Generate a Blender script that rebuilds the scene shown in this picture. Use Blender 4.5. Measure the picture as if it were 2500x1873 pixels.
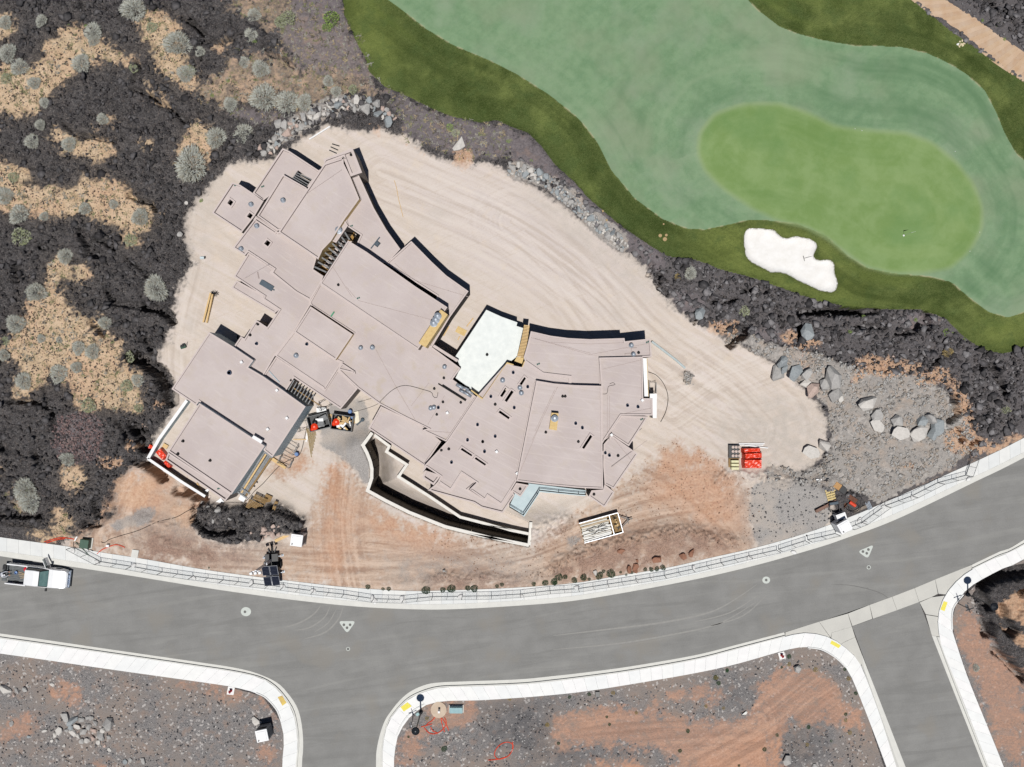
import bpy, bmesh, math, random
import numpy as np
from mathutils import Vector, Matrix
from mathutils.geometry import tessellate_polygon
random.seed(7); rng = np.random.default_rng(11)
for o in list(bpy.data.objects): bpy.data.objects.remove(o)
scene = bpy.context.scene
COL = scene.collection
R = math.radians
# ------------------------------------------------------------------ camera, sky, sun, exposure
CAMH = 110.0            # drone height above the building pad, metres
FPX = 2750.0            # focal length in photograph pixels (photo 2500 x 1873)
cam_d = bpy.data.cameras.new('camera'); cam = bpy.data.objects.new('camera', cam_d); COL.objects.link(cam)
cam.location = (0, 0, CAMH); cam.rotation_euler = (0, 0, 0)
cam_d.sensor_width = 36; cam_d.lens = 36*FPX/2500; cam_d.clip_start = 1; cam_d.clip_end = 3000
scene.camera = cam
SUN_EL, SUN_AZ = 77.0, 178.0       # azimuth clockwise from image-up (+Y); sun stands at the bottom of the picture
world = bpy.data.worlds.new('World'); scene.world = world; world.use_nodes = True
wn = world.node_tree.nodes; wl = world.node_tree.links
sky = wn.new('ShaderNodeTexSky'); sky.sky_type = 'NISHITA'; sky.sun_disc = False
sky.sun_elevation = R(SUN_EL); sky.sun_rotation = R(SUN_AZ); sky.altitude = 1200; sky.dust_density = 0.3; sky.air_density = 0.7
bg = wn['Background']; bg.inputs[1].default_value = 0.05
wl.new(sky.outputs[0], bg.inputs[0])
sun_d = bpy.data.lights.new('sun', 'SUN'); sun_d.energy = 5.0; sun_d.angle = R(0.5); sun_d.color = (1.0, 0.965, 0.92)
sun = bpy.data.objects.new('sun', sun_d); COL.objects.link(sun); sun.location = (0, -60, 200)
d = Vector((math.sin(R(SUN_AZ))*math.cos(R(SUN_EL)), math.cos(R(SUN_AZ))*math.cos(R(SUN_EL)), math.sin(R(SUN_EL))))
sun.rotation_euler = d.to_track_quat('Z', 'Y').to_euler()
scene.view_settings.view_transform = 'Standard'; scene.view_settings.look = 'None'
scene.view_settings.exposure = -0.08; scene.view_settings.gamma = 1.0; scene.view_settings.use_curve_mapping = False
scene.render.engine = 'CYCLES'; scene.cycles.max_bounces = 4

# ------------------------------------------------------------------ survey frames
K = 1/4.418
FR = {'A':(350,340,K),'B':(750,340,K),'C':(350,700,K),'D':(750,700,K),'E':(1150,700,K),'F':(1150,1000,K),
      'G':(750,1000,K),'H':(350,1000,K),'00':(0,0,K),'40':(450,0,K),'03':(0,375,K),'07':(0,750,K),'011':(0,1100,K),
      '015':(0,1498,K),'50':(500,1340,K),'85':(850,1498,K),'130':(1300,1498,K),'90':(900,1300,K),'135':(1350,1250,K),
      '170':(1700,1498,K),'20':(2000,1300,K),'21':(2100,1498,K),'17':(1700,1000,K),'29':(2000,950,K),'16':(1600,700,K),
      '26':(2000,650,K),'15':(1500,450,K),'113':(1150,300,K),'24':(2000,400,K),'220':(2000,0,K),
      'O':(0,0,1.1302),'P':(0,0,1.0),'t8':(860,180,400/1269),'r8':(620,220,280/1269),'q':(1860,820,500/1269),
      'bl':(500,1648,300/2209),'tk':(0,1340,200/2209),'dp':(730,970,200/1269),'tp':(1760,1070,140/1269),
      'sl':(580,1320,140/1269),'eq':(1980,1160,200/1269),'lr':(2200,800,300/1269)}
def S(fr, pts):
    x0, y0, k = FR[fr]
    return [(x0+x*k, y0+y*k) for x, y in pts]
def s1(fr, x, y): return S(fr, [(x, y)])[0]
def W(x, y, z=0.0):
    """survey pixel of the aerial picture -> point of the place at height z"""
    q = (CAMH-z)/FPX
    return Vector(((x-1250)*q, (936.5-y)*q, z))
def WP(pts, z=0.0): return [W(x, y, z) for x, y in pts]

# ------------------------------------------------------------------ object helpers
def tag(o, label=None, cat=None, group=None, kind=None):
    if label: o['label'] = label
    if cat: o['category'] = cat
    if group: o['group'] = group
    if kind: o['kind'] = kind
    return o
def empty(name, loc=(0, 0, 0), rz=0.0, label=None, cat=None, group=None, kind=None):
    o = bpy.data.objects.new(name, None); COL.objects.link(o); o.location = loc; o.rotation_euler = (0, 0, rz)
    o.empty_display_size = 0.2
    return tag(o, label, cat, group, kind)
def link(name, me, parent=None, mat=None):
    o = bpy.data.objects.new(name, me); COL.objects.link(o)
    if parent: o.parent = parent
    if mat is not None and not me.materials:
        for m in (mat if isinstance(mat, (list, tuple)) else [mat]): me.materials.append(m)
    return o
def copy_tree(o, parent=None):
    c = o.copy(); COL.objects.link(c); c.parent = parent
    for ch in o.children: copy_tree(ch, c)
    return c
ORD = ['first','second','third','fourth','fifth','sixth','seventh','eighth','ninth','tenth','eleventh','twelfth','thirteenth','fourteenth','fifteenth','sixteenth','seventeenth','eighteenth','nineteenth','twentieth']+['twenty '+s for s in ('first','second','third','fourth','fifth','sixth','seventh','eighth','ninth')]+['thirtieth']+['thirty '+s for s in ('first','second','third','fourth','fifth','sixth','seventh','eighth','ninth')]+['fortieth']
class MB:
    """collects simple solids into one mesh"""
    def __init__(s): s.v = []; s.f = []; s.m = []; s.cur = 0
    def mat(s, i): s.cur = i; return s
    def add(s, vs, fs):
        b = len(s.v); s.v += [tuple(v) for v in vs]
        for f in fs: s.f.append([b+i for i in f]); s.m.append(s.cur)
        return s
    def box(s, cx, cy, cz, sx, sy, sz, rz=0.0, taper=1.0):
        c, n = math.cos(rz), math.sin(rz); vs = []
        for k, t in ((-1, 1.0), (1, taper)):
            for i, j in ((-1, -1), (1, -1), (1, 1), (-1, 1)):
                x, y = i*sx/2*t, j*sy/2*t
                vs.append((cx+x*c-y*n, cy+x*n+y*c, cz+k*sz/2))
        return s.add(vs, [(3,2,1,0),(4,5,6,7),(0,1,5,4),(1,2,6,5),(2,3,7,6),(3,0,4,7)])
    def beam(s, a, b, w, h=None):
        a, b = Vector(a), Vector(b); h = h or w; d = (b-a)
        if d.length < 1e-6: return s
        d.normalize(); up = Vector((0, 0, 1)) if abs(d.z) < .95 else Vector((1, 0, 0))
        sd = d.cross(up).normalized(); u = sd.cross(d).normalized(); vs = []
        for p in (a, b):
            for i, j in ((-1, -1), (1, -1), (1, 1), (-1, 1)): vs.append(p+sd*(i*w/2)+u*(j*h/2))
        return s.add(vs, [(0,1,2,3),(7,6,5,4),(4,5,1,0),(5,6,2,1),(6,7,3,2),(7,4,0,3)])
    def tube(s, pts, r, n=6, closed=False):
        pts = [Vector(p) for p in pts]; m = len(pts); vs = []
        for i, p in enumerate(pts):
            if closed: t = pts[(i+1) % m]-pts[i-1]
            else: t = pts[min(i+1, m-1)]-pts[max(i-1, 0)]
            t.normalize(); up = Vector((0, 0, 1)) if abs(t.z) < .9 else Vector((1, 0, 0))
            a = t.cross(up).normalized(); b = a.cross(t)
            rr = r[i] if isinstance(r, (list, tuple)) else r
            for k in range(n): vs.append(p+a*rr*math.cos(2*math.pi*k/n)+b*rr*math.sin(2*math.pi*k/n))
        fs = []
        for i in range(m if closed else m-1):
            j = (i+1) % m
            for k in range(n): fs.append((i*n+k, i*n+(k+1) % n, j*n+(k+1) % n, j*n+k))
        if not closed: fs += [tuple(range(n-1, -1, -1)), tuple((m-1)*n+k for k in range(n))]
        return s.add(vs, fs)
    def lathe(s, cx, cy, prof, n=14, cap=True):
        vs = []; m = len(prof)
        for r, z in prof:
            for k in range(n): vs.append((cx+r*math.cos(2*math.pi*k/n), cy+r*math.sin(2*math.pi*k/n), z))
        fs = [(i*n+k, i*n+(k+1) % n, (i+1)*n+(k+1) % n, (i+1)*n+k) for i in range(m-1) for k in range(n)]
        if cap: fs += [tuple(range(n-1, -1, -1)), tuple((m-1)*n+k for k in range(n))]
        return s.add(vs, fs)
    def prism(s, pts, z0, z1):
        pts = [(p[0], p[1]) for p in pts]
        if area(pts) < 0: pts = pts[::-1]
        n = len(pts); vs = [(x, y, z0) for x, y in pts]+[(x, y, z1) for x, y in pts]
        tris = tessellate_polygon([[Vector((x, y, 0)) for x, y in pts]])
        fs = [(i, (i+1) % n, n+(i+1) % n, n+i) for i in range(n)]
        for t in tris:
            a = area([pts[i] for i in t]); t = t if a > 0 else t[::-1]
            fs.append(tuple(n+i for i in t)); fs.append(tuple(t[::-1]))
        return s.add(vs, fs)
    def build(s, name, mat, parent=None, smooth=False):
        me = bpy.data.meshes.new(name); me.from_pydata(s.v, [], s.f)
        for m in (mat if isinstance(mat, (list, tuple)) else [mat]): me.materials.append(m)
        if any(s.m): me.polygons.foreach_set('material_index', s.m)
        if smooth: me.polygons.foreach_set('use_smooth', [True]*len(me.polygons))
        me.update(); return link(name, me, parent)
def area(p): return 0.5*sum(p[i][0]*p[(i+1) % len(p)][1]-p[(i+1) % len(p)][0]*p[i][1] for i in range(len(p)))

# ------------------------------------------------------------------ materials
def lin(c):
    c = c/255.0
    return c/12.92 if c <= .04045 else ((c+.055)/1.055)**2.4
ALB = 0.70
def C3(r, g, b, k=1.0): return (lin(r)*ALB*k, lin(g)*ALB*k, lin(b)*ALB*k, 1)
class N:
    def __init__(s, name):
        s.m = bpy.data.materials.new(name); s.m.use_nodes = True; s.t = s.m.node_tree
        s.b = s.t.nodes['Principled BSDF']; s.b.inputs['Roughness'].default_value = .85
        s.b.inputs['Specular IOR Level'].default_value = .25
    def n(s, t, **kw):
        x = s.t.nodes.new(t)
        for k, v in kw.items(): setattr(x, k, v)
        return x
    def l(s, a, b): s.t.links.new(a, b)
    def val(s, x, sock):
        if isinstance(x, (int, float)): sock.default_value = x
        elif isinstance(x, (tuple, list)): sock.default_value = x
        else: s.l(x, sock)
    def coord(s, scale=(1, 1, 1), rot=0.0, kind='Object'):
        tc = s.n('ShaderNodeTexCoord'); m0 = s.n('ShaderNodeMapping'); mp = s.n('ShaderNodeMapping'); s.l(tc.outputs[kind], m0.inputs[0]); s.l(m0.outputs[0], mp.inputs[0])
        mp.inputs['Scale'].default_value = scale; m0.inputs['Rotation'].default_value = (0, 0, rot)
        return mp.outputs[0]
    def noise(s, scale, detail=3, vec=None, rough=.55, dist=0.0):
        x = s.n('ShaderNodeTexNoise'); x.inputs['Scale'].default_value = scale; x.inputs['Detail'].default_value = detail
        x.inputs['Roughness'].default_value = rough; x.inputs['Distortion'].default_value = dist
        s.l(vec if vec is not None else s.base, x.inputs['Vector']); return x.outputs['Fac']
    def vor(s, scale, vec=None, out='Distance', feat='F1'):
        x = s.n('ShaderNodeTexVoronoi'); x.feature = feat; x.inputs['Scale'].default_value = scale
        s.l(vec if vec is not None else s.base, x.inputs['Vector']); return x.outputs[out]
    def math(s, op, a, b=0.0, c=None, clamp=False):
        x = s.n('ShaderNodeMath'); x.operation = op; x.use_clamp = clamp
        s.val(a, x.inputs[0]); s.val(b, x.inputs[1])
        if c is not None: s.val(c, x.inputs[2])
        return x.outputs[0]
    def mr(s, v, a, b, c=0.0, d=1.0):
        x = s.n('ShaderNodeMapRange'); x.clamp = True; s.val(v, x.inputs[0])
        for i, q in enumerate((a, b, c, d)): x.inputs[i+1].default_value = q
        return x.outputs[0]
    def mix(s, f, a, b, mode='MIX'):
        x = s.n('ShaderNodeMix'); x.data_type = 'RGBA'; x.blend_type = mode; x.clamp_factor = True
        s.val(f, x.inputs[0]); s.val(a, x.inputs[6]); s.val(b, x.inputs[7]); return x.outputs[2]
    def bump(s, h, strength=.3, dist=.05):
        x = s.n('ShaderNodeBump'); s.val(strength, x.inputs['Strength']); x.inputs['Distance'].default_value = dist
        s.l(h, x.inputs['Height']); s.l(x.outputs[0], s.b.inputs['Normal'])
_mc = {}
def M(name, c1, c2=None, scale=3.0, rough=.85, bump=.0, metal=0.0, spec=.25, fine=.0):
    if name in _mc: return _mc[name]
    k = N(name); k.base = k.coord()
    c2 = c2 or tuple(x*.82 for x in c1[:3])+(1,)
    f = k.noise(scale, 4); f = k.mr(f, .3, .7)
    col = k.mix(f, c1, c2)
    if fine:
        g = k.noise(scale*14, 2); col = k.mix(k.mr(g, .35, .65, 0, fine), col, tuple(x*.45 for x in c1[:3])+(1,))
    k.l(col, k.b.inputs['Base Color']); k.b.inputs['Roughness'].default_value = rough
    k.b.inputs['Metallic'].default_value = metal; k.b.inputs['Specular IOR Level'].default_value = spec
    if bump: k.bump(k.noise(scale*6, 4), bump, .03)
    _mc[name] = k.m; return k.m
# ================================================================== TERRAIN
STEP = 0.11
ux = np.arange(-56, 56.001, STEP); uy = np.arange(-43, 43.001, STEP)
ext = np.cumsum(np.array([.3,.8,1.6,3,5,8,12,20,35,60,100,180]))
gx = np.concatenate([-(56+ext)[::-1], ux, 56+ext]); gy = np.concatenate([-(43+ext)[::-1], uy, 43+ext])
NX, NY = len(gx), len(gy)
X, Y = np.meshgrid(gx.astype(np.float32), gy.astype(np.float32))
_p = rng.permutation(256).astype(np.int32); _p = np.concatenate([_p, _p])
_ga = rng.uniform(0, 2*np.pi, 256).astype(np.float32); _gx, _gy = np.cos(_ga), np.sin(_ga)
def perlin(x, y, seed=0):
    xi = np.floor(x).astype(np.int32); yi = np.floor(y).astype(np.int32); fx = x-xi; fy = y-yi
    u = fx*fx*fx*(fx*(fx*6-15)+10); v = fy*fy*fy*(fy*(fy*6-15)+10)
    def g(ix, iy, dx, dy):
        h = _p[_p[(ix+seed*17) & 255]+((iy+seed*31) & 255)]
        return _gx[h]*dx+_gy[h]*dy
    a = g(xi, yi, fx, fy); b = g(xi+1, yi, fx-1, fy); c = g(xi, yi+1, fx, fy-1); e = g(xi+1, yi+1, fx-1, fy-1)
    return (a+(b-a)*u)+((c+(e-c)*u)-(a+(b-a)*u))*v
def fbm(f, octv, seed, x=None, y=None, gain=.5):
    x = X if x is None else x; y = Y if y is None else y
    r = 0; a = 1.0
    for i in range(octv):
        r = r+a*perlin(x*f, y*f, seed+i*3); f *= 2.03; a *= gain
    return r
_wo = rng.random((256, 256, 3)).astype(np.float32)
def worley(sz, x=None, y=None, off=0):
    x = (X if x is None else x)/sz; y = (Y if y is None else y)/sz
    xi = np.floor(x).astype(np.int32); yi = np.floor(y).astype(np.int32)
    f1 = np.full(x.shape, 9., np.float32); f2 = f1.copy(); idv = f1*0
    for i in (-1, 0, 1):
        for j in (-1, 0, 1):
            w = _wo[(xi+i+off) & 255, (yi+j+off*3) & 255]
            dd = np.hypot(xi+i+w[..., 0]-x, yi+j+w[..., 1]-y)
            c = dd < f1; f2 = np.where(c, f1, np.minimum(f2, dd)); idv = np.where(c, w[..., 2], idv); f1 = np.where(c, dd, f1)
    return f1, f2, idv
def rast(pts, z=0.0):
    P = [(v.x, v.y) for v in WP(pts, z)]; m = np.zeros((NY, NX), np.float32); n = len(P)
    ys = [p[1] for p in P]; j0 = max(0, np.searchsorted(gy, min(ys))-1); j1 = min(NY, np.searchsorted(gy, max(ys))+1)
    for j in range(j0, j1):
        y = gy[j]; xs = []
        for i in range(n):
            (xa, ya), (xb, yb) = P[i], P[(i+1) % n]
            if (ya > y) != (yb > y): xs.append(xa+(y-ya)*(xb-xa)/(yb-ya))
        xs.sort()
        for a, b in zip(xs[::2], xs[1::2]): m[j, np.searchsorted(gx, a):np.searchsorted(gx, b)] = 1
    return m
def blur(m, r):
    k = max(1, int(round(r/STEP)))
    for ax in (0, 1):
        for _ in range(3):
            p = np.pad(m, [(k+1, k) if a == ax else (0, 0) for a in (0, 1)], mode='edge')
            c = np.cumsum(p, axis=ax, dtype=np.float64)
            m = ((c[2*k+1:] - c[:-2*k-1]) if ax == 0 else (c[:, 2*k+1:]-c[:, :-2*k-1]))/(2*k+1)
            m = m.astype(np.float32)
    return m
def sstep(x, a, b):
    t = np.clip((x-a)/(b-a), 0, 1); return t*t*(3-2*t)
WARP = fbm(.9, 4, 5); WARP2 = fbm(3.2, 3, 9)
def polys(lst, soft=.25, warp=.5, edge=.14):
    m = np.zeros((NY, NX), np.float32)
    for fr, pts in lst: m = np.maximum(m, rast(S(fr, pts)))
    m = blur(m, soft); g = np.clip(m*3.2-.08, 0, 1)
    return sstep(m+(warp*WARP*.6+warp*.5*WARP2)*(m < .995), .5-edge, .5+edge)*g
def line_dist(pts):
    """distance to a polyline (survey px), 99 beyond 4 m; also signed side"""
    D = np.full((NY, NX), 99., np.float32); P = [(v.x, v.y) for v in WP(pts)]
    for (xa, ya), (xb, yb) in zip(P, P[1:]):
        i0, i1 = np.searchsorted(gx, min(xa, xb)-4), np.searchsorted(gx, max(xa, xb)+4)
        j0, j1 = np.searchsorted(gy, min(ya, yb)-4), np.searchsorted(gy, max(ya, yb)+4)
        x = X[j0:j1, i0:i1]; y = Y[j0:j1, i0:i1]; L2 = (xb-xa)**2+(yb-ya)**2+1e-9
        t = np.clip(((x-xa)*(xb-xa)+(y-ya)*(yb-ya))/L2, 0, 1)
        D[j0:j1, i0:i1] = np.minimum(D[j0:j1, i0:i1], np.hypot(x-xa-t*(xb-xa), y-ya-t*(yb-ya)))
    return D

def resample_pre(pts):
    out = []; P = [Vector(p) for p in pts]
    for i in range(len(P)-1):
        a, b, c_, e = P[max(i-1, 0)], P[i], P[i+1], P[min(i+2, len(P)-1)]
        for t in (0, .25, .5, .75): q = .5*((2*b)+(c_-a)*t+(2*a-5*b+4*c_-e)*t*t+(-a+3*b-3*c_+e)*t**3); out.append((q.x, q.y))
    return out+[tuple(pts[-1])]
PAD = [('O', [(560,345),(500,345),(470,380),(455,400),(420,440),(405,470),(400,510),(410,550),(415,575),(395,600),(378,640),(370,690),(372,720),(350,740),(336,780),(352,805),(372,860),(372,900),(345,925),(325,965),(318,1000),(290,1008),(262,1030),(250,1075),(252,1110),(215,1140),(170,1160),(100,1165),(160,1200),(700,1290),(1200,1290),(1600,1220),(1800,1160),(1800,1080),(1760,1040),(1700,1030),(1745,1015),(1785,985),(1790,905),(1760,862),(1700,800),(1650,770),(1610,745),(1560,725),(1490,690),(1450,655),(1420,620),(1405,590),(1385,565),(1350,545),(1310,510),(1260,475),(1215,440),(1150,395),(1105,372),(1060,350),(1000,352),(940,340),(900,305),(860,290),(820,275),(780,285),(740,275),(705,270),(670,290),(635,310),(600,340),(575,352)])]
SAND = [('00',[(-200,190),(90,170),(200,250),(210,330),(170,400),(60,450),(-200,430)]),
 ('00',[(700,250),(900,300),(930,420),(1080,400),(1180,480),(1280,560),(1320,640),(1200,690),(1050,660),(900,720),(800,800),(740,920),(560,990),(470,1060),(440,1180),(330,1290),(250,1270),(120,1220),(-300,1250),(-300,790),(130,720),(300,780),(440,760),(500,600),(560,500),(660,440)]),
 ('00',[(1330,590),(1440,610),(1480,700),(1400,790),(1300,720)]),
 ('00',[(1500,170),(1750,110),(1830,200),(2000,250),(1900,330),(1990,420),(1960,580),(2060,680),(2050,760),(2209,900),(2209,1050),(2070,1000),(1900,900),(1820,820),(1750,850),(1700,700),(1660,560),(1560,420),(1480,270)]),
 ('00',[(1480,880),(1560,900),(1760,1030),(1900,1150),(1950,1230),(1850,1180),(1650,1040),(1500,960)]),
 ('00',[(1060,1290),(1230,1240),(1290,1320),(1250,1390),(1060,1370)]),
 ('00',[(500,1390),(620,1390),(760,1500),(860,1530),(1080,1490),(1250,1570),(1310,1657),(1290,1700),(1100,1730),(900,1720),(780,1660),(700,1600),(540,1500)]),
 ('00',[(2020,1400),(2209,1320),(2350,1420),(2300,1657),(2150,1850),(1900,1700),(1850,1657),(2040,1520)]),
 ('00',[(1480,1510),(1640,1510),(1690,1580),(1560,1640),(1480,1590)]), ('00',[(-200,1370),(60,1400),(90,1470),(-200,1470)]),
 ('03',[(-300,90),(160,110),(260,160),(330,260),(340,420),(440,390),(700,370),(830,400),(900,300),(1000,270),(1200,300),(1350,320),(1380,450),(1480,510),(1600,560),(1700,640),(1650,760),(1600,800),(1550,850),(1500,930),(1560,1000),(1480,1030),(1360,1000),(1330,900),(1370,840),(1250,780),(1100,730),(990,720),(960,640),(820,640),(780,700),(560,720),(420,680),(250,650),(120,640),(20,590),(-300,500)]),
 ('03',[(590,30),(640,40),(720,110),(850,125),(950,100),(900,140),(720,130),(620,80)]),
 ('03',[(620,1060),(720,1100),(800,1180),(820,1240),(760,1290),(660,1400),(620,1500),(760,1580),(760,1657),(640,1700),(300,1700),(340,1560),(520,1500),(540,1350),(580,1220),(560,1150)]),
 ('03',[(940,1170),(1040,1250),(1000,1320),(900,1430),(830,1500),(800,1480),(830,1350),(860,1250)]),
 ('03',[(1700,640),(1950,690),(1990,740),(1800,700)]),
 ('07',[(300,0),(640,0),(760,40),(870,60),(900,140),(1000,220),(1060,330),(1160,420),(1280,490),(1300,600),(1400,640),(1540,700),(1560,800),(1540,870),(1560,1000),(1590,1100),(1530,1180),(1430,1130),(1440,1060),(1300,1050),(1200,1150),(1100,1100),(1050,1150),(880,1120),(850,1030),(890,950),(780,870),(760,790),(640,740),(560,760),(480,850),(380,960),(260,1000),(200,950),(190,850),(220,740),(340,720),(330,640),(200,580),(60,540),(-300,560),(-300,420),(120,400),(200,260),(280,120)]),
 ('07',[(1040,50),(1200,100),(1180,180),(1150,250),(1380,380),(1370,470),(1280,470),(1180,370),(1120,260),(1060,150)]),
 ('011',[(700,150),(850,110),(980,250),(970,320),(860,440),(770,440),(710,300)]),
 ('011',[(660,620),(780,590),(820,650),(820,820),(900,850),(700,940),(500,960),(300,930),(150,900),(400,860),(600,840),(660,780),(650,700)]),
 ('011',[(-200,60),(120,60),(130,120),(-200,110)]), ('011',[(-200,190),(130,210),(120,260),(-200,300)]),
 ('40',[(1170,340),(1250,230),(1340,260),(1340,360),(1220,380)]), ('40',[(250,500),(400,470),(560,440),(480,560),(300,580)]),
 ('40',[(840,470),(1000,560),(1150,640),(1320,740),(1280,800),(1100,660),(900,560)]),
 ('40',[(690,830),(900,870),(1100,950),(900,1010),(700,1130),(400,1130),(260,1060),(450,900)]),
 ('40',[(1050,730),(1150,760),(1130,820),(1060,800)]), ('40',[(1500,590),(1620,620),(1600,680),(1520,650)])]
BRUSH = [('40',[(360,-200),(1150,-200),(1180,150),(1480,230),(1500,360),(1800,300),(1980,700),(2020,850),(2209,980),(2150,1040),(1700,1030),(1500,1150),(1250,1200),(1000,1000),(900,1180),(700,1150),(450,1150),(250,1100),(100,900),(250,870),(400,850),(500,700),(560,520),(650,600),(950,640),(1150,700),(1300,830),(1330,720),(1000,560),(1150,530),(1250,460),(1000,370),(850,260),(600,130),(420,40)]),
 ('011',[(200,380),(400,340),(470,480),(420,620),(260,640),(170,520)]), ('03',[(1850,-20),(2000,-20),(2209,100),(2209,240),(2000,230),(1930,150),(1880,100)])]
ASH = [('O',[(700,-80),(745,-80),(742,30),(770,90),(800,160),(850,205),(930,240),(1000,262),(1100,278),(1150,300),(1190,345),(1230,390),(1180,390),(1110,345),(1000,345),(900,305),(870,290),(860,245),(830,205),(790,185),(760,160),(640,160),(600,60),(640,0)]),
 ('O',[(1230,380),(1330,480),(1440,550),(1420,600),(1390,570),(1290,490),(1200,420)]),
 ('07',[(640,1180),(820,1150),(1100,1150),(1180,1260),(1120,1370),(1150,1500),(1050,1657),(700,1657),(620,1400)]),
 ('40',[(500,1150),(900,1200),(1150,1250),(1050,1350),(800,1330),(480,1250)]),
 ('16',[(140,60),(500,80),(560,200),(420,260),(430,380),(300,330),(200,220)]),
 ('16',[(1000,440),(1350,420),(1560,520),(1400,640),(1150,640),(980,600)]), ('26',[(1050,470),(1300,480),(1250,640),(900,700),(850,560)])]
CLAY = [('16',[(140,150),(280,200),(240,230),(150,190)]), ('16',[(480,400),(700,365),(900,385),(950,450),(880,510),(820,560),(700,540),(560,450)]),
 ('16',[(1480,460),(1560,540),(1780,560),(1790,640),(1560,700),(1380,600),(1300,500)]),
 ('16',[(1500,770),(1720,780),(1640,850),(1500,860)]), ('t8',[(440,530),(560,590),(610,670),(500,630)]), ('t8',[(790,610),(880,575),(960,700),(880,760),(790,740)]),
 ('t8',[(120,400),(210,400),(230,480),(190,490),(120,430)]), ('t8',[(290,490),(440,540),(460,590),(310,520)]),
 ('26',[(230,1000),(600,960),(820,1010),(1090,1060),(1080,1130),(900,1150),(650,1220),(560,1180),(440,1160),(430,1240),(330,1290),(270,1230),(400,1100),(340,1030)]),
 ('26',[(1150,1110),(1400,1130),(1500,1300),(1580,1420),(1650,1600),(1560,1680),(1480,1450),(1300,1250),(1050,1300),(950,1250)]),
 ('29',[(1470,100),(1650,250),(1680,500),(1900,600),(2209,470),(2209,560),(1800,720),(1540,700),(1330,660),(1280,560),(1400,400),(1550,450)]),
 ('29',[(850,770),(1000,780),(980,860),(880,840)]), ('H',[(300,1020),(430,1000),(540,1080),(560,1180),(500,1300),(350,1200),(270,1100)]),
 ('011',[(1280,260),(1560,240),(1680,330),(1640,460),(1600,620),(1380,640),(1280,520)]), ('07',[(1560,1240),(1620,1200),(1640,1300),(1600,1350)]),
 ('07',[(1700,1010),(1800,1000),(1800,1060),(1620,1170)]), ('07',[(1400,1420),(1530,1430),(1500,1550),(1380,1560)]),
 ('011',[(1040,60),(1320,80),(1440,150),(1250,190),(1080,130)]), ('011',[(-100,890),(500,960),(700,930),(760,990),(600,1000),(300,960),(-100,930)]),
 ('011',[(1130,620),(1230,560),(1240,640),(1150,720)])]
DIRT = [('O',[(325,990),(430,1060),(440,1170),(560,1165),(650,1170),(690,1080),(700,1020),(740,990),(790,1060),(850,1110),(1000,1160),(1150,1180),(1230,1120),(1330,1060),(1450,950),(1560,1000),(1620,1060),(1630,1120),(1640,1190),(1610,1215),(1400,1240),(1200,1280),(900,1290),(700,1270),(500,1250),(300,1210),(120,1180),(240,1120),(255,1050)]),
 ('17',[(1260,800),(1400,760),(1480,800),(1400,850),(1300,840)]), ('29',[(600,1240),(900,1120),(1400,900),(1560,850),(1900,640),(2100,560),(2209,480),(2209,560),(1900,760),(1440,950),(1000,1150),(700,1290)]),
 ('H',[(1320,560),(1560,450),(1780,430),(1830,560),(1650,700),(1480,760),(1300,680)])]
RUBB = [('O',[(1530,715),(1600,745),(1700,800),(1740,840),(1785,880),(1792,930),(1785,990),(1740,1018),(1660,1005),(1640,1030),(1700,1035),(1800,1055),(1850,1060),(1900,1090),(2000,1035),(2070,1000),(2110,960),(2090,920),(2060,860),(1990,815),(1850,800),(1780,770),(1700,750),(1600,720)]),
 
 ('16',[(270,880),(350,900),(400,960),(420,1060),(370,1090),(300,1000)]), ('90',[(640,370),(900,380),(1040,420),(960,460),(700,410)])]
BELTP = [('113',[(390,430),(560,430),(800,560),(1000,650),(1160,760),(1230,880),(1450,1030),(1600,1150),(1700,1250),(1690,1400),(1600,1410),(1450,1290),(1280,1150),(1100,950),(930,830),(820,730),(560,640),(390,580)]),
 ('r8',[(60,640),(200,560),(340,380),(460,280),(740,130),(860,70),(1100,80),(1269,70),(1269,220),(1030,230),(920,330),(820,330),(560,500),(330,600),(200,720),(70,720)])]
GRAV = [('O',[(1625,1045),(1700,1030),(1790,1050),(1795,1110),(1775,1150),(1640,1200),(1618,1120)]), ('F',[(1010,1370),(1180,1330),(1240,1400),(1080,1470),(1000,1440)]),
 ('O',[(700,880),(790,860),(800,960),(800,1060),(760,1000),(690,960)]), ('011',[(1500,620),(1700,610),(1650,780),(1250,860),(1150,800),(1350,720)])]
LOT = [('P',[(-200,1580),(0,1590),(500,1660),(640,1700),(700,1780),(700,2000),(-200,2000)]), ('P',[(955,2000),(955,1850),(985,1760),(1050,1710),(1200,1700),(1350,1690),(1500,1672),(1800,1612),(1960,1575),(2050,1605),(2090,1665),(2200,2000)]),
 ('P',[(2600,1340),(2500,1366),(2392,1418),(2333,1476),(2323,1520),(2335,1572),(2371,1675),(2451,1873),(2500,2000),(2700,2000)])]
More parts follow.
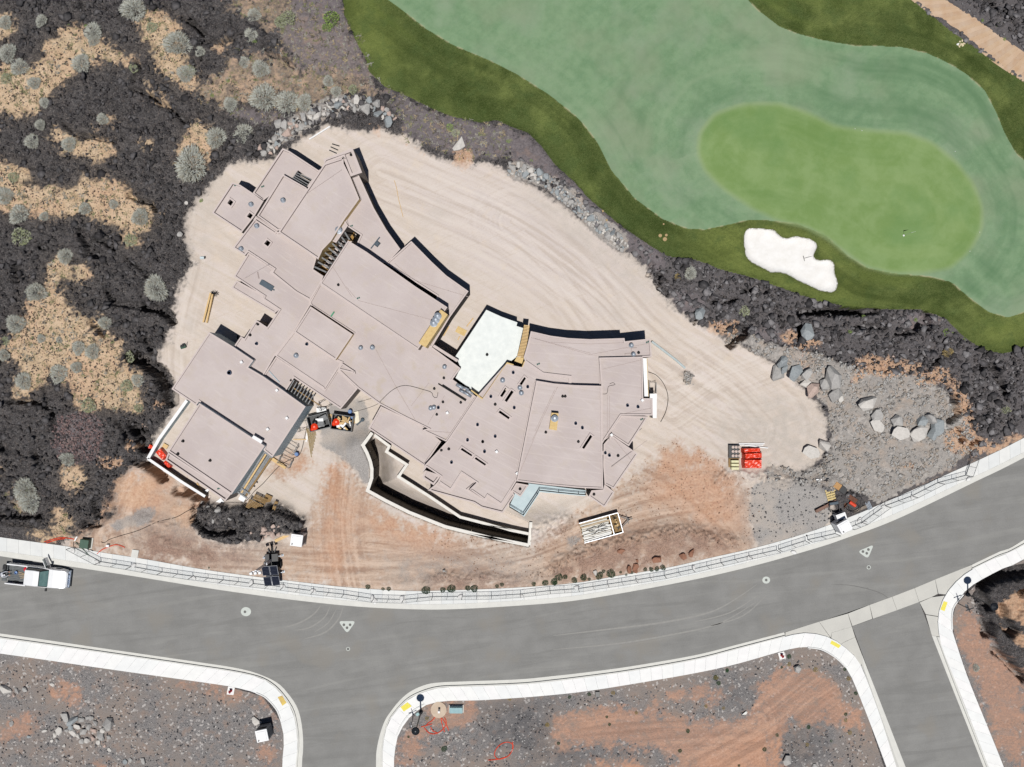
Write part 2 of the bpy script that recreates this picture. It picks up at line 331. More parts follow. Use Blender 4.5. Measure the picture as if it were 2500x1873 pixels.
LRED = [('015',[(360,480),(1200,600),(2300,760),(2600,880),(2500,920),(1700,700),(1100,620),(600,550)]), ('015',[(540,740),(850,760),(900,850),(890,960),(880,1050),(840,1050),(740,950),(580,900)]),
 ('015',[(-50,1250),(250,1050),(430,1150),(300,1300),(60,1380)]), ('015',[(980,1640),(1200,1600),(1180,1800),(940,1800)]), ('bl',[(280,240),(560,240),(980,330),(1200,480),(1400,800),(1400,1100),(1240,900),(1200,700),(1000,560),(900,420),(700,380),(520,520),(380,480)]),
 ('bl',[(850,1100),(1000,1180),(1230,1200),(1300,1500),(1200,1800),(1000,1400),(880,1250)]),
 ('85',[(820,1050),(900,940),(1380,950),(1400,1030),(1380,1130),(1250,1230),(1050,1230),(820,1180)]), ('85',[(550,1300),(700,1260),(900,1300),(800,1450),(600,1700),(510,1700)]),
 ('130',[(250,1080),(800,1000),(1100,1010),(1500,1100),(2209,1180),(2209,1800),(1350,1800),(1600,1560),(1250,1440),(850,1420),(200,1450)]), ('130',[(580,1600),(1200,1590),(1230,1800),(560,1800)]),
 ('130',[(1260,880),(1400,870),(1560,800),(1900,770),(2100,850),(2000,980),(1800,930),(1500,930),(1300,950)]),
 ('170',[(640,750),(830,700),(900,560),(1100,600),(1500,700),(1560,950),(1750,1050),(1870,1330),(1700,1250),(1400,1180),(950,1180),(880,1400),(950,1800),(-100,1800),(-100,1200),(500,1130),(700,950)]),
 ('20',[(1500,780),(1700,900),(1780,1100),(1900,1280),(2100,1420),(2209,1560),(2209,2600),(1900,2300),(1720,1657),(1560,1300),(1450,1050)]), ('21',[(1250,800),(1770,780),(1770,900),(1500,1100),(1700,1250),(1770,1300),(1770,1900),(1650,1657),(1450,1200)])]
MOUND = [('20',[(1770,510),(2209,330),(2600,300),(2600,2600),(2250,1600),(2150,1500),(1950,1280),(1830,1080),(1800,950),(1690,860),(1700,700)])]
MCLAY = [('20',[(1870,750),(2050,620),(2300,600),(2300,1150),(2209,1100),(2130,930),(2000,930),(1900,850)]), ('20',[(1980,990),(2100,1050),(2200,1200),(2100,1200),(1960,1060)])]
ROUGH = [('O',[(745,-80),(742,0),(745,35),(770,90),(790,128),(800,160),(830,190),(870,205),(930,235),(980,255),(1040,268),(1075,262),(1100,275),(1140,290),(1170,320),(1200,360),(1240,395),(1270,430),(1300,455),(1340,490),(1400,530),(1440,555),(1500,562),(1560,585),(1620,600),(1690,625),(1760,650),(1830,665),(1900,668),(1980,668),(2040,690),(2080,730),(2120,755),(2160,765),(2230,745),(2330,720),(2500,700),(2500,350),(2380,290),(2212,182),(2150,136),(2050,70),(1965,0),(1900,-80)])]
FAIR = [('O',[(830,-80),(835,0),(870,25),(920,65),(980,100),(1050,130),(1120,165),(1190,210),(1250,260),(1290,310),(1320,370),(1370,430),(1430,475),(1480,495),(1520,498),(1580,485),(1610,478),(1660,478),(1720,485),(1780,510),(1830,555),(1870,580),(1930,592),(2000,598),(2050,610),(2090,645),(2130,675),(2170,687),(2215,672),(2330,610),(2390,500),(2330,400),(2240,375),(2212,352),(2190,332),(2170,297),(2150,250),(2126,200),(2090,166),(2050,141),(2000,118),(1940,104),(1849,102),(1770,88),(1720,75),(1680,60),(1640,30),(1610,0),(1600,-80)])]
GREEN = [('O',[(1505,330),(1510,290),(1540,250),(1600,228),(1680,225),(1740,245),(1800,275),(1870,285),(1950,290),(2010,310),(2060,350),(2100,400),(2118,450),(2115,500),(2090,545),(2050,580),(1980,592),(1920,590),(1870,578),(1830,553),(1790,520),(1740,492),(1680,478),(1620,450),(1560,410),(1520,370)])]
BUNK = [('P',[(1823.7,558.7),(1884.8,559.8),(1898,570),(1905,579),(1919,583.5),(1941,577),(1975,583.5),(1991,592.6),(1993.4,606),(1987,617.5),(1985,631),(2000,637),(2023,634),(2034,645),(2036,670),(2043,690),(2040,708),(2030,714),(2005,713),(1990,706),(1945,685),(1920,670),(1900,665),(1880,667),(1870,660),(1830,640),(1819,625),(1814,590),(1814,575)])]
mPad = polys(PAD, .55, .5, .3); mSand = np.clip(polys(SAND, .5, .9, .3)*1.1, 0, 1); mBrush = polys(BRUSH, .9, 1.3, .45); mHalo = np.clip(blur(mSand, .9)*1.6, 0, 1)*(1-mPad); mAsh = polys(ASH, .6, .8, .35)
mClay = polys(CLAY, .3, .8, .3); mDirt = polys(DIRT, .8, .9, .45); mRubb = polys(RUBB, .35, .6, .2); mBelt = polys(BELTP, .35, .5, .25); mDarkR = polys([('H',[(540,1060),(700,1030),(950,1030),(1250,1050),(1330,1010),(1500,1040),(1700,1140),(1790,1240),(1700,1340),(1500,1330),(1180,1400),(900,1430),(650,1350),(530,1260)])], .35, .7, .25); mGrav = polys(GRAV, .35, .5, .25)
mLot = polys(LOT, .1, 0, .3); mRed = polys(LRED, .5, 1.1, .4)*mLot; mMound = polys(MOUND, .25, .4, .15); mMclay = polys(MCLAY, .3, .8, .3)
mRough = polys(ROUGH, .15, .22, .12); mFair = polys(FAIR, .15, .05, .2); mGreen = polys(GREEN, .35, .04, .45); mBunk = polys(BUNK, .07, .0, .25)
mPad = mPad*(1-mDarkR); mDirt = mDirt*(1-mDarkR)
# ---- roads and walks: survey lines
N_BACK = S('P',[(-700,1215),(-300,1268),(0,1311.6),(170,1335),(249,1349),(353,1365),(500,1391),(640,1410),(756,1424),(848,1434),(987,1442.6),(1070,1442),(1239,1436),(1400,1424),(1508,1406),(1631,1386),(1739,1361),(1850,1336),(1967,1302),(2073,1263),(2136,1237),(2249,1187),(2330,1150),(2414,1112),(2500,1069),(2800,910),(3100,740)])
N_EDGE = S('P',[(-700,1262),(-300,1315),(0,1358),(176,1384),(340,1409),(500,1435),(640,1455),(751,1469),(871,1481),(986,1487),(1092,1488),(1248,1480),(1400,1467),(1565,1440),(1721,1409.6),(1850,1379),(1950,1351),(2023,1329),(2068,1313),(2147,1285),(2226,1251),(2371,1181),(2500,1117.5),(2800,955),(3100,785)])
S1_EDGE = S('P',[(-700,1450),(0,1546.7),(251,1583),(500,1619),(565,1629),(611,1639),(650,1653),(681,1670),(702,1692),(722,1720),(733,1750),(739,1790),(740,1830),(737,1873),(733,2050),(730,2300)])
S1_KERB = S('P',[(-700,1462),(0,1558.7),(251,1594),(500,1630),(560,1639),(608,1648),(640,1657),(664,1672),(684,1691),(704,1718),(717,1745),(725,1790),(726,1830),(722,1873),(718,2050),(715,2300)])
S1_BACK = S('P',[(-700,1499),(0,1595.8),(251,1632),(500,1667),(570,1678),(622,1691),(642,1700),(660,1716),(675,1734),(682,1755),(690,1780),(693,1810),(691,1840),(689,1873),(684,2050),(681,2300)])
S2_EDGE = S('P',[(925,2300),(922,2050),(918,1873),(922,1817),(938,1763),(958.6,1731),(980,1706),(1006,1686),(1042,1671),(1078.6,1666),(1128,1664),(1266.5,1658.7),(1350,1650.8),(1431,1641.7),(1540,1627),(1696,1600),(1800,1574),(1915,1544)])
S2_KERB = S('P',[(941,2300),(938,2050),(934,1873),(936,1810),(948,1765),(966,1738),(990,1713),(1012,1699),(1043,1687),(1078.6,1679),(1128,1677),(1266.5,1672),(1350,1664),(1431,1654),(1540,1639),(1696,1611.5),(1800,1585),(1917,1554.6),(1958,1546),(1994,1548),(2028,1558),(2053,1573),(2085,1600),(2103,1627),(2117,1662),(2150,1752),(2189,1873),(2260,2080),(2340,2300)])
S2_BACK = S('P',[(968,2300),(965,2050),(962,1873),(965.4,1824),(974.5,1790),(995,1758),(1017.5,1736),(1042,1721),(1076,1713),(1110,1711),(1171,1710),(1266,1704),(1350,1697),(1431,1688),(1540,1671),(1696,1644),(1800,1621),(1924,1586),(1971,1580),(2005,1585),(2035,1600),(2050,1613),(2066,1632),(2080,1656),(2095,1692),(2125,1768),(2164,1873),(2238,2080),(2318,2300)])
S3_KERB = S('P',[(3100,970),(2800,1160),(2500,1330.6),(2440,1358),(2373.5,1390.5),(2335,1420),(2308,1454),(2294,1488),(2290,1520),(2294,1556),(2303,1590),(2337,1675),(2413.5,1873),(2500,2100),(2580,2300)])
S3_BACK = S('P',[(3100,1010),(2800,1198),(2500,1365.6),(2455,1385),(2392,1418),(2357.6,1442.6),(2333,1476.5),(2324,1506),(2326,1542),(2335,1571.6),(2346,1605),(2371,1675),(2451,1873),(2538,2100),(2618,2300)])
CORR = [('P', N_BACK+[(3100,1010)]+S3_BACK[1:]+S2_BACK[::-1]+S1_BACK[::-1])]
mCorr0 = rast(N_BACK+S3_BACK+S2_BACK[::-1]+S1_BACK[::-1])
mCorrB = blur(mCorr0, .8)
near = np.clip(1-mCorrB*2.2, 0, 1); near = near*near*(3-2*near)          # 0 beside the walks
mCorr = (blur(mCorr0, STEP) > .97)
# cart path, upper right
CP_L = S('220',[(700,-300),(980,0),(1300,230),(1700,530),(1900,690),(2209,890),(2600,1140),(3000,1400)]); CP_R = S('220',[(1150,-250),(1390,0),(1600,130),(1850,310),(2209,560),(2600,830),(3000,1090)])
mCart0 = rast(CP_L+CP_R[::-1]); mCartB = blur(mCart0, .5)
# ---- walled planter courts south of the house
OUT_W = S('G',[(700,250),(600,385),(645,470),(680,560),(697,640),(695,740),(650,875),(850,985),(1100,1110),(1490,1265),(1900,1365),(2209,1430)])+S('F',[(0,1340),(300,1400),(625,1465),(640,1330),(645,1215)])
INN_W = S('G',[(725,275),(885,395),(855,455),(1075,595),(985,725),(1300,925),(1650,1160),(1900,1225),(2209,1300)])+S('F',[(200,1245),(420,1300),(640,1345)])
PIT = OUT_W[1:-2]+INN_W[::-1]
mPit = rast(PIT); TERR = rast(INN_W+S('F',[(640,1215),(500,1150),(340,1090),(0,1010)])+S('G',[(1900,1000),(1300,850),(1230,600),(700,230)]))
def line_ds(pts, reach=12):
    D = np.full((NY, NX), 99., np.float32); Sg = D*0; AL = D*0; P = [(v.x, v.y) for v in WP(pts)]; acc = 0.0
    for (xa, ya), (xb, yb) in zip(P, P[1:]):
        i0, i1 = np.searchsorted(gx, min(xa, xb)-reach), np.searchsorted(gx, max(xa, xb)+reach); j0, j1 = np.searchsorted(gy, min(ya, yb)-reach), np.searchsorted(gy, max(ya, yb)+reach)
        x = X[j0:j1, i0:i1]; y = Y[j0:j1, i0:i1]; L = math.hypot(xb-xa, yb-ya)+1e-9; t = np.clip(((x-xa)*(xb-xa)+(y-ya)*(yb-ya))/L/L, 0, 1); d_ = np.hypot(x-xa-t*(xb-xa), y-ya-t*(yb-ya)); sd = np.sign((x-xa)*(yb-ya)-(y-ya)*(xb-xa))
        c = d_ < D[j0:j1, i0:i1]; D[j0:j1, i0:i1] = np.where(c, d_, D[j0:j1, i0:i1]); Sg[j0:j1, i0:i1] = np.where(c, sd*d_, Sg[j0:j1, i0:i1]); AL[j0:j1, i0:i1] = np.where(c, acc+t*L, AL[j0:j1, i0:i1]); acc += L
    return D, Sg, AL
TRK = np.zeros((NY, NX), np.float32)
for q_, hw, am, sd in [([(845,1060),(838,1180),(828,1300),(850,1450)], 2.6, 1., 1), ([(930,420),(1050,470),(1250,560),(1450,700),(1600,850),(1760,960),(1850,1050)], 5.5, .9, 2), ([(1250,540),(1380,660),(1500,820),(1640,900)], 4, .7, 3),
    ([(280,1320),(420,1370),(620,1385),(850,1395),(1050,1385),(1250,1350),(1400,1300),(1560,1230),(1750,1200)], 3.6, 1., 4), ([(1640,1010),(1760,930),(1900,870),(1980,800)], 3, .8, 5), ([(1560,880),(1700,1000),(1840,1040),(1950,1010)], 2.6, .9, 6), ([(900,1330),(1050,1350),(1200,1400),(1290,1410)], 2.4, .8, 7),
    ([(470,640),(440,760),(425,880),(440,980)], 2.2, .8, 8), ([(560,330),(470,420),(445,560),(420,700)], 2.0, .7, 9), ([(1500,1120),(1620,1180),(1750,1290),(1800,1350)], 2.5, .7, 10), ([(340,1180),(300,1280),(330,1370)], 2.2, .9, 11), ([(1700,1873),(1850,1790),(1980,1690),(2040,1650)], 3.4, .9, 12), ([(1400,1790),(1600,1770),(1850,1760)], 3, .8, 13)]:
    D_, Sg, AL = line_ds(resample_pre(q_)); TRK += am*np.exp(-(D_/hw)**2)*(perlin(Sg*2.1+sd*7, AL*.07+sd, sd)+.7*perlin(Sg*4.6, AL*.12+sd*3, sd+20)+.5*perlin(Sg*9., AL*.3, sd+40)*(np.abs(WARP) < .4))
D_, Sg, AL = line_ds(S('O', GREEN[0][1]+GREEN[0][1][:1]), 16); D2, Sg2, AL2 = line_ds(S('O', FAIR[0][1][1:]), 10)
ring = np.exp(-(D_/9)**2)*(perlin(Sg*.42, AL*.035, 61)*1.2+.6*perlin(Sg*1.1, AL*.06, 62)+.35*perlin(Sg*3, AL*.15, 63))+np.exp(-(D2/6)**2)*(perlin(Sg2*.5, AL2*.04, 64)+.5*perlin(Sg2*1.6, AL2*.1, 65)+.3*perlin(Sg2*4, AL2*.2, 66))
ring += -.55*np.exp(-((D_-1.6)/1.5)**2)*(1-mGreen)*(1+fbm(.06, 2, 140))*.7+.35*np.exp(-(D_/.6)**2)+.4*np.exp(-(D2/.5)**2)*mFair+.5*fbm(.06, 3, 141)
TRK = np.clip(.5+.5*np.where(mRough > .5, ring*.8, TRK*1.1), 0, 1)
ORA = np.zeros((NY, NX), np.float32)
for fr, q_ in [('O',[(1440,960),(1520,960),(1600,1040),(1610,1130),(1560,1160),(1480,1100),(1400,1080)]), ('O',[(800,1080),(860,1110),(1000,1160),(980,1200),(860,1180),(790,1140)]), ('O',[(680,950),(740,940),(760,1080),(740,1250),(700,1250),(700,1100)]), ('O',[(405,1060),(480,1070),(470,1130),(420,1120)]),
    ('O',[(280,1030),(350,1020),(380,1060),(340,1120),(270,1110)]), ('O',[(600,1000),(690,980),(700,1020),(620,1040)]), ('170',[(-50,1800),(-50,1560),(500,1330),(900,1190),(970,1400),(930,1800)]), ('170',[(1500,950),(1800,1050),(1860,1310),(1600,1200)]), ('170',[(720,720),(930,690),(880,900),(700,880)]), ('130',[(600,1080),(800,1010),(970,1020),(900,1150),(480,1220)]), ('130',[(600,1600),(1200,1590),(1230,1800),(560,1800)]), ('15',[(0,0),(1,0),(1,1)]), ('015',[(540,740),(850,760),(900,850),(890,960),(740,950),(580,900)]), ('20',[(1560,1050),(1760,1100),(1800,1240),(1650,1200)]), ('20',[(2120,1440),(2300,1420),(2300,1600),(2150,1560)])]:
    ORA = np.maximum(ORA, rast(S(fr, q_)))
ORA = np.clip(blur(ORA, .9)*(1+.9*WARP), 0, 1)
BRN = np.zeros((NY, NX), np.float32)
for fr, q_ in [('135',[(0,620),(60,540),(300,440),(500,360),(850,280),(1100,220),(1500,180),(1850,240),(2050,330),(1750,430),(1300,540),(900,620),(300,720),(0,740)]), ('F',[(640,1340),(650,1230),(800,1170),(1000,1150),(1060,1230),(900,1330),(700,1420)]), ('90',[(600,600),(740,470),(1000,460),(1250,450),(1480,520),(1700,520),(1700,600),(1000,620)]), ('011',[(1560,1080),(1700,900),(2209,1130),(2209,1260),(1700,1190)]), ('H',[(0,1300),(300,1330),(700,1480),(1200,1560),(1200,1657),(0,1657)])]:
    BRN = np.maximum(BRN, rast(S(fr, q_)))
BRN = np.clip(blur(BRN, .7)*(1+1.1*WARP), 0, 1)
GDU = np.zeros((NY, NX), np.float32)
for fr, q_ in [('O',[(500,1090),(620,1050),(650,1130),(600,1180),(500,1180)]), ('O',[(260,1130),(420,1140),(560,1190),(560,1220),(300,1180)]), ('O',[(830,1210),(1150,1200),(1150,1260),(850,1265)]), ('O',[(1560,900),(1700,860),(1790,900),(1770,1000),(1640,1030),(1560,980)]), ('O',[(1600,1040),(1800,1040),(1800,1160),(1640,1200)]), ('O',[(420,440),(470,370),(470,430),(440,500),(430,600),(400,620),(405,520)]), ('O',[(1150,380),(1420,590),(1440,660),(1380,620),(1120,410)]), ('170',[(280,700),(640,800),(560,1000),(300,900)]), ('170',[(950,1200),(1350,1190),(1400,1500),(1200,1800),(950,1800)]), ('130',[(0,1400),(850,1430),(1500,1470),(1300,1600),(0,1650)]), ('85',[(1400,1000),(2209,950),(2209,1400),(1500,1400)])]:
    GDU = np.maximum(GDU, rast(S(fr, q_)))
GDU = np.clip(blur(GDU, 1.2)*(1+1.2*WARP), 0, 1)
# ================================================================== heights
mLava = np.clip(1-np.maximum.reduce([mPad, mSand, mBrush*.8, mAsh*.8, mRubb, mLot*(1-mMound), mRough]), 0, 1)
mLava = np.maximum(mLava, mMound*(1-mMclay)); mLava *= (1-mCartB)
wil = blur(1-np.maximum.reduce([mPad, mLot, mRough, (mCorrB > .05).astype(np.float32), mCartB]), .25)
warpx = X+.5*fbm(.7, 2, 21); warpy = Y+.5*fbm(.7, 2, 27)
f1, f2, wid = worley(.62, warpx, warpy); g1, g2, gid = worley(1.9, warpx, warpy, 7); h1, h2, hid = worley(.27, X, Y, 13)
block = (wid-.4)*.42*sstep(f2-f1, .0, .22)+(gid-.5)*.55*sstep(g2-g1, 0, .1)
ridge = np.abs(fbm(1.3, 4, 41, gain=.6))
rockb = np.where(hid > .45, np.sqrt(np.clip(.2-h1*h1, 0, 1))*.3, 0)
NX1 = fbm(.12, 3, 51)
left = sstep(-X, 12, 26)
Zt = wil*(.55+.9*left*sstep(-Y+14, 0, 30)+.35*NX1)
Zt += mLava*near*(block*.85-ridge*.3+rockb*.8+.22*fbm(3.5, 2, 61))
Zt += (mSand+mBrush)*near*wil*(.10*fbm(.8, 3, 71)+.05*rockb*(hid > .75))
mRb = mRubb*near
Zt += mRb*(.22+.22*NX1+.16*fbm(.5, 3, 81)+rockb*.30+.06*fbm(4, 2, 83))
Zt += mDarkR*near*(.25+.5*rockb+.1*fbm(3, 2, 84))
Zt += mBelt*near*(.1+.08*rockb)
Zt += mGrav*near*(.04+.03*fbm(6, 2, 85))
Zt += mDirt*near*(.10*fbm(.45, 3, 87)+.05*np.abs(fbm(1.6, 3, 88)))*(1-mRubb)
Zt += mPad*near*(.015*fbm(1.2, 3, 89)+.008*fbm(5, 2, 90))
Zt += mLot*near*(.10+.16*fbm(.35, 3, 91)+(.16*rockb+.05*fbm(4, 2, 93))*(1-.75*mRed))
Zt += (mPad+mDirt)*near*(1-mRubb)*.05*(TRK-.5)*(mRough < .5)
Zt += mMound*near*(1.1+.5*NX1); Zt += mAsh*near*wil*(.1*fbm(1.5, 3, 95)+.12*rockb); Zt += mClay*near*(1-mSand)*(.08+.12*np.abs(fbm(1.2, 3, 97)))
roughH = blur(mRough, .7)
Zt += roughH*(.45+.35*fbm(.07, 3, 101))*(1-mCartB*.6)+mRough*(1-mFair)*.035*fbm(5, 2, 105)
Zt -= blur(mBunk, .25)*.55
Zt += blur(mRubb*(gid > .7)*1., .5)*.35*near
# dug banks, berms and clefts
def berm(fr, pts, h, w, side=0):
    global Zt
    dd = line_dist(S(fr, pts)); e_ = np.exp(-(dd/w)**2); Zt = Zt+near*h*1.35*e_*(1+.8*WARP2+.5*rockb)
berm('135',[(60,560),(300,455),(500,375),(850,305),(1100,245),(1400,210),(1800,300),(2000,380)], .55, .8)
berm('90',[(640,560),(760,480),(960,480),(1030,520),(1220,480),(1400,500),(1480,540),(1760,500),(2000,400)], .42, .6)
berm('17',[(230,760),(350,690),(450,680),(560,720),(740,750),(900,790),(1080,790),(1250,800),(1420,760)], .4, .6)
berm('F',[(650,1330),(800,1230),(1000,1170),(1050,1220),(900,1330)], .35, .7)
berm('50',[(1500,330),(1900,370),(2209,400)], .2, .5)
berm('H',[(0,1180),(400,1290),(560,1350),(900,1470),(1300,1480)], .25, .7); berm('011',[(1650,900),(1900,1050),(2209,1150)], .25, .5)
def cleft(fr, pts, dep, w):
    global Zt
    dd = line_dist(S(fr, pts)); dd = dd+.22*WARP2
    Zt = Zt-dep*1.5*sstep(-dd, -w*1.05, -w*.6)
for fr, pts, dep, w in [
 ('00',[(1450,960),(1600,1030),(1850,1180),(2010,1320)],.8,.28), ('00',[(1500,690),(1560,760),(1450,880)],.6,.3), ('00',[(2060,220),(2209,380)],.8,.3), ('00',[(900,0),(905,100)],.7,.4),
 ('00',[(720,1360),(850,1470),(1060,1500),(1250,1530)],.6,.28), ('40',[(0,220),(100,260),(210,380)],.8,.28), ('40',[(200,470),(400,460),(520,440),(620,390)],.7,.22), ('40',[(850,510),(950,600),(1110,660),(1200,740)],.6,.22),
 ('40',[(190,560),(200,660)],.6,.22), ('03',[(1400,460),(1490,500),(1640,540),(1700,610)],.8,.3), ('03',[(880,860),(960,960),(990,1060),(1060,1100)],.9,.5), ('03',[(1040,920),(1120,950),(1220,1030)],.8,.35),
 ('03',[(1370,1130),(1500,1230),(1620,1340)],.6,.2), ('03',[(190,1240),(200,1360)],.8,.5), ('03',[(440,1000),(500,1010)],.6,.4), ('03',[(1180,1500),(1260,1620),(1500,1640)],.8,.4),
 ('07',[(1560,0),(1700,20),(1830,80),(1860,150)],1.3,.5), ('07',[(1460,540),(1560,570),(1650,650),(1740,700),(1800,820),(1850,930),(1855,1010)],1.9,.75), ('07',[(1020,160),(1100,240),(1140,300)],.7,.35),
 ('07',[(1580,350),(1650,430),(1660,560)],.9,.45), ('07',[(150,1020),(420,1020),(600,1100),(620,1300)],.8,.28), ('07',[(1470,1300),(1560,1360),(1580,1500)],1.6,.75), ('07',[(0,1400),(60,1500)],.9,.6),
 ('07',[(1300,1240),(1440,1450)],.6,.25), ('07',[(410,1560),(470,1657)],.8,.3), ('011',[(0,680),(250,690),(500,700)],.8,.35), ('011',[(100,780),(350,790),(490,770)],.7,.3), ('011',[(1060,540),(1080,640),(1110,700)],.9,.35),
 ('011',[(960,780),(1060,790)],.9,.45), ('011',[(1500,130),(1650,190),(1770,300)],.9,.45), ('011',[(1900,440),(2080,470),(2209,520)],1.,.5), ('H',[(0,590),(120,650),(200,750)],1.2,.5), ('H',[(440,880),(560,940),(620,1000)],1.1,.45),
 ('H',[(560,1050),(580,1180),(680,1260),(800,1310),(1000,1290)],1.1,.45), ('H',[(1400,1040),(1550,1100),(1660,1160)],.8,.35), ('H',[(1100,1010),(1140,1040)],.8,.3),
 ('15',[(370,980),(400,870)],.5,.25), ('15',[(450,1050),(490,970),(470,1090),(560,1180)],.9,.3), ('15',[(1060,1280),(1180,1280),(1290,1240)],.8,.26), ('15',[(1370,1160),(1460,1150)],.8,.26), ('15',[(1560,1110),(1620,1150)],.8,.4),
 ('15',[(1740,1320),(1770,1450),(1800,1530)],.6,.22), ('16',[(1560,290),(1680,260),(1850,270),(2100,270),(2209,280)],1.6,.5), ('16',[(810,620),(850,560),(930,520),(950,470)],1.8,.55), ('16',[(1550,430),(1560,520)],.9,.35),
 ('16',[(420,380),(410,310),(460,270)],.7,.25), ('26',[(0,480),(250,480),(500,500),(600,490)],1.1,.38), ('26',[(1060,640),(1130,540),(1150,650)],1.1,.5), ('26',[(830,720),(1000,710)],1.,.35), ('26',[(380,660),(540,650),(690,660)],.9,.3),
 ('26',[(1210,1050),(1290,1020)],.9,.3), ('26',[(1740,1080),(1880,1090),(1900,1190),(2000,1370)],1.2,.4), ('29',[(1430,90),(1440,220),(1480,260),(1390,340)],1.1,.4), ('26',[(1320,960),(1350,1010)],.8,.25),
 ('29',[(1470,440),(1520,540)],.9,.4), ('29',[(1620,600),(1680,560)],.7,.35), ('220',[(1800,20),(1870,110)],.8,.28), ('220',[(1960,130),(2070,260)],.8,.3),
 ('20',[(1760,540),(1950,450),(2209,420),(2400,330)],1.6,.7), ('20',[(1780,560),(1720,680),(1800,780)],1.4,.6), ('20',[(1930,820),(1960,960),(2030,1040)],1.4,.7), ('20',[(1790,960),(1800,1080)],1.1,.6), ('20',[(1880,1270),(1990,1350),(2060,1430),(2209,1580)],1.1,.4), ('20',[(2120,640),(2209,600)],1.,.4)]:
    cleft(fr, pts, dep, w)
# house platform, courts, road bed
HOUSE = S('O',[(620,320),(775,320),(900,515),(1015,625),(1050,660),(1140,700),(1395,730),(1420,900),(1300,1090),(1100,1110),(900,1040),(790,930),(560,1060),(480,1080),(355,990),(372,830),(500,650),(505,590),(460,450)])
mHouse = blur(rast(HOUSE), .5); Zt *= (1-mHouse*.97)
dW = line_dist(OUT_W)
Zt = np.where((mPit < .5) & (TERR < .5), Zt+1.15*np.exp(-(dW/2.6)**2)*near*(1-mHouse), Zt)
Zt = np.where(mPit > .5, .6-4.6*np.exp(-(dW/1.5)**2)+.12*fbm(.9, 3, 120), Zt)
Zt = np.where((TERR > .5) & (mPit < .5), -.02+.05*fbm(.8, 2, 121), Zt)
Zt = Zt*(1-np.clip(mCorrB*1.4-.4, 0, 1)*(mPit < .5))+.07*np.clip(mCorrB*1.6, 0, 1)*(mPit < .5)
Zt = np.where(mCorr, -.16, Zt); Zt = np.where(blur(mCart0, STEP) > .95, Zt-.05, Zt)
far = sstep(np.maximum(np.abs(X)-55, np.abs(Y)-42), 0, 14); Zt = Zt*(1-far)+(.4+1.2*fbm(.02, 3, 130))*far
Zt = Zt.astype(np.float32)
def ground_z(x, y):
    i = int(np.clip(np.searchsorted(gx, x), 1, NX-2)); j = int(np.clip(np.searchsorted(gy, y), 1, NY-2)); return float(Zt[j, i])
def G3(px, py, lift=0.0):
    """survey pixel -> point on the terrain"""
    z = 0.0
    for _ in range(4):
        p = W(px, py, z); z = ground_z(p.x, p.y)
    return W(px, py, z)+Vector((0, 0, lift))
# ================================================================== ground sheet
co = np.stack([X, Y, Zt], -1).reshape(-1, 3).astype(np.float32)
idx = np.arange(NX*NY, dtype=np.int32).reshape(NY, NX)
quads = np.stack([idx[:-1, :-1], idx[:-1, 1:], idx[1:, 1:], idx[1:, :-1]], -1).reshape(-1, 4)
def fmid(m): return (.25*(m[:-1, :-1]+m[:-1, 1:]+m[1:, 1:]+m[1:, :-1])).reshape(-1)
cls = np.zeros(len(quads), np.int8)
cls[fmid(mLava) > .55] = 1; cls[fmid(mPad) > .5] = 2; cls[fmid(mRubb) > .5] = 5
cls[fmid(mLot*(1-mMound)) > .5] = 4; cls[(fmid(mSand) > .5) & (cls < 1)] = 3
cls[fmid(mRough) > .5] = 6; cls[fmid(mFair) > .5] = 7; cls[fmid(mGreen) > .5] = 8; cls[fmid(mBunk) > .5] = 9
corrf = fmid(mCorr.astype(np.float32)) > .999
cls[corrf] = 2
NAMES = ['ground', 'lava_field', 'building_pad', 'desert_sand', 'vacant_lot', 'rubble_ground', 'rough_grass', 'fairway', 'putting_green', 'sand_bunker']
BLt = blur(rast(S('O', [(1540,480),(1620,480),(1740,500),(1830,590),(1880,610),(1850,670),(1780,650),(1690,620),(1600,600),(1500,560),(1490,520)])), 1.3); SLt = blur(rast(S('O', [(2080,690),(2212,700),(2400,700),(2400,760),(2140,760)]))+rast(S('O', [(745,-80),(790,-80),(830,60),(870,110),(830,160),(800,150),(770,80)])), 1.0)
PKt = blur(rast(S('O', [(800,290),(1000,360),(1150,400),(1300,520),(1390,590),(1420,650),(1300,680),(1150,640),(1050,600),(960,500),(860,380),(780,300)])), 2.5)
VAR = np.where(mRough > .5, np.clip(BLt+.7*SLt, 0, 1), np.where(mPad > .4, PKt, np.clip(sstep(X, 2, 16)*sstep(Y, -14, -8)+.8*mBelt, 0, 1))).astype(np.float32)
CH = [np.stack(c, -1).reshape(-1, 4).astype(np.float32) for c in (
 (mSand, mPad*(1-.75*mBelt), mDirt, np.maximum(mRubb, np.maximum(mBelt*.85, .3*mDarkR))), (mGrav, mRed, mRough, mFair), (mGreen, mBunk, np.maximum(mClay*(1-mPad*.4), mMclay*mMound), mBrush),
 (mAsh, mLot*(1-mMound), VAR, mHalo), (TRK, ORA, GDU, BRN))]
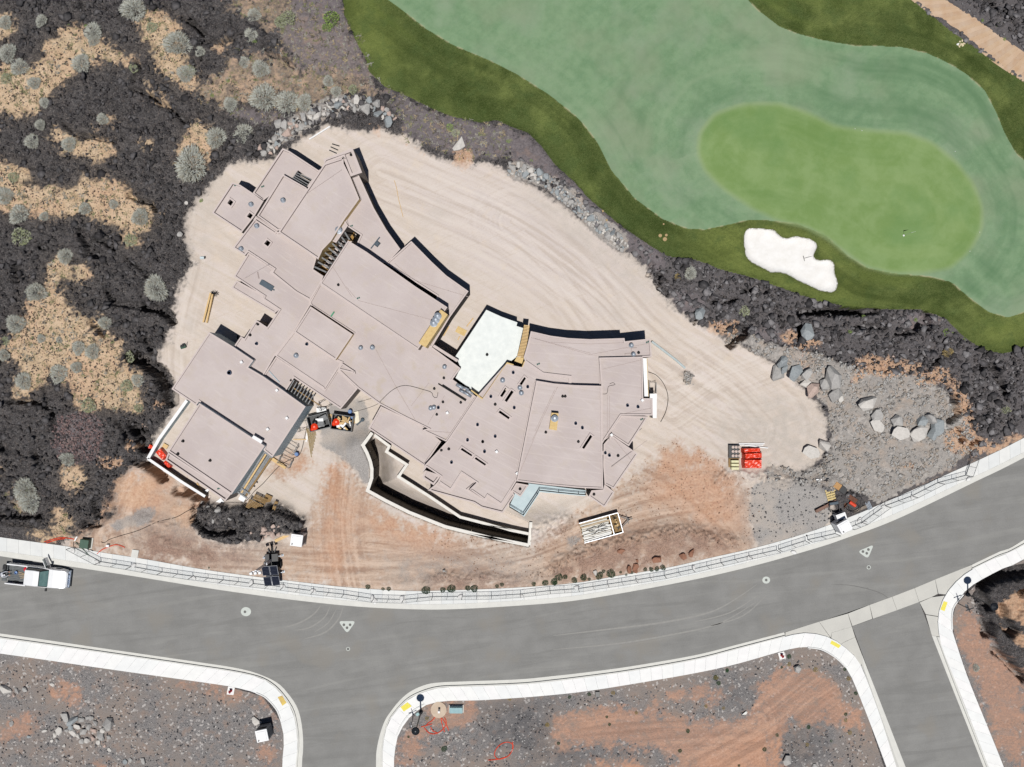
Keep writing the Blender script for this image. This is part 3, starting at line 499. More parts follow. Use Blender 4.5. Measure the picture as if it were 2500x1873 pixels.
def ground_material():
    k = N('ground_surface'); k.base = k.coord()
    def att(nm):
        a = k.n('ShaderNodeAttribute'); a.attribute_name = nm; sp = k.n('ShaderNodeSeparateColor'); k.l(a.outputs['Color'], sp.inputs[0])
        return sp.outputs[0], sp.outputs[1], sp.outputs[2], a.outputs['Alpha']
    sand, pad, dirt, rubb = att('ga'); grav, red, rough, fair = att('gb'); green, bunk, clay, brush = att('gc'); ash, lot, hgt, court = att('gd'); trk, ora, gdu, brn = att('ge')
    n1 = k.noise(.22, 4); n2 = k.noise(1.1, 4); n3 = k.noise(4.5, 4, rough=.65); n4 = k.noise(13, 3, rough=.7); v1 = k.vor(5.5); v2 = k.vor(11); v1c = k.vor(5.5, out='Color'); v2c = k.vor(3.0, out='Color'); n5 = k.noise(26, 2, rough=.7)
    nb = k.noise(.6, 5, rough=.6, dist=.3)
    def edge(m, w=.22):   # fine irregular edge between materials
        return k.mr(k.math('ADD', m, k.math('MULTIPLY', k.math('SUBTRACT', n3, .5), .9)), .5-w, .5+w)
    def two(c1, c2, f, a, b): return k.mix(k.mr(f, a, b), c1, c2)
    sepv = k.n('ShaderNodeSeparateColor'); k.l(v1c, sepv.inputs[0]); rv = sepv.outputs[0]
    sepw = k.n('ShaderNodeSeparateColor'); k.l(v2c, sepw.inputs[0]); rw = sepw.outputs[0]
    # lava: dark clinker, brownish and greyer fields, pale lichen flecks
    c = two(C3(66,64,66), C3(94,91,92), n2, .35, .65)
    c = k.mix(k.mr(nb, .54, .7, 0, .3), c, C3(92,86,84)); c = k.mix(k.mr(n4, .52, .66, 0, .8), c, C3(140,137,137)); c = k.mix(k.mr(n4, .5, .34, 0, .9), c, C3(20,19,20)); c = k.mix(k.mr(n5, .54, .66, 0, .7), c, C3(140,137,137)); c = k.mix(k.mr(n5, .44, .3, 0, .6), c, C3(18,18,19)); c = k.mix(k.math('MULTIPLY', hgt, .7), c, two(C3(132,128,130), C3(92,89,91), n4, .4, .6)); hb = two(C3(160,140,116), C3(124,114,100), n3, .4, .6); c = k.mix(k.math('MULTIPLY', k.math('MULTIPLY', court, k.mr(n4, .46, .6)), .65), c, hb)
    c = k.mix(k.math('MULTIPLY', k.mr(rv, .90, .94), k.mr(v1, .3, .15)), c, C3(150,143,140))
    # desert sand with dark gravel specks
    s = two(C3(228,202,172), C3(210,182,150), n2, .35, .65); s = k.mix(k.mr(n1, .45, .7, 0, .5), s, C3(222,180,150))
    s = k.mix(k.math('MULTIPLY', k.mr(v2, .34, .22), k.mr(n2, .44, .6, .25, 1)), s, C3(112,90,78)); s = k.mix(k.math('MULTIPLY', k.mr(rv, .78, .8), k.mr(v1, .3, .2)), s, C3(88,74,70))
    s = k.mix(k.mr(n3, .5, .72, 0, .6), s, C3(176,164,136)); s = k.mix(k.mr(nb, .52, .68, 0, .5), s, C3(186,170,142))
    c = k.mix(edge(sand, .4), c, s)
    b = two(C3(182,160,136), C3(140,128,118), n3, .38, .62); b = k.mix(k.mr(n2, .5, .62, 0, .8), b, C3(214,184,158)); b = k.mix(k.mr(nb, .54, .64, 0, .8), b, C3(96,90,90)); b = k.mix(k.mr(n4, .55, .75, 0, .6), b, C3(90,84,82))
    c = k.mix(k.math('MULTIPLY', edge(brush, .35), .85), c, b)
    a = two(C3(142,134,136), C3(112,106,110), n3, .36, .64); a = k.mix(k.mr(n2, .55, .7, 0, .6), a, C3(158,136,126)); a = k.mix(k.mr(n4, .58, .75, 0, .6), a, C3(180,165,158))
    c = k.mix(k.math('MULTIPLY', edge(ash, .4), .85), c, a)
    # graded pad: compacted pale soil, streaked by machine tracks
    st = k.noise(1.0, 4, k.coord((.16, 1.5, 1), R(30)), .6, .6); st2 = k.noise(2.2, 3, k.coord((.12, 2.2, 1), R(-22)), .6, .4)
    p = two(C3(215,202,190), C3(219,208,198), n2, .35, .65); p = k.mix(k.mr(st, .5, .62, 0, .6), p, C3(224,213,208)); p = k.mix(k.mr(st, .47, .33, 0, .5), p, C3(198,186,174))
    p = k.mix(k.math('MULTIPLY', hgt, .75), p, two(C3(227,217,212), C3(212,202,198), st, .4, .6)); p = k.mix(k.mr(st2, .56, .7, 0, .35), p, C3(202,188,172)); p = k.mix(k.mr(n4, .6, .72, 0, .35), p, C3(170,156,144)); p = k.mix(k.mr(n1, .55, .7, 0, .45), p, C3(198,190,182)); p = k.mix(k.mr(nb, .58, .7, 0, .4), p, C3(226,210,190))
    p = k.mix(k.math('MULTIPLY', k.mr(rv, .93, .95), k.mr(v2, .2, .12)), p, C3(140,128,118))
    p = k.mix(k.mr(trk, .52, .78, 0, .5), p, C3(230,221,213)); p = k.mix(k.mr(trk, .48, .24, 0, .5), p, C3(190,176,164)); p = k.mix(k.math('MULTIPLY', gdu, k.mr(n2, .3, .6, .3, .8)), p, two(C3(204,194,184), C3(184,178,170), n4, .4, .6))
    p = k.mix(k.mr(n5, .56, .72, 0, .3), p, C3(164,150,140))
    pe = k.math('MULTIPLY', k.math('MULTIPLY', pad, k.math('SUBTRACT', 1.0, pad)), 3.6, clamp=True); p = k.mix(k.math('MULTIPLY', pe, k.mr(n3, .3, .55)), p, two(C3(196,188,180), C3(140,134,130), n4, .45, .6))
    c = k.mix(k.mr(k.math('ADD', pad, k.math('MULTIPLY', k.math('SUBTRACT', n4, .5), 1.3)), .3, .7), c, p)
    st3 = k.noise(1.3, 4, k.coord((.3, 1.6, 1), R(8)), .65, .8); d = two(C3(206,181,160), C3(188,160,140), st3, .38, .62); d = k.mix(k.mr(n2, .5, .64, 0, .7), d, C3(192,178,166)); d = k.mix(k.mr(n1, .5, .62, 0, .5), d, C3(196,182,168)); d = k.mix(k.mr(nb, .56, .7, 0, .45), d, C3(184,148,126)); d = k.mix(k.mr(n3, .54, .68, 0, .5), d, C3(160,130,110))
    d = k.mix(k.mr(n4, .56, .7, 0, .5), d, C3(132,104,88)); d = k.mix(k.math('MULTIPLY', k.mr(rv, .85, .87), k.mr(v2, .25, .15)), d, C3(208,186,166))
    d = k.mix(k.mr(trk, .52, .74, 0, .7), d, C3(222,198,178)); d = k.mix(k.mr(trk, .48, .26, 0, .75), d, C3(158,128,110)); d = k.mix(k.math('MULTIPLY', ora, .75), d, two(C3(212,168,136), C3(190,142,114), n3, .38, .62))
    d = k.mix(k.math('MULTIPLY', gdu, k.mr(n3, .3, .55, .3, .9)), d, two(C3(180,170,162), C3(150,144,140), n4, .4, .6)); d = k.mix(k.math('MULTIPLY', brn, .85), d, k.mix(k.mr(n4, .5, .64), two(C3(172,138,120), C3(146,116,102), n3, .38, .62), C3(96,76,68))); d = k.mix(k.mr(n5, .56, .7, 0, .4), d, C3(134,110,96))
    c = k.mix(k.math('MULTIPLY', edge(dirt, .45), .92), c, d)
    g = two(C3(184,178,172), C3(164,160,156), n3, .35, .65); g = k.mix(k.mr(n4, .55, .7, 0, .7), g, C3(118,116,115)); g = k.mix(k.mr(rw, .8, .9, 0, .5), g, C3(206,200,194)); g = k.mix(k.mr(nb, .5, .64, 0, .7), g, C3(190,174,160))
    c = k.mix(edge(rubb, .2), c, g)
    cl = two(C3(228,196,166), C3(206,164,134), n3, .35, .65); cl = k.mix(k.mr(n4, .55, .7, 0, .5), cl, C3(150,112,92)); c = k.mix(k.math('MULTIPLY', k.mr(k.math('ADD', clay, k.math('MULTIPLY', k.math('SUBTRACT', n2, .5), .7)), .2, .9), .85), c, cl)
    gv = two(C3(120,120,121), C3(186,184,182), n5, .42, .58); gv = k.mix(k.mr(n1, .48, .6, 0, .6), gv, C3(196,184,172)); gv = k.mix(k.mr(v2, .12, .3, .7, 0), gv, C3(100,100,102)); c = k.mix(k.math('MULTIPLY', edge(grav, .4), .8), c, gv)
    # vacant lots: grey scoria over red soil
    lo = two(C3(122,120,121), C3(168,164,162), n4, .4, .6); lo = k.mix(k.mr(n5, .5, .36, 0, .7), lo, C3(72,71,73)); lo = k.mix(k.mr(v2, .1, .3, .5, 0), lo, C3(80,79,81)); lo = k.mix(k.mr(n1, .44, .62, 0, .75), lo, two(C3(172,156,144), C3(144,134,128), n4, .4, .6)); lo = k.mix(k.mr(n2, .52, .66, 0, .6), lo, C3(164,144,132)); lo = k.mix(k.mr(rv, .93, .95, 0, .8), lo, C3(205,200,196))
    c = k.mix(edge(lot, .08), c, lo); c = k.mix(k.math('MULTIPLY', k.math('MULTIPLY', lot, gdu), k.mr(n4, .4, .55)), c, C3(104,103,105))
    rd = two(C3(204,160,136), C3(178,146,128), n3, .36, .64); rd = k.mix(k.mr(nb, .54, .7, 0, .6), rd, C3(222,168,138)); rd = k.mix(k.mr(st3, .54, .66, 0, .6), rd, C3(168,150,140)); rd = k.mix(k.mr(n4, .55, .68, 0, .55), rd, C3(112,96,90)); rd = k.mix(k.math('MULTIPLY', ora, .8), rd, two(C3(226,174,142), C3(206,152,120), n3, .35, .65)); rd = k.mix(k.mr(trk, .52, .72, 0, .5), rd, C3(226,182,154)); rd = k.mix(k.mr(trk, .48, .28, 0, .5), rd, C3(160,124,104)); rd = k.mix(k.mr(n2, .56, .7, 0, .6), rd, C3(152,140,132))
    c = k.mix(k.math('MULTIPLY', k.mr(k.math('ADD', red, k.math('MULTIPLY', k.math('SUBTRACT', n4, .5), 1.0)), .1, .95), .82), c, rd)
    # turf
    mow = k.noise(1.4, 3, k.coord((.14, 1.2, 1), R(-38)), .6, .5)
    t = two(C3(74,90,44), C3(98,110,62), n3, .3, .7); t = k.mix(k.mr(n1, .5, .62, 0, .7), t, C3(126,138,78)); t = k.mix(k.mr(mow, .52, .68, 0, .35), t, C3(62,76,34)); t = k.mix(k.mr(k.noise(.35, 4, rough=.6), .5, .64, 0, .7), t, C3(56,72,30)); t = k.mix(k.math('MULTIPLY', hgt, k.mr(n3, .25, .6, .45, 1)), t, two(C3(142,152,86), C3(118,132,62), n4, .4, .6)); t = k.mix(k.mr(nb, .5, .64, 0, .5), t, C3(84,104,58)); t = k.mix(k.mr(n4, .54, .75, 0, .55), t, C3(136,142,96)); t = k.mix(k.mr(n4, .45, .3, 0, .6), t, C3(40,58,24))
    t = k.mix(k.mr(trk, .52, .8, 0, .4), t, C3(112,128,62)); t = k.mix(k.mr(trk, .48, .2, 0, .55), t, C3(50,66,26)); t = k.mix(k.mr(n5, .54, .68, 0, .45), t, C3(128,138,82)); t = k.mix(k.mr(n5, .46, .32, 0, .5), t, C3(38,52,20))
    c = k.mix(k.mr(k.math('ADD', rough, k.math('MULTIPLY', k.math('SUBTRACT', n4, .5), 1.6)), .35, .65), c, t)
    fw = two(C3(116,146,110), C3(130,158,122), n2, .36, .62); fw = k.mix(k.mr(mow, .54, .7, 0, .25), fw, C3(98,134,102)); fw = k.mix(k.mr(n5, .5, .66, 0, .2), fw, C3(86,118,88)); fw = k.mix(k.mr(n1, .5, .66, 0, .6), fw, C3(142,160,134)); fw = k.mix(k.mr(n3, .5, .7, 0, .3), fw, C3(120,156,122)); fw = k.mix(k.mr(n4, .5, .75, 0, .35), fw, C3(156,178,150)); fw = k.mix(k.mr(k.noise(.13, 3), .5, .64, 0, .45), fw, C3(142,152,126)); fw = k.mix(k.mr(k.noise(.2, 3, k.coord((1,1,1), 1.0)), .54, .7, 0, .3), fw, C3(96,130,96))
    fe = k.math('MULTIPLY', k.math('MULTIPLY', fair, k.math('SUBTRACT', 1.0, fair)), 3.0, clamp=True)
    fw = k.mix(k.mr(trk, .53, .95, 0, .6), fw, C3(148,168,136)); fw = k.mix(k.mr(trk, .47, .08, 0, .65), fw, C3(90,124,90))
    c = k.mix(k.mr(fair, .35, .65), c, fw); c = k.mix(k.math('MULTIPLY', fe, k.mr(n2, .5, .6, 0, .7)), c, C3(190,180,146))
    gr = two(C3(122,150,90), C3(134,160,104), nb, .38, .62); gr = k.mix(k.mr(n1, .5, .68, 0, .6), gr, C3(110,144,88)); gr = k.mix(k.mr(n4, .5, .8, 0, .25), gr, C3(156,174,130))
    ge = k.math('MULTIPLY', k.math('MULTIPLY', green, k.math('SUBTRACT', 1.0, green)), 2.4, clamp=True)
    gr = k.mix(k.mr(trk, .53, .9, 0, .4), gr, C3(150,172,116)); gr = k.mix(k.mr(trk, .47, .1, 0, .5), gr, C3(98,132,72))
    c = k.mix(k.mr(green, .1, .9), c, gr); c = k.mix(k.math('MULTIPLY', ge, k.mr(n1, .3, .7, .2, .7)), c, C3(158,174,132))
    bk = two(C3(250,249,247), C3(242,240,236), n2, .35, .65); c = k.mix(k.mr(bunk, .45, .55), c, bk)
    be = k.math('MULTIPLY', k.math('MULTIPLY', bunk, k.math('SUBTRACT', 1.0, bunk)), 3.6, clamp=True); c = k.mix(k.math('MULTIPLY', be, k.mr(n3, .35, .6)), c, C3(92,96,60))
    k.l(c, k.b.inputs['Base Color']); k.b.inputs['Roughness'].default_value = .95; k.b.inputs['Specular IOR Level'].default_value = .1
    turf = k.math('MAXIMUM', fair, bunk); soft = k.math('MAXIMUM', k.math('MULTIPLY', k.math('MULTIPLY', pad, .8), k.math('SUBTRACT', 1.0, rubb)), turf)
    hh = k.math('ADD', n4, k.math('MULTIPLY', n3, .8)); hh = k.math('SUBTRACT', hh, k.math('MULTIPLY', v1, .7))
    k.bump(hh, k.math('SUBTRACT', 1.0, k.math('MULTIPLY', soft, .9)), .07)
    return k.m
GM = ground_material()
for ci, nm in enumerate(NAMES):
    q = quads[cls == ci]
    if not len(q): continue
    used = np.unique(q); remap = np.zeros(NX*NY, np.int32); remap[used] = np.arange(len(used), dtype=np.int32); q = remap[q]
    me = bpy.data.meshes.new(nm); me.vertices.add(len(used)); me.vertices.foreach_set('co', co[used].ravel())
    me.loops.add(q.size); me.loops.foreach_set('vertex_index', q.ravel()); me.polygons.add(len(q))
    me.polygons.foreach_set('loop_start', np.arange(0, q.size, 4, dtype=np.int32)); me.polygons.foreach_set('use_smooth', np.ones(len(q), bool))
    me.update(calc_edges=True)
    for an, arr in zip(('ga', 'gb', 'gc', 'gd', 'ge'), CH):
        at = me.attributes.new(an, 'FLOAT_COLOR', 'POINT'); at.data.foreach_set('color', arr[used].ravel())
    me.materials.append(GM); tag(link(nm, me), kind='structure')

# ================================================================== roads, kerbs, walks
def resample(pts, n=None, step=None):
    P = [Vector((p[0], p[1])) for p in pts]; d = [0.0]
    # smooth the surveyed line a little (Catmull-Rom)
    q = []
    for i in range(len(P)-1):
        a, b, c_, e = P[max(i-1, 0)], P[i], P[i+1], P[min(i+2, len(P)-1)]
        for t in (0, .2, .4, .6, .8):
            q.append(.5*((2*b)+(c_-a)*t+(2*a-5*b+4*c_-e)*t*t+(-a+3*b-3*c_+e)*t**3))
    q.append(P[-1]); P = q
    for a, b in zip(P, P[1:]): d.append(d[-1]+(b-a).length)
    L = d[-1]; n = n or max(2, int(round(L/step))+1); out = []; j = 0
    for i in range(n):
        t = L*i/(n-1)
        while j < len(d)-2 and d[j+1] < t: j += 1
        s = (t-d[j])/max(d[j+1]-d[j], 1e-9); p = P[j].lerp(P[j+1], s); out.append((p.x, p.y))
    return out
ASPH = N('asphalt'); k = ASPH; k.base = k.coord()
n1 = k.noise(.5, 4); n2 = k.noise(9, 3, rough=.7); sw = k.noise(1.0, 4, k.coord((.10, 1.0, 1), R(-8)), .6, .8)
c = k.mix(k.mr(n1, .35, .65), C3(144,144,142), C3(134,134,132)); c = k.mix(k.mr(sw, .54, .7, 0, .4), c, C3(160,160,156)); c = k.mix(k.mr(sw, .46, .34, 0, .5), c, C3(124,124,122))
c = k.mix(k.mr(n2, .5, .8, 0, .3), c, C3(168,166,162)); c = k.mix(k.mr(n2, .42, .25, 0, .35), c, C3(98,98,98)); c = k.mix(k.mr(k.noise(.25, 3), .56, .68, 0, .4), c, C3(152,147,138))
k.l(c, k.b.inputs['Base Color']); k.b.inputs['Roughness'].default_value = .9; k.bump(n2, .15, .02); ASPH = k.m
def conc(name, r, g, b, sc=1.5):
    return M(name, C3(r, g, b), C3(r-9, g-9, b-8), scale=sc, rough=.85, bump=.05, fine=.07)
CONC_N = conc('concrete_walk', 238,240,238); CONC_S = conc('concrete_bright', 252,253,251); CONC_K = conc('concrete_kerb', 228,228,222); CONC_A = conc('concrete_apron', 214,213,206, .7)
CONC_SL = [CONC_N, conc('concrete_walk_b', 235,238,237), conc('concrete_walk_c', 241,242,239)]
CONC_SS = [CONC_S, conc('concrete_bright_b', 249,251,250), conc('concrete_bright_c', 253,253,252)]
def sheet(name, pts, z, mat, kind='structure'):
    P = [W(x, y, z) for x, y in pts]; tr = tessellate_polygon([P]); b = MB(); b.add(P, [t if area([P[i] for i in t]) > 0 else t[::-1] for t in tr])
    o = b.build(name, mat); return tag(o, kind=kind) if kind else o
road = sheet('road', resample(N_EDGE, 160)+resample([(3100,930),(2800,1120),(2500,1318),(2371,1379),(2233,1436),(2062,1498),(1915,1544)][::1], 60)+resample(S2_EDGE[::-1], 80)+resample(S1_EDGE[::-1], 80), 0.0, ASPH)
side = sheet('side_road', S('P',[(2080.3,1529.7),(2244.4,1469.8),(2322,1672),(2401,1873),(2480,2080),(2570,2300),(2380,2300),(2292,2080),(2211,1873),(2134,1675)]), 0.0, ASPH)
APRON = resample([(3100,930),(2800,1120),(2500,1318),(2371,1379),(2233,1436),(2062,1498),(1915,1544)], 60)
ap = empty('valley_gutter', kind='structure')
def slab_part(pts, z0, z1, mat, parent, name='slab', shrink=.012):
    P = WP(pts, z1); cx = sum(p.x for p in P)/len(P); cy = sum(p.y for p in P)/len(P)
    P = [Vector((p.x+(cx-p.x)/max((Vector((cx, cy, 0))-Vector((p.x, p.y, 0))).length, .1)*shrink, p.y+(cy-p.y)/max((Vector((cx, cy, 0))-Vector((p.x, p.y, 0))).length, .1)*shrink)) for p in P]
    b = MB(); b.prism([(p.x, p.y) for p in P], z0, z1); return b.build(name, mat, parent)
# apron slabs between the through road and the side road
sR = S2_KERB
for pts in ([(1917,1544),(2000,1518),(2028,1558),(1994,1548),(1958,1546),(1917,1554)], [(2000,1518),(2070,1498),(2080,1530),(2030,1545),(2028,1557)], [(2070,1498),(2123,1477),(2130,1511),(2081,1529)],
            [(2123,1477),(2178,1457),(2190,1490),(2131,1511)], [(2178,1457),(2233,1436),(2244,1470),(2190,1490)], [(2030,1545),(2080,1530),(2088,1556),(2065,1566),(2053,1573),(2029,1558)],
            [(2065,1566),(2088,1556),(2105,1600),(2113,1648),(2103,1627),(2085,1600),(2053,1573)], [(2233,1436),(2283,1415),(2290,1450),(2275,1458),(2244,1470)],
            [(2283,1415),(2320,1400),(2373,1379),(2373,1391),(2335,1420),(2310,1452),(2291,1450)], [(2275,1458),(2308,1454),(2294,1488),(2291,1505),(2260,1500),(2245,1471)], [(2260,1501),(2291,1506),(2290,1520),(2294,1556),(2275,1552)]):
    slab_part(pts, -.1, .012, CONC_A, ap)
# gutters and kerbs along each edge
def strip(name, L, Rr, prof, mat, parent=None, n=120, kind='structure'):
    """prof: list of (t across 0..1, z)"""
    a, b_ = resample(L, n), resample(Rr, n); vs = []; m = len(prof)
    for p, q in zip(a, b_):
        for t, z in prof: vs.append(W(p[0]+(q[0]-p[0])*t, p[1]+(q[1]-p[1])*t, z))
    fs = [(i*m+j, i*m+j+1, (i+1)*m+j+1, (i+1)*m+j) for i in range(n-1) for j in range(m-1)]
    me_area = (vs[1]-vs[0]).cross(vs[m]-vs[0]).z
    if me_area < 0: fs = [f[::-1] for f in fs]
    o = MB().add(vs, fs).build(name, mat, parent)
    if kind: tag(o, kind=kind)
    return o
NB, NE = resample(N_BACK, 200), resample(N_EDGE, 200)
N_KERB = [(a[0]*.28+b[0]*.72, a[1]*.28+b[1]*.72) for a, b in zip(NB, NE)]
strip('kerb', NE, N_KERB, [(0, -.1), (0, .006), (.25, .012), (.6, .07), (.93, .12), (1, .12), (1, -.1)], CONC_K, n=260)
strip('kerb', S1_EDGE, S1_KERB, [(0, -.1), (0, .006), (.74, .0), (.76, .17), (1, .18), (1, -.1)], CONC_K, n=160)
strip('kerb', S2_EDGE, S2_KERB[:18], [(0, -.1), (0, .006), (.74, .0), (.76, .17), (1, .18), (1, -.1)], CONC_K, n=200)
S3_EDGE = S('P',[(3100,930),(2800,1120),(2500,1318),(2440,1347),(2373,1379)]); strip('kerb', S3_EDGE, S3_KERB[:5], [(0, -.1), (0, .006), (.72, .0), (.78, .14), (1, .15), (1, -.1)], CONC_K, n=80)
strip('kerb', [(2105,1600),(2134,1675),(2211,1873),(2292,2080),(2380,2300)], S('P',[(2103,1627),(2117,1662),(2189,1873),(2260,2080),(2340,2300)]), [(0, -.1), (0, .006), (.72, .0), (.8, .05), (1, .15), (1, -.1)], CONC_K, n=60)
strip('kerb', [(2275,1552),(2322,1672),(2401,1873),(2480,2080),(2570,2300)], S('P',[(2294,1556),(2337,1675),(2413.5,1873),(2500,2100),(2580,2300)]), [(0, -.1), (0, .006), (.55, .0), (.7, .14), (1, .15), (1, -.1)], CONC_K, n=60)
def walk(name, back, kerb, step, mats, z1, seed):
    e = empty(name, kind='structure'); r = random.Random(seed)
    n = max(2, int(round(sum(math.dist(a, b) for a, b in zip(kerb, kerb[1:]))/step)))+1
    a, b_ = resample(back, n), resample(kerb, n)
    for i in range(n-1):
        cx = (a[i][0]+b_[i+1][0])/2; cy = (a[i][1]+b_[i+1][1])/2
        if not (-60 < cx < 2560 and -60 < cy < 1940): continue
        slab_part([a[i], a[i+1], b_[i+1], b_[i]], -.3, z1+r.uniform(-.004, .004), r.choice(mats), e, 'slab', .008)
    return e
walk('north_pavement', NB, N_KERB, 29, CONC_SL, .125, 1)
walk('south_pavement', S1_BACK, S1_KERB, 29, CONC_SS, .155, 2)
walk('middle_pavement', S2_BACK, S2_KERB, 27.5, CONC_SS, .155, 3)
walk('corner_pavement', S3_BACK, S3_KERB, 28, CONC_SS, .155, 4)
# low back kerbs at the corners
for L in ([(625,1692),(645,1701),(662,1717),(676,1735),(684,1755)], [(968,1795),(978,1772),(992,1752),(1012,1733),(1035,1720)], [(1972,1581),(2005,1586),(2035,1602),(2052,1616),(2066,1630)], [(2352,1452),(2330,1480),(2324,1506),(2325,1537)]):
    b = MB(); q = resample(L, 14); b.tube([W(x, y, .20) for x, y in q], .07, 5); tag(b.build('edging', CONC_S), 'low curved concrete edging behind the ramp at the %s corner' % ('lower left lot' if L[2][0] < 800 else 'middle lot left' if L[2][0] < 1500 else 'middle lot right' if L[2][0] < 2200 else 'lower right lot'), 'kerb', 'corner edgings')
YEL = M('tactile_yellow', C3(250,240,110), C3(236,222,96), 8, bump=.3); YELD = M('tactile_yellow_dusty', C3(240,214,110), C3(206,176,120), 2.5, bump=.3)
for (fr, pts, mt, lb) in (('bl', [(1310,400),(1390,370),(1470,500),(1395,555)], YELD, 'dusty yellow tactile panel at the rounded corner of the lower left lot'), ('85', [(565,1010),(640,958),(685,1000),(600,1058)], YEL, 'yellow tactile panel on the corner ramp beside the left street lamp'),
                      ('170', [(1460,290),(1560,345),(1535,375),(1445,325)], YEL, 'yellow tactile panel on the corner west of the side road'), ('20', [(1345,742),(1385,755),(1352,850),(1308,832)], YEL, 'yellow tactile panel on the corner east of the side road')):
    o = slab_part(S(fr, pts), .12, .175, mt, None, 'tactile_panel', 0); tag(o, lb, 'tactile panel', 'tactile panels')
# pale dust left by tyres turning in and out of the site
DUST = M('road_dust', C3(158,157,153), C3(148,147,144), 3)
for i, (fr, pts, w_) in enumerate([('50',[(1250,610),(1180,700),(1040,790),(860,850)],.16), ('50',[(1350,620),(1290,740),(1130,850),(960,880)],.14), ('50',[(1490,630),(1440,760),(1300,900),(1080,970)],.16), ('50',[(1420,650),(1330,800),(1180,900)],.1), ('135',[(0,1335),(600,1265),(1200,1190),(1700,1080),(2000,920),(2200,780)],.18), ('135',[(0,1485),(700,1420),(1300,1320),(1800,1200),(2209,960)],.16), ('135',[(1500,1190),(1900,1090),(2209,900)],.12), ('135',[(1700,1230),(2050,1120),(2300,900)],.12), ('20',[(130,565),(330,570),(560,620),(720,690),(880,860)],.07)]):
    q = resample(S(fr, pts), 40); n_ = len(q); A = []; 
    for j in range(n_):
        t = Vector((q[min(j+1, n_-1)][0]-q[max(j-1, 0)][0], q[min(j+1, n_-1)][1]-q[max(j-1, 0)][1])).normalized(); h_ = w_*12.5*math.sin(math.pi*(j+.3)/(n_-.4))**.5; A.append((q[j][0]-t.y*h_, q[j][1]+t.x*h_)); A.append((q[j][0]+t.y*h_, q[j][1]-t.x*h_))
    b = MB(); b.add([W(x, y, .004) for x, y in A], [(2*j, 2*j+1, 2*j+3, 2*j+2) for j in range(n_-1)]); tag(b.build('tyre_mark', DUST if i < 8 else M('tyre_black', C3(124,124,122))), kind='structure')
# manhole collars
MHC = conc('collar_concrete', 214,220,214, 2); MHI = M('cast_iron', C3(128,128,126), C3(105,105,104), 8, metal=.0)
def collar(pts, covers, label):
    e = empty('manhole_collar', W(*covers[0], 0), label=label, cat='manhole', group='manhole collars in the road'); b = MB(); b.prism([p[:2] for p in WP(pts, .012)], -.05, .012)
    o = b.build('collar', MHC, e); o.matrix_parent_inverse = Matrix.Translation(-e.location)
    for x, y in covers:
        p = W(x, y, .02); b = MB(); b.lathe(0, 0, [(.13, -.01), (.13, .01), (.09, .018)], 16); c = b.build('cover', MHI, e); c.location = p-e.location
def disc(cx, cy, rx, ry=None, n=24): return [(cx+rx*math.cos(2*math.pi*i/n), cy+(ry or rx)*math.sin(2*math.pi*i/n)) for i in range(n)]
collar([s1('50', *p) for p in disc(444, 678, 55, 49)], [s1('50', 433, 680)], 'round pale concrete manhole collar with a small dark cover, left part of the road')
def rtri(fr, A_, r):
    out = []
    for i in range(3):
        p, a, b = Vector(A_[i]), Vector(A_[i-1]), Vector(A_[(i+1) % 3]); u = (a-p).normalized(); v = (b-p).normalized()
        for t in (0, .25, .5, .75, 1): q = (p+u*r)*(1-t)**2+p*2*t*(1-t)+(p+v*r)*t*t; out.append((q.x, q.y))
    return S(fr, out)
collar(rtri('50', [(1440,780),(1535,915),(1630,780)], 40), [s1('50', 1500, 820), s1('50', 1567, 820), s1('50', 1534, 852)], 'heart shaped concrete collar with three covers south of the site entrance')
collar(rtri('20', [(415,205),(525,285),(590,130)], 40), [s1('20', 472, 207), s1('20', 531, 185), s1('20', 513, 226)], 'rounded triangular concrete collar with three covers, right part of the road')
collar([s1('50', *p) for p in disc(1545, 1081, 21)], [s1('50', 1545, 1081)], 'smallest round concrete collar below the heart shaped one')
collar([s1('20', *p) for p in disc(535, 377, 22)], [s1('20', 535, 377)], 'small round concrete collar below the right triangular one')
collar([s1('135', *p) for p in disc(2300, 735, 42, 38)], [s1('135', 2300, 735)], 'round concrete manhole collar near the far kerb, right of centre')
# cart path
CARTM = [M('paver_path_%d' % i, C3(*c1), C3(*c2), 1.2, bump=.1, fine=.05) for i, (c1, c2) in enumerate((((206,182,156),(196,164,132)), ((210,186,162),(200,170,140)), ((202,180,158),(192,160,130))))]
e = empty('cart_path', kind='structure'); a, b_ = resample(CP_L, 46), resample(CP_R, 46)
for i in range(45): 
    z = ground_z(*W((a[i][0]+b_[i][0])/2, (a[i][1]+b_[i][1])/2, .4)[:2])+.05
    if b_[i][1] < 700: slab_part([a[i], a[i+1], b_[i+1], b_[i]], z-.4, max(z, .25), CARTM[i % 3], e, 'slab', .01)
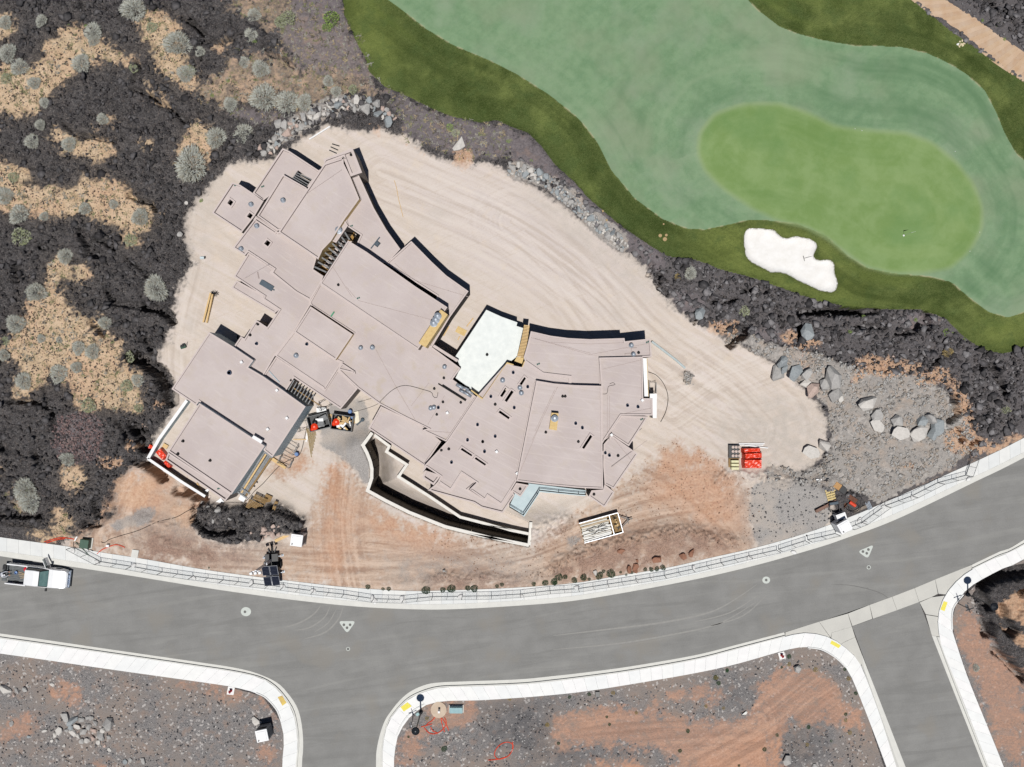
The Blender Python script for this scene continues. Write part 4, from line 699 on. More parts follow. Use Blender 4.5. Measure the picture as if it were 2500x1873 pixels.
# ================================================================== THE HOUSE
ROOFC = C3(207,196,193); ROOFD = C3(200,188,185)
def roof_mat(name, ang, lap=0.0, tan=0.0):
    k = N(name); k.base = k.coord(); n1 = k.noise(.35, 4); n2 = k.noise(7, 3); c = k.mix(k.mr(n1, .35, .65), ROOFC, ROOFD)
    c = k.mix(k.mr(k.noise(1.0, 3), .52, .7, 0, .4+tan), c, C3(200,187,174)); c = k.mix(k.mr(k.noise(.16, 4, rough=.6, dist=.6), .5, .62, 0, .45), c, C3(192,180,178)); c = k.mix(k.mr(k.noise(2.4, 4, k.coord((.25, 2, 1), .6)), .56, .72, 0, .3), c, C3(222,213,208)); c = k.mix(k.mr(n2, .5, .8, 0, .12), c, C3(160,148,146))
    spots = k.vor(.9); c = k.mix(k.mr(spots, .035, .02, 0, .6), c, C3(232,224,216))
    if lap:
        w = k.n('ShaderNodeTexWave'); w.bands_direction = 'Y'; w.inputs['Scale'].default_value = lap; w.inputs['Distortion'].default_value = .35; w.inputs['Detail Scale'].default_value = .4
        k.l(k.coord((1, 1, 1), ang), w.inputs['Vector']); c = k.mix(k.mr(w.outputs['Fac'], .975, .997, 0, .22), c, C3(226,216,210)); st = k.noise(1.0, 3, k.coord((.1, 5, 1), ang)); c = k.mix(k.mr(st, .5, .7, 0, .35), c, C3(190,178,172))
    k.l(c, k.b.inputs['Base Color']); k.b.inputs['Roughness'].default_value = .8; return k.m
RM = roof_mat('roof_membrane', 0); RT = roof_mat('roof_membrane_dusty', 0, tan=.5); RL1 = roof_mat('roof_membrane_laps', R(27), .33); RL2 = roof_mat('roof_membrane_laps_flat', R(8), .33); RL3 = roof_mat('roof_membrane_laps_steep', R(4), .36)
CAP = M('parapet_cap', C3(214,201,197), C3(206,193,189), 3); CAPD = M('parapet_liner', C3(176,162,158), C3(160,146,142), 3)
STUC = M('stucco_base', C3(150,140,134), C3(132,122,116), 2, bump=.1, fine=.1); OSB = M('osb_sheathing', C3(240,212,154), C3(222,190,130), 5, bump=.1, fine=.35); ZIP = M('pale_blue_sheathing', C3(188,206,214), C3(160,184,196), 2, rough=.6)
SHADEW = M('shade_dark_wall', C3(46,44,46), C3(36,34,36), 2); STEEL = M('grey_steel', C3(126,128,130), C3(104,106,108), 4, rough=.5, metal=.3); TPO = M('white_membrane', C3(244,249,246), C3(228,234,232), 1.6, rough=.6, fine=.06)  # near-black wall colour has the shade of the walls put into it
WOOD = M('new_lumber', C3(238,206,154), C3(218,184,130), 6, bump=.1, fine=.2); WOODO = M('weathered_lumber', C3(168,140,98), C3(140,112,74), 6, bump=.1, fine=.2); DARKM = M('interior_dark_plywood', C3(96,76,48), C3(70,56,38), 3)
GALV = M('galvanised_metal', C3(186,194,204), C3(140,150,162), 5, rough=.45, metal=.35, spec=.5); BLUEP = M('blue_plastic_cap', C3(60,100,160), C3(44,80,130), 4, rough=.5); BLK = M('black_rubber_bore_shade', C3(28,28,30), C3(20,20,22), 6, rough=.7); WHT = M('white_paint', C3(250,251,252), C3(240,242,244), 3, rough=.5)
house = empty('house', (0, 0, 0), label='large sprawling house under construction with many flat pinkish beige roofs', cat='house')
def inset(P, w):
    n = len(P); out = []; sgn = 1 if area(P) > 0 else -1
    for i in range(n):
        a, p, b = Vector(P[i-1][:2]), Vector(P[i][:2]), Vector(P[(i+1) % n][:2]); u = (p-a).normalized(); v = (b-p).normalized()
        n1_ = Vector((-u.y, u.x))*sgn; n2_ = Vector((-v.y, v.x))*sgn; m = n1_+n2_
        if m.length < .2: m = n1_
        m.normalize(); s = min(w/max(m.dot(n1_), .35), w*2.2); out.append(p+m*s)
    return out
def block(fr_pts, z, par=.32, cap=.14, holes=(), roofm=None, wallm=None, base=-.3, parent=None, hole_depth=2.6, capm=None, frame=None):
    """one flat-roofed volume: deck, upstand with cap, outer walls; holes = openings cut through the deck"""
    pts = fr_pts; P = [Vector((p.x, p.y)) for p in WP(pts, z)]
    if area(P) < 0: P = P[::-1]
    I = inset(P, cap); zd = z-par; n = len(P); parent = parent or house
    b = MB(); vs = [(p.x, p.y, z) for p in P]+[(p.x, p.y, z) for p in I]+[(p.x, p.y, zd-.05) for p in I]
    fs = [(i, (i+1) % n, n+(i+1) % n, n+i) for i in range(n)]+[(n+i, n+(i+1) % n, 2*n+(i+1) % n, 2*n+i) for i in range(n)]
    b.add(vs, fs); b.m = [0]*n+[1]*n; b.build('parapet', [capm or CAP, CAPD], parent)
    b = MB(); vs = [(p.x, p.y, base) for p in P]+[(p.x, p.y, z) for p in P]; b.add(vs, [(i, (i+1) % n, n+(i+1) % n, n+i) for i in range(n)])
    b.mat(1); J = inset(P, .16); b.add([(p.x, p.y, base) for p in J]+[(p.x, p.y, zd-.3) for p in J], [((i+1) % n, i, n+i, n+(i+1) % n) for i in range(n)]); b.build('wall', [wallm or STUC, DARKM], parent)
    H = []
    for h in holes:
        q = [Vector((p.x, p.y)) for p in WP(h, zd)]
        if area(q) > 0: q = q[::-1]
        H.append(q)
    loops = [[Vector((p.x, p.y, 0)) for p in I]]+[[Vector((p.x, p.y, 0)) for p in h] for h in H]; flat = [p for l in loops for p in l]
    tr = tessellate_polygon(loops); b = MB(); b.add([(p.x, p.y, zd) for p in flat], [t if area([flat[i] for i in t]) > 0 else t[::-1] for t in tr])
    if H:   # underside so that rooms below are dark
        b.add([(p.x, p.y, zd-.3) for p in flat], [t[::-1] if area([flat[i] for i in t]) > 0 else t for t in tr])
        for h in H:
            m = len(h); b.add([(p.x, p.y, zd) for p in h]+[(p.x, p.y, zd-.3) for p in h], [(i, (i+1) % m, m+(i+1) % m, m+i) for i in range(m)])
    o = b.build('roof', roofm or RM, parent)
    for h in H:
        if frame is not False and frame is not None:
            fb = MB(); q = h[::-1]; O = inset(q, -frame); m = len(q)
            vs = [(p.x, p.y, zd-.02) for p in O]+[(p.x, p.y, zd+.16) for p in O]+[(p.x, p.y, zd+.16) for p in q]+[(p.x, p.y, zd-.1) for p in q]
            fb.add(vs, [(r*m+i, r*m+(i+1) % m, (r+1)*m+(i+1) % m, (r+1)*m+i) for r in range(3) for i in range(m)]); fb.build('skylight_curb', CAP, o)
    return o
def T(*segs):
    out = []
    for fr, pts in segs: out += S(fr, pts)
    return out
def hole(fr, pts): return S(fr, pts)
# --- north-west wings
block(T(('A', [(1500,98),(1575,128),(1890,335),(1960,300),(2000,420),(1760,560),(1480,520),(1290,665),(1178,582)])), 3.7, holes=[hole('A', [(1668,335),(1812,442),(1757,520),(1612,420)])], wallm=SHADEW)
block(T(('A', [(957,465),(1045,492),(1180,582),(1300,660),(1200,830),(1060,1007),(740,795)])), 3.7, holes=[hole('A', [(938,650),(975,680),(948,722),(910,692)]), hole('A', [(1150,795),(1186,822),(1160,862),(1120,835)])], frame=.1)
block(T(('A', [(1503,378),(1758,523),(1800,600),(1560,980),(1448,985),(1225,826)])), 4.4)
block(T(('A', [(1215,840),(1455,1003),(1560,1000),(1867,1285),(1832,1402),(1943,1476),(1912,1557),(1800,1740),(1640,1650),(1380,1440),(1407,1400),(1130,1217),(1095,1255),(965,1170)])), 4.1, par=.25, holes=[hole('A', [(1338,1088),(1376,1118),(1348,1160),(1306,1128)]), hole('A', [(1222,850),(1435,990),(1425,1008),(1210,868)])], frame=.08)
block(T(('A', [(1950,265),(2160,195)]), ('B', [(392,190),(392,260),(462,400),(562,645),(405,862),(258,1098),(165,1195),(118,1300),(100,1282)]), ('A', [(1455,1003)])), 5.2, wallm=OSB)
block(T(('B', [(175,215),(490,98),(592,360),(468,402),(385,195),(185,265)])), 5.0, par=.35, cap=.25)
block(T(('B', [(462,400),(552,380),(600,480),(720,745),(850,970),(1005,1185),(860,1340),(640,1290),(500,1200),(575,1035),(430,940),(412,860),(565,645)])), 4.3, wallm=SHADEW, par=.2)
block(T(('B', [(400,862),(440,932),(312,1118),(258,1095)])), 4.6, par=.1)
# --- great room and its neighbours
block(T(('B', [(440,1092),(640,1215)]), ('D', [(1170,0),(1512,222),(1195,678)]), ('B', [(138,1555)])), 6.3, par=.18, cap=.12)
block(T(('B', [(848,1342),(1122,1098),(1345,1325),(1500,1470),(1740,1640)]), ('D', [(1540,330),(1345,655),(1290,640),(1400,100)])), 4.3, wallm=SHADEW, par=.22)
block(T(('B', [(138,1555)]), ('D', [(1195,650),(1300,640),(1350,655),(1655,880),(1568,1000),(1828,1190)]), ('G', [(1502,348),(1240,222)]), ('D', [(1300,1530),(1050,1410),(780,1270),(545,1098),(328,895),(370,820),(300,790),(495,500),(40,205),(22,172)])), 4.0, par=.18, roofm=RT)
block(T(('D', [(35,213),(492,515),(305,792)]), ('C', [(1625,490)])), 4.7, par=.2, wallm=OSB)
block(T(('C', [(1625,480)]), ('D', [(300,780),(372,822),(326,893),(190,1105)]), ('C', [(1950,1103),(1420,745)])), 3.9, par=.15)
block(T(('D', [(375,822),(515,915),(520,940),(328,893)])), 4.15, par=.2)
block(T(('A', [(1133,1222),(1407,1402),(1380,1440)]), ('C', [(1800,145),(1800,200),(1625,490),(1420,745),(1292,965),(1130,872),(1187,795),(970,652),(1050,535),(1090,560),(1217,358),(1335,437),(1462,250),(1284,131),(1302,104)]), ('A', [(975,1480)])), 3.8, par=.2)
block(T(('A', [(1005,1522),(1250,1657)]), ('C', [(1300,104),(1284,131),(1462,250),(1415,288)]), ('A', [(950,1602)])), 3.3, par=.15)
block(T(('C', [(1430,755),(1950,1100)]), ('D', [(190,1105),(328,893),(545,1100),(360,1322)]), ('C', [(1625,985),(1535,1128),(1292,965)])), 3.6, par=.18)
block(T(('D', [(795,1288),(1240,1500)]), ('G', [(1445,345),(1262,608),(660,205)])), 3.4, par=.2)
# --- garage wing
block(T(('C', [(710,490),(968,648),(1187,796),(1130,872),(1292,967),(1525,1132),(1750,1293)]), ('H', [(1393,515),(1296,440),(1310,392),(740,10)]), ('C', [(600,1240),(570,1282),(303,1105)])), 4.4, par=.15, wallm=ZIP)
block(T(('C', [(603,1255)]), ('H', [(1310,393),(950,918),(265,450)])), 5.1, par=.22, wallm=ZIP)
block(T(('H', [(268,462),(948,910),(884,988),(238,545)])), 4.4, par=.3, wallm=STUC)
# --- south-east wing
SK = .09
block(T(('D', [(1828,1188)]), ('E', [(380,828),(455,850),(545,868),(582,806),(775,940),(1068,975),(1068,1058),(705,1020),(575,1657)]), ('F', [(490,772),(432,868),(328,1028),(180,930),(150,977),(0,872)]), ('G', [(1765,872),(1750,862),(1825,790),(1668,686),(1550,870),(1410,776),(1437,722),(1288,622),(1245,685),(1262,606),(1502,348)])), 4.3, par=.16, roofm=RL1, frame=SK,
  holes=[hole('E', [(575,975),(592,990),(545,1065),(522,1050)]), hole('E', [(370,1090),(392,1106),(335,1192),(313,1178)]), hole('E', [(435,1118),(460,1135),(385,1245),(362,1228)]), hole('E', [(312,1335),(418,1410),(405,1430),(295,1355)]),
         hole('G', [(1670,412),(1782,488),(1772,504),(1656,432)]), hole('G', [(1820,512),(1930,588),(1918,604),(1806,530)])])
block(T(('G', [(1300,872),(1370,820),(1410,776),(1550,870),(1668,686),(1825,790),(1740,860),(1915,975)]), ('F', [(150,975),(180,930),(328,1028),(436,865),(470,925),(342,1118),(110,1060)]), ('G', [(1800,1010)])), 3.7, par=.25, roofm=RL1)
block(T(('G', [(1288,628),(1437,722),(1365,818),(1238,735)])), 4.0, par=.4, cap=.18)
block(T(('E', [(705,1013),(900,1045),(1120,1062),(1408,1070)]), ('F', [(1425,857),(1150,845),(820,815),(490,773)])), 5.0, par=.14, roofm=RL2, frame=SK, holes=[hole('F', [(1285,272),(1307,290),(1218,425),(1196,410)])], wallm=STUC)
block(T(('E', [(645,480),(860,530),(1050,555),(1280,567),(1655,555),(1660,590),(1935,560),(1950,757),(1850,762),(1400,775),(1400,1068),(1068,1058),(1068,975),(775,940),(582,806),(568,762),(605,640)])), 4.3, par=.24, roofm=RL3, wallm=SHADEW)
block(T(('E', [(1380,765),(1852,755),(1858,1203),(1958,1205),(1962,1390),(1618,1390),(1440,1657)]), ('F', [(1410,380)]), ('E', [(1405,1069)])), 4.6, par=.18, roofm=RL2)
block(T(('E', [(1618,1392),(1912,1400)]), ('F', [(1702,397),(1515,275),(1440,332)])), 3.9, par=.22, roofm=RL1)
block(T(('F', [(1515,275),(1800,478),(1540,858),(1440,805),(1425,600),(1430,375)])), 4.1, par=.18, roofm=RL1)
block(T(('F', [(1440,806),(1548,893),(1440,1058),(1268,938),(1300,872),(1425,862)])), 3.6, par=.2)
block(T(('F', [(488,790),(622,815),(535,943),(433,880)])), 3.9, par=.16)
# white membrane roof, shade along its edge painted as near-black walls
block(T(('E', [(165,250),(330,325),(500,386),(490,424),(562,447),(495,755),(435,800),(385,810),(125,1195)]), ('D', [(1600,985),(1655,872),(1600,750)])), 3.2, par=.03, cap=.05, roofm=TPO, wallm=SHADEW, capm=TPO)
# sheathing chases, edges and boxes on the roofs
def chase(fr, pts, z0, z1, mat, name='chase', lean=True):
    b = MB(); b.prism([p[:2] for p in WP(S(fr, pts), z1)], z0, z1); return b.build(name, mat, house)
ch = chase('D', [(1440,245),(1515,300),(1278,657),(1200,610)], 4.0, 6.9, OSB)
chase('E', [(870,1352),(945,1360),(925,1552),(843,1538)], 4.8, 5.35, OSB); chase('E', [(868,1350),(945,1358),(947,1366),(870,1360)], 4.8, 5.45, SHADEW, 'flashing')
chase('D', [(1370,625),(1632,790),(1610,812),(1350,648)], .0, 3.9, CAP, 'ledge'); chase('E', [(1853,770),(1895,775),(1912,1190),(1870,1190)], 0, 3.9, WHT, 'ledge')
chase('E', [(1896,775),(1901,775),(1917,1190),(1912,1190)], 0, 3.95, OSB, 'ledge'); chase('E', [(1920,1155),(2005,1155),(2002,1418),(1960,1418),(1958,1203),(1925,1203)], 0, 2.6, WHT, 'ledge')
for pts in ([(120,1215),(130,1195),(388,815),(460,838),(458,848),(384,832)], [(548,868),(556,870),(580,810),(574,800)], [(0,1125),(120,1218),(128,1205),(0,1110)]):
    chase('E', pts, 3.0, 4.42, OSB, 'sheathing_edge')
# joist bay between the white roof and the north-east wing
e = empty('joist_deck', W(*s1('E', 590, 620), 3.6), label='narrow deck of tan joists between the white roof and the curved wing', cat='deck')
a = resample(S('E', [(572,412),(545,560),(495,755)]), 23); b_ = resample(S('E', [(632,420),(608,590),(570,762)]), 23)
for i in range(22):
    q = [a[i], b_[i], (b_[i][0]*.25+b_[i+1][0]*.75, b_[i][1]*.25+b_[i+1][1]*.75), (a[i][0]*.25+a[i+1][0]*.75, a[i][1]*.25+a[i+1][1]*.75)]
    b = MB(); b.prism([(p.x-e.location.x, p.y-e.location.y) for p in WP(q, 3.6)], -.22, 0); b.build('plank', WOOD, e)
b = MB(); b.prism([(p.x-e.location.x, p.y-e.location.y) for p in WP(S('E', [(492,758),(572,764),(550,832),(468,802)]), 3.6)], -.25, -.02); b.build('landing', OSB, e)
# exposed beams over openings
def beams(lines, z, w, h, mat, name='beam'):
    for fr, a_, b2 in lines:
        b = MB(); b.beam(W(*s1(fr, *a_), z), W(*s1(fr, *b2), z), w, h); b.build(name, mat, house)
beams([('A', (1650+t*-38, 360+t*55), (1812-t*50+4, 440+t*75-2)) for t in (0, .35, .7, 1.0)], 3.35, .1, .2, STEEL)
floor_m = M('entry_plywood', C3(176,140,84), C3(150,118,70), 1.5, fine=.15)
chase('B', [(425,950),(510,1000),(500,1090),(440,1095),(178,1478),(62,1402),(165,1200),(260,1100)], 0, .5, floor_m, 'subfloor')
for i in range(9):
    t = i/9; ax, ay = 62+(405-62)*t, 1402+(945-1402)*t; bx, by = 178+(460-178)*t, 1478+(1085-1478)*t
    beams([('B', (ax+18, ay-24), (bx+30, by-42))], 3.9, .14, .3, STEEL)
for i in range(8):
    t = i/8; x, y = 230+(410-230)*t, 1370+(1100-1370)*t; b = MB(); p = W(*s1('B', x-5, y), 1.6); b.box(p.x, p.y, 1.6, .35, .5, 2.2, R(-35)); b.build('wall_panel', CAP, house)
for i in range(8):
    t = i/7; beams([('C', (1628+t*215, 1008+t*150), (1562+t*215, 1120+t*150))], 3.3, .09, .2, STEEL)
beams([('C', (1612,1088),(1900,1278))], 3.25, .1, .1, WOODO)
for i, (o_, m_) in enumerate(((0, STEEL), (22, WOOD), (48, STEEL), (66, STEEL), (84, WOODO))):
    beams([('H', (1306+o_, 462+o_*.55), (1050+o_*.55, 880+o_*.75))], 3.2, .16, .3, m_)
beams([('H', (1296,452),(1392,520)), ('H', (1020,890),(1120,955)), ('H', (1060,850),(1150,910))], 3.4, .14, .2, STEEL)
# seams and crickets on the decks
SEAM = M('membrane_seam', C3(188,174,170), C3(178,164,160), 6)
def seams(z, lst, w=.035):
    for fr, pts in lst:
        b = MB(); q = [W(*s1(fr, *p), z+.012) for p in pts]
        for a_, b2 in zip(q, q[1:]): b.beam(a_, b2, w, .03)
        b.build('roof_seam', SEAM, house)
seams(6.12, [('D', [(420,0),(520,120)]), ('D', [(550,150),(1350,360)]), ('B', [(270,1370),(480,1700)])]); seams(4.08, [('B', [(945,1340),(1290,1640)]), ('D', [(1180,-60),(1740,110)])])
seams(3.82, [('D', [(740,680),(960,1085)]), ('D', [(960,1085),(1190,1480)]), ('D', [(1120,1290),(1310,1040)]), ('D', [(1300,1490),(1480,1180)]), ('G', [(1240,225),(1550,250)])]); seams(3.5, [('A', [(1700,600),(1280,740)])])
seams(3.45, [('C', [(600,690),(1050,760)])]); seams(5.0, [('A', [(2140,330),(1700,630)])]); seams(4.9, [('A', [(1340,1360),(1060,1520)])])
seams(4.86, [('E', [(935,1080),(660,1657)]), ('E', [(905,1110),(690,1560)]), ('F', [(750,150),(500,740)])]); seams(4.06, [('E', [(650,550),(1280,735),(1930,610)]), ('E', [(690,560),(1290,720)]), ('E', [(860,600),(1290,620),(1650,605)])])
seams(4.42, [('E', [(1420,890),(1840,790)]), ('E', [(1650,1370),(1950,1310)]), ('E', [(1495,1180),(1492,1657)]), ('E', [(1470,1170),(1470,1640)])]); seams(3.92, [('F', [(1530,300),(1740,560)]), ('G', [(1420,800),(1665,690)]), ('F', [(300,980),(440,870)])]); seams(4.1, [('F', [(1515,620),(1900,330)])])
seams(4.1, [('E', [(1730,750),(1730,662),(1790,660)]), ('E', [(1662,745),(1662,722),(1730,720)])], .06)
# vents, pipes, drains
def vent(fr, x, y, z, r=.12, h=.4, kind='pipe'):
    p = W(*s1(fr, x, y), z+h); b = MB()
    if kind == 'pipe':
        b.lathe(0, 0, [(r*1.15, .0), (r, .04), (r, h), (r*.8, h), (r*.8, h-.2)], 14); b.mat(1).lathe(0, 0, [(r*.8, h-.22), (r*.8, h-.2)], 12); b.mat(2).lathe(0, 0, [(r*2.2, .005), (r*1.1, .03)], 14, False); mt = [M('pipe_blue_grey', C3(96,112,140), C3(70,84,110), 5), BLK, CAP]; nm = 'vent_pipe'  # black disc in the bore paints the shade inside the open pipe
    elif kind == 'dark': b.lathe(0, 0, [(r*1.6, 0), (r, .08), (r, h), (r*.7, h)], 12); mt = [BLK]; nm = 'vent_pipe'
    elif kind == 'cowl': b.lathe(0, 0, [(r*1.5, 0), (r*.7, .06), (r*.7, h*.6), (r*1.3, h*.65), (r*1.3, h*.8), (r*.4, h)], 16); mt = [GALV]; nm = 'vent_cowl'
    elif kind == 'box': b.box(0, 0, h/2, r*2.2, r*2.2, h, R(35), .8); mt = [WHT]; nm = 'roof_vent_box'
    else:
        b.lathe(0, 0, [(r, 0), (r, .05), (r*.5, .09)], 12); b.lathe(r*1.9, r*.8, [(r, 0), (r, .05), (r*.5, .09)], 12); mt = [M('drain_green', C3(96,134,126), C3(70,104,98), 5)]; nm = 'roof_drain'
    o = b.build(nm, mt, house); o.location = (p.x, p.y, z)
for fr, x, y, z, kd in [('A',1153,697,3.4,'cowl'),('A',1498,652,4.2,'cowl'),('A',1215,930,3.85,'cowl'),('A',1045,1178,3.85,'cowl'),('B',333,975,4.6,'cowl'),('A',978,492,3.4,'drain'),('A',1270,507,3.4,'drain'),
    ('B',330,1568,6.1,'dark'),('B',468,160,4.65,'dark'),('B',462,935,4.1,'drain'),('C',1215,615,3.6,'pipe'),('C',1758,620,3.75,'pipe'),('C',1640,742,3.75,'cowl'),('C',922,928,4.25,'pipe'),('C',1055,814,4.25,'box'),('C',1437,1117,4.25,'box'),('C',1545,1418,4.25,'box'),('C',1337,1538,4.25,'box'),
    ('C',1143,520,3.6,'dark'),('C',1588,1012,3.4,'dark'),('C',1226,402,3.6,'dark'),('D',573,660,3.8,'cowl'),('D',698,655,3.85,'cowl'),('D',538,124,6.1,'drain'),('D',1480,866,3.8,'cowl'),('D',1472,985,3.8,'dark'),('D',1368,1100,3.8,'dark'),('D',1330,1313,3.8,'cowl'),('D',1412,1307,3.8,'pipe'),
    ('D',1462,1245,3.8,'dark'),('D',1365,1305,3.8,'cowl'),('D',1655,1250,3.8,'dark'),('D',1395,1380,3.8,'dark'),('D',1510,1362,3.8,'box'),('D',1405,315,6.9,'cowl'),('D',1385,355,6.9,'cowl'),('D',1362,392,6.9,'cowl'),
    ('E',455,928,4.15,'pipe'),('E',340,1010,4.15,'cowl'),('E',612,1082,4.15,'pipe'),('E',543,1148,4.15,'cowl'),('E',528,1090,4.15,'cowl'),('E',213,1187,4.15,'pipe'),('E',466,1308,4.15,'pipe'),('E',260,1270,4.15,'dark'),('E',69,1492,4.15,'pipe'),('E',260,1618,4.15,'pipe'),
    ('E',990,1183,4.85,'dark'),('E',1018,1183,4.85,'dark'),('E',903,1420,5.35,'cowl'),('E',1131,1478,4.85,'pipe'),('E',1203,1525,4.85,'pipe'),('E',808,1572,4.85,'dark'),('E',1691,1283,4.4,'pipe'),('E',1804,1298,4.4,'pipe'),('E',1733,632,4.1,'cowl'),('E',1755,730,4.1,'cowl'),('E',1812,710,4.1,'dark'),('E',1900,600,4.1,'drain'),
    ('E',718,838,4.1,'drain'),('E',172,732,3.2,'dark'),('E',1850,1225,4.4,'box'),('E',1838,1435,3.7,'drain'),('E',1516,1600,3.95,'box'),('F',125,350,4.15,'dark'),('F',145,455,4.15,'pipe'),('F',276,456,4.15,'box'),('F',1160,348,4.85,'dark'),('F',1450,470,3.95,'pipe'),('F',1495,497,3.95,'pipe'),('F',1590,500,3.95,'dark'),
    ('F',529,860,3.75,'dark'),('F',1329,918,3.4,'dark'),('F',497,690,4.15,'box'),('G',1728,332,4.15,'pipe'),('G',1912,457,4.15,'pipe'),('G',1555,573,4.15,'pipe'),('G',1525,428,4.15,'dark'),('G',1443,440,4.15,'dark'),('G',1892,348,4.15,'dark'),('H',417,342,4.9,'dark'),('H',362,480,4.9,'dark'),('H',710,552,4.9,'dark'),('H',795,858,4.1,'drain')]:
    vent(fr, x, y, z, {'pipe': .13, 'dark': .09, 'cowl': .16, 'box': .13, 'drain': .08}[kd] * (1.5 if (fr, x) in (('B',333),('C',922),('D',1405),('D',1385),('D',1362),('E',903)) else 1), {'box': .3, 'cowl': .42}.get(kd, .35), kd)
# loose things on the roofs
def thing_box(name, fr, x, y, z, sx, sy, sz, rz, mat, label, cat, group=None):
    p = W(*s1(fr, x, y), z+sz); b = MB(); b.box(0, 0, sz/2, sx, sy, sz); o = b.build(name, mat); o.location = (p.x, p.y, z+.004); o.rotation_euler.z = rz; return tag(o, label, cat, group)
SLATE = M('slate_sheet', C3(96,108,118), C3(84,96,106), 4)
o = empty('roofing_board_stack', W(*s1('A', 1335, 1580), 3.62), R(-31), 'dark blue grey stack of roofing boards on the west roof', 'boards')
for i in range(2):
    b = MB(); b.box(-.05+.08*i, .02*i, .05+i*.08, 1.35-.12*i, .5, .07); b.build('board', SLATE, o)
thing_box('roofing_board', 'A', 1385, 1612, 3.6, .6, .12, .06, R(-31), SLATE, 'narrow slate grey offcut beside the board stack', 'board')
thing_box('metal_flashing', 'A', 1238, 1468, 3.6, .1, .62, .06, R(12), CAPD, 'short brownish metal flashing lying on the west roof', 'flashing')
o = empty('vent_hood', W(*s1('B', 735, 1120), 4.12), R(52), 'slate grey angled metal hood lying on the curved north roof', 'metal hood')
b = MB(); b.box(0, 0, .08, 1.35, .1, .12); b.build('long_bar', SLATE, o); b = MB(); b.box(.05, -.22, .12, .5, .4, .2, 0, .7); b.build('hood', SLATE, o)
thing_box('level_case', 'D', 272, 297, 3.84, .12, .55, .12, R(-35), M('teal_plastic', C3(60,160,120), C3(48,140,104), 5, rough=.5), 'small teal plastic case on the dusty central roof', 'case')
thing_box('pipe_length', 'C', 1410, 970, 3.44, .07, 1.5, .07, R(42), M('pale_blue_pipe', C3(186,206,216), C3(170,190,200), 4), 'pale blue length of pipe on the roof south of the centre', 'pipe')
thing_box('parapet_block', 'H', 1228, 322, 4.75, 1.0, .3, .35, R(-31), WHT, 'long white block straddling the parapet of the garage roof', 'block')
o = empty('duct_pile', W(*s1('D', 1680, 1130), 3.84), R(-38), 'pile of shiny metal ducts beside the white roof', 'ducts')
for i, (x, y, L, r_) in enumerate(((-.5, .15, .8, .16), (.45, 0, .95, .13), (.5, .3, .8, .12), (-.05, -.1, .6, .12), (.1, .35, .5, .1))):
    b = MB(); b.tube([(x-L/2, y, r_), (x+L/2, y+.1, r_)], r_, 10); b.build('duct', GALV, o, True)
o = empty('pipe_bundle', W(*s1('D', 1565, 1140), 3.84), R(-32), 'long black pipes lying on the roof near the ducts', 'pipes')
for i in range(2): b = MB(); b.tube([(-1.55+.4*i, .12*i, .07), (1.5, .1*i, .07)], .06, 7); b.build('pipe', BLK, o)
def cable(name, fr, pts, z, r_, mat, label, cat='cable', n=40, lift=None):
    q = resample(S(fr, pts), n); P = [W(x, y, z) if z is not None else G3(x, y, r_) for x, y in q]; b = MB(); b.tube(P, r_, 5); return tag(b.build(name, mat), label, cat)
CORD = M('dark_cord', C3(60,56,56), C3(50,46,46), 6)
cable('power_cord', 'D', [(490,1355),(650,1310),(760,1265),(800,1225),(900,1130),(1000,1075),(1100,1070),(1250,1110),(1340,1140),(1360,1190),(1400,1195),(1410,1140)], 3.87, .022, CORD, 'dark cord looping over the central roof down to the yard')
cable('air_hose', 'E', [(1410,1158),(1465,1150),(1480,1080),(1520,1065),(1555,1055),(1530,1035),(1495,1050)], 4.44, .02, CORD, 'thin curled hose on the east roof')
cable('ground_hose', 'E', [(1912,920),(1990,950),(2060,1020),(2110,1120),(2125,1220),(2100,1350),(2045,1460)], .05, .03, CORD, 'dark curved hose on the soil east of the house')
# ground level balcony with rails
DECKM = M('pale_balcony_membrane', C3(206,222,226), C3(190,208,214), 1.5); o = empty('balcony', W(*s1('F', 560, 1000), 0), label='pale blue balcony slab with dark railings on the south side', cat='balcony')
b = MB(); b.prism([(p.x-o.location.x, p.y-o.location.y) for p in WP(S('F', [(480,780),(1240,872),(1232,935),(745,892),(572,1158),(412,1042),(470,925),(300,800)]), 2.0)], -.3, 2.0); b.build('deck', DECKM, o)
RL = S('F', [(415,1040),(562,1128),(712,905),(735,862),(945,885),(1158,905),(1232,908)])
for z in (2.55, 3.0):
    b = MB(); q = [W(x, y, 2.0)+Vector((0, 0, z-2.0))-o.location for x, y in RL]; b.tube(q, .03, 5); b.build('rail', BLK, o)
for x, y in S('F', [(415,1040),(540,1112),(562,1128),(712,905),(735,862),(945,885),(1158,905),(1232,908)]):
    b = MB(); p = W(x, y, 2.0)-o.location; b.beam(p, p+Vector((0, 0, 1.02)), .05); b.build('post', BLK, o)
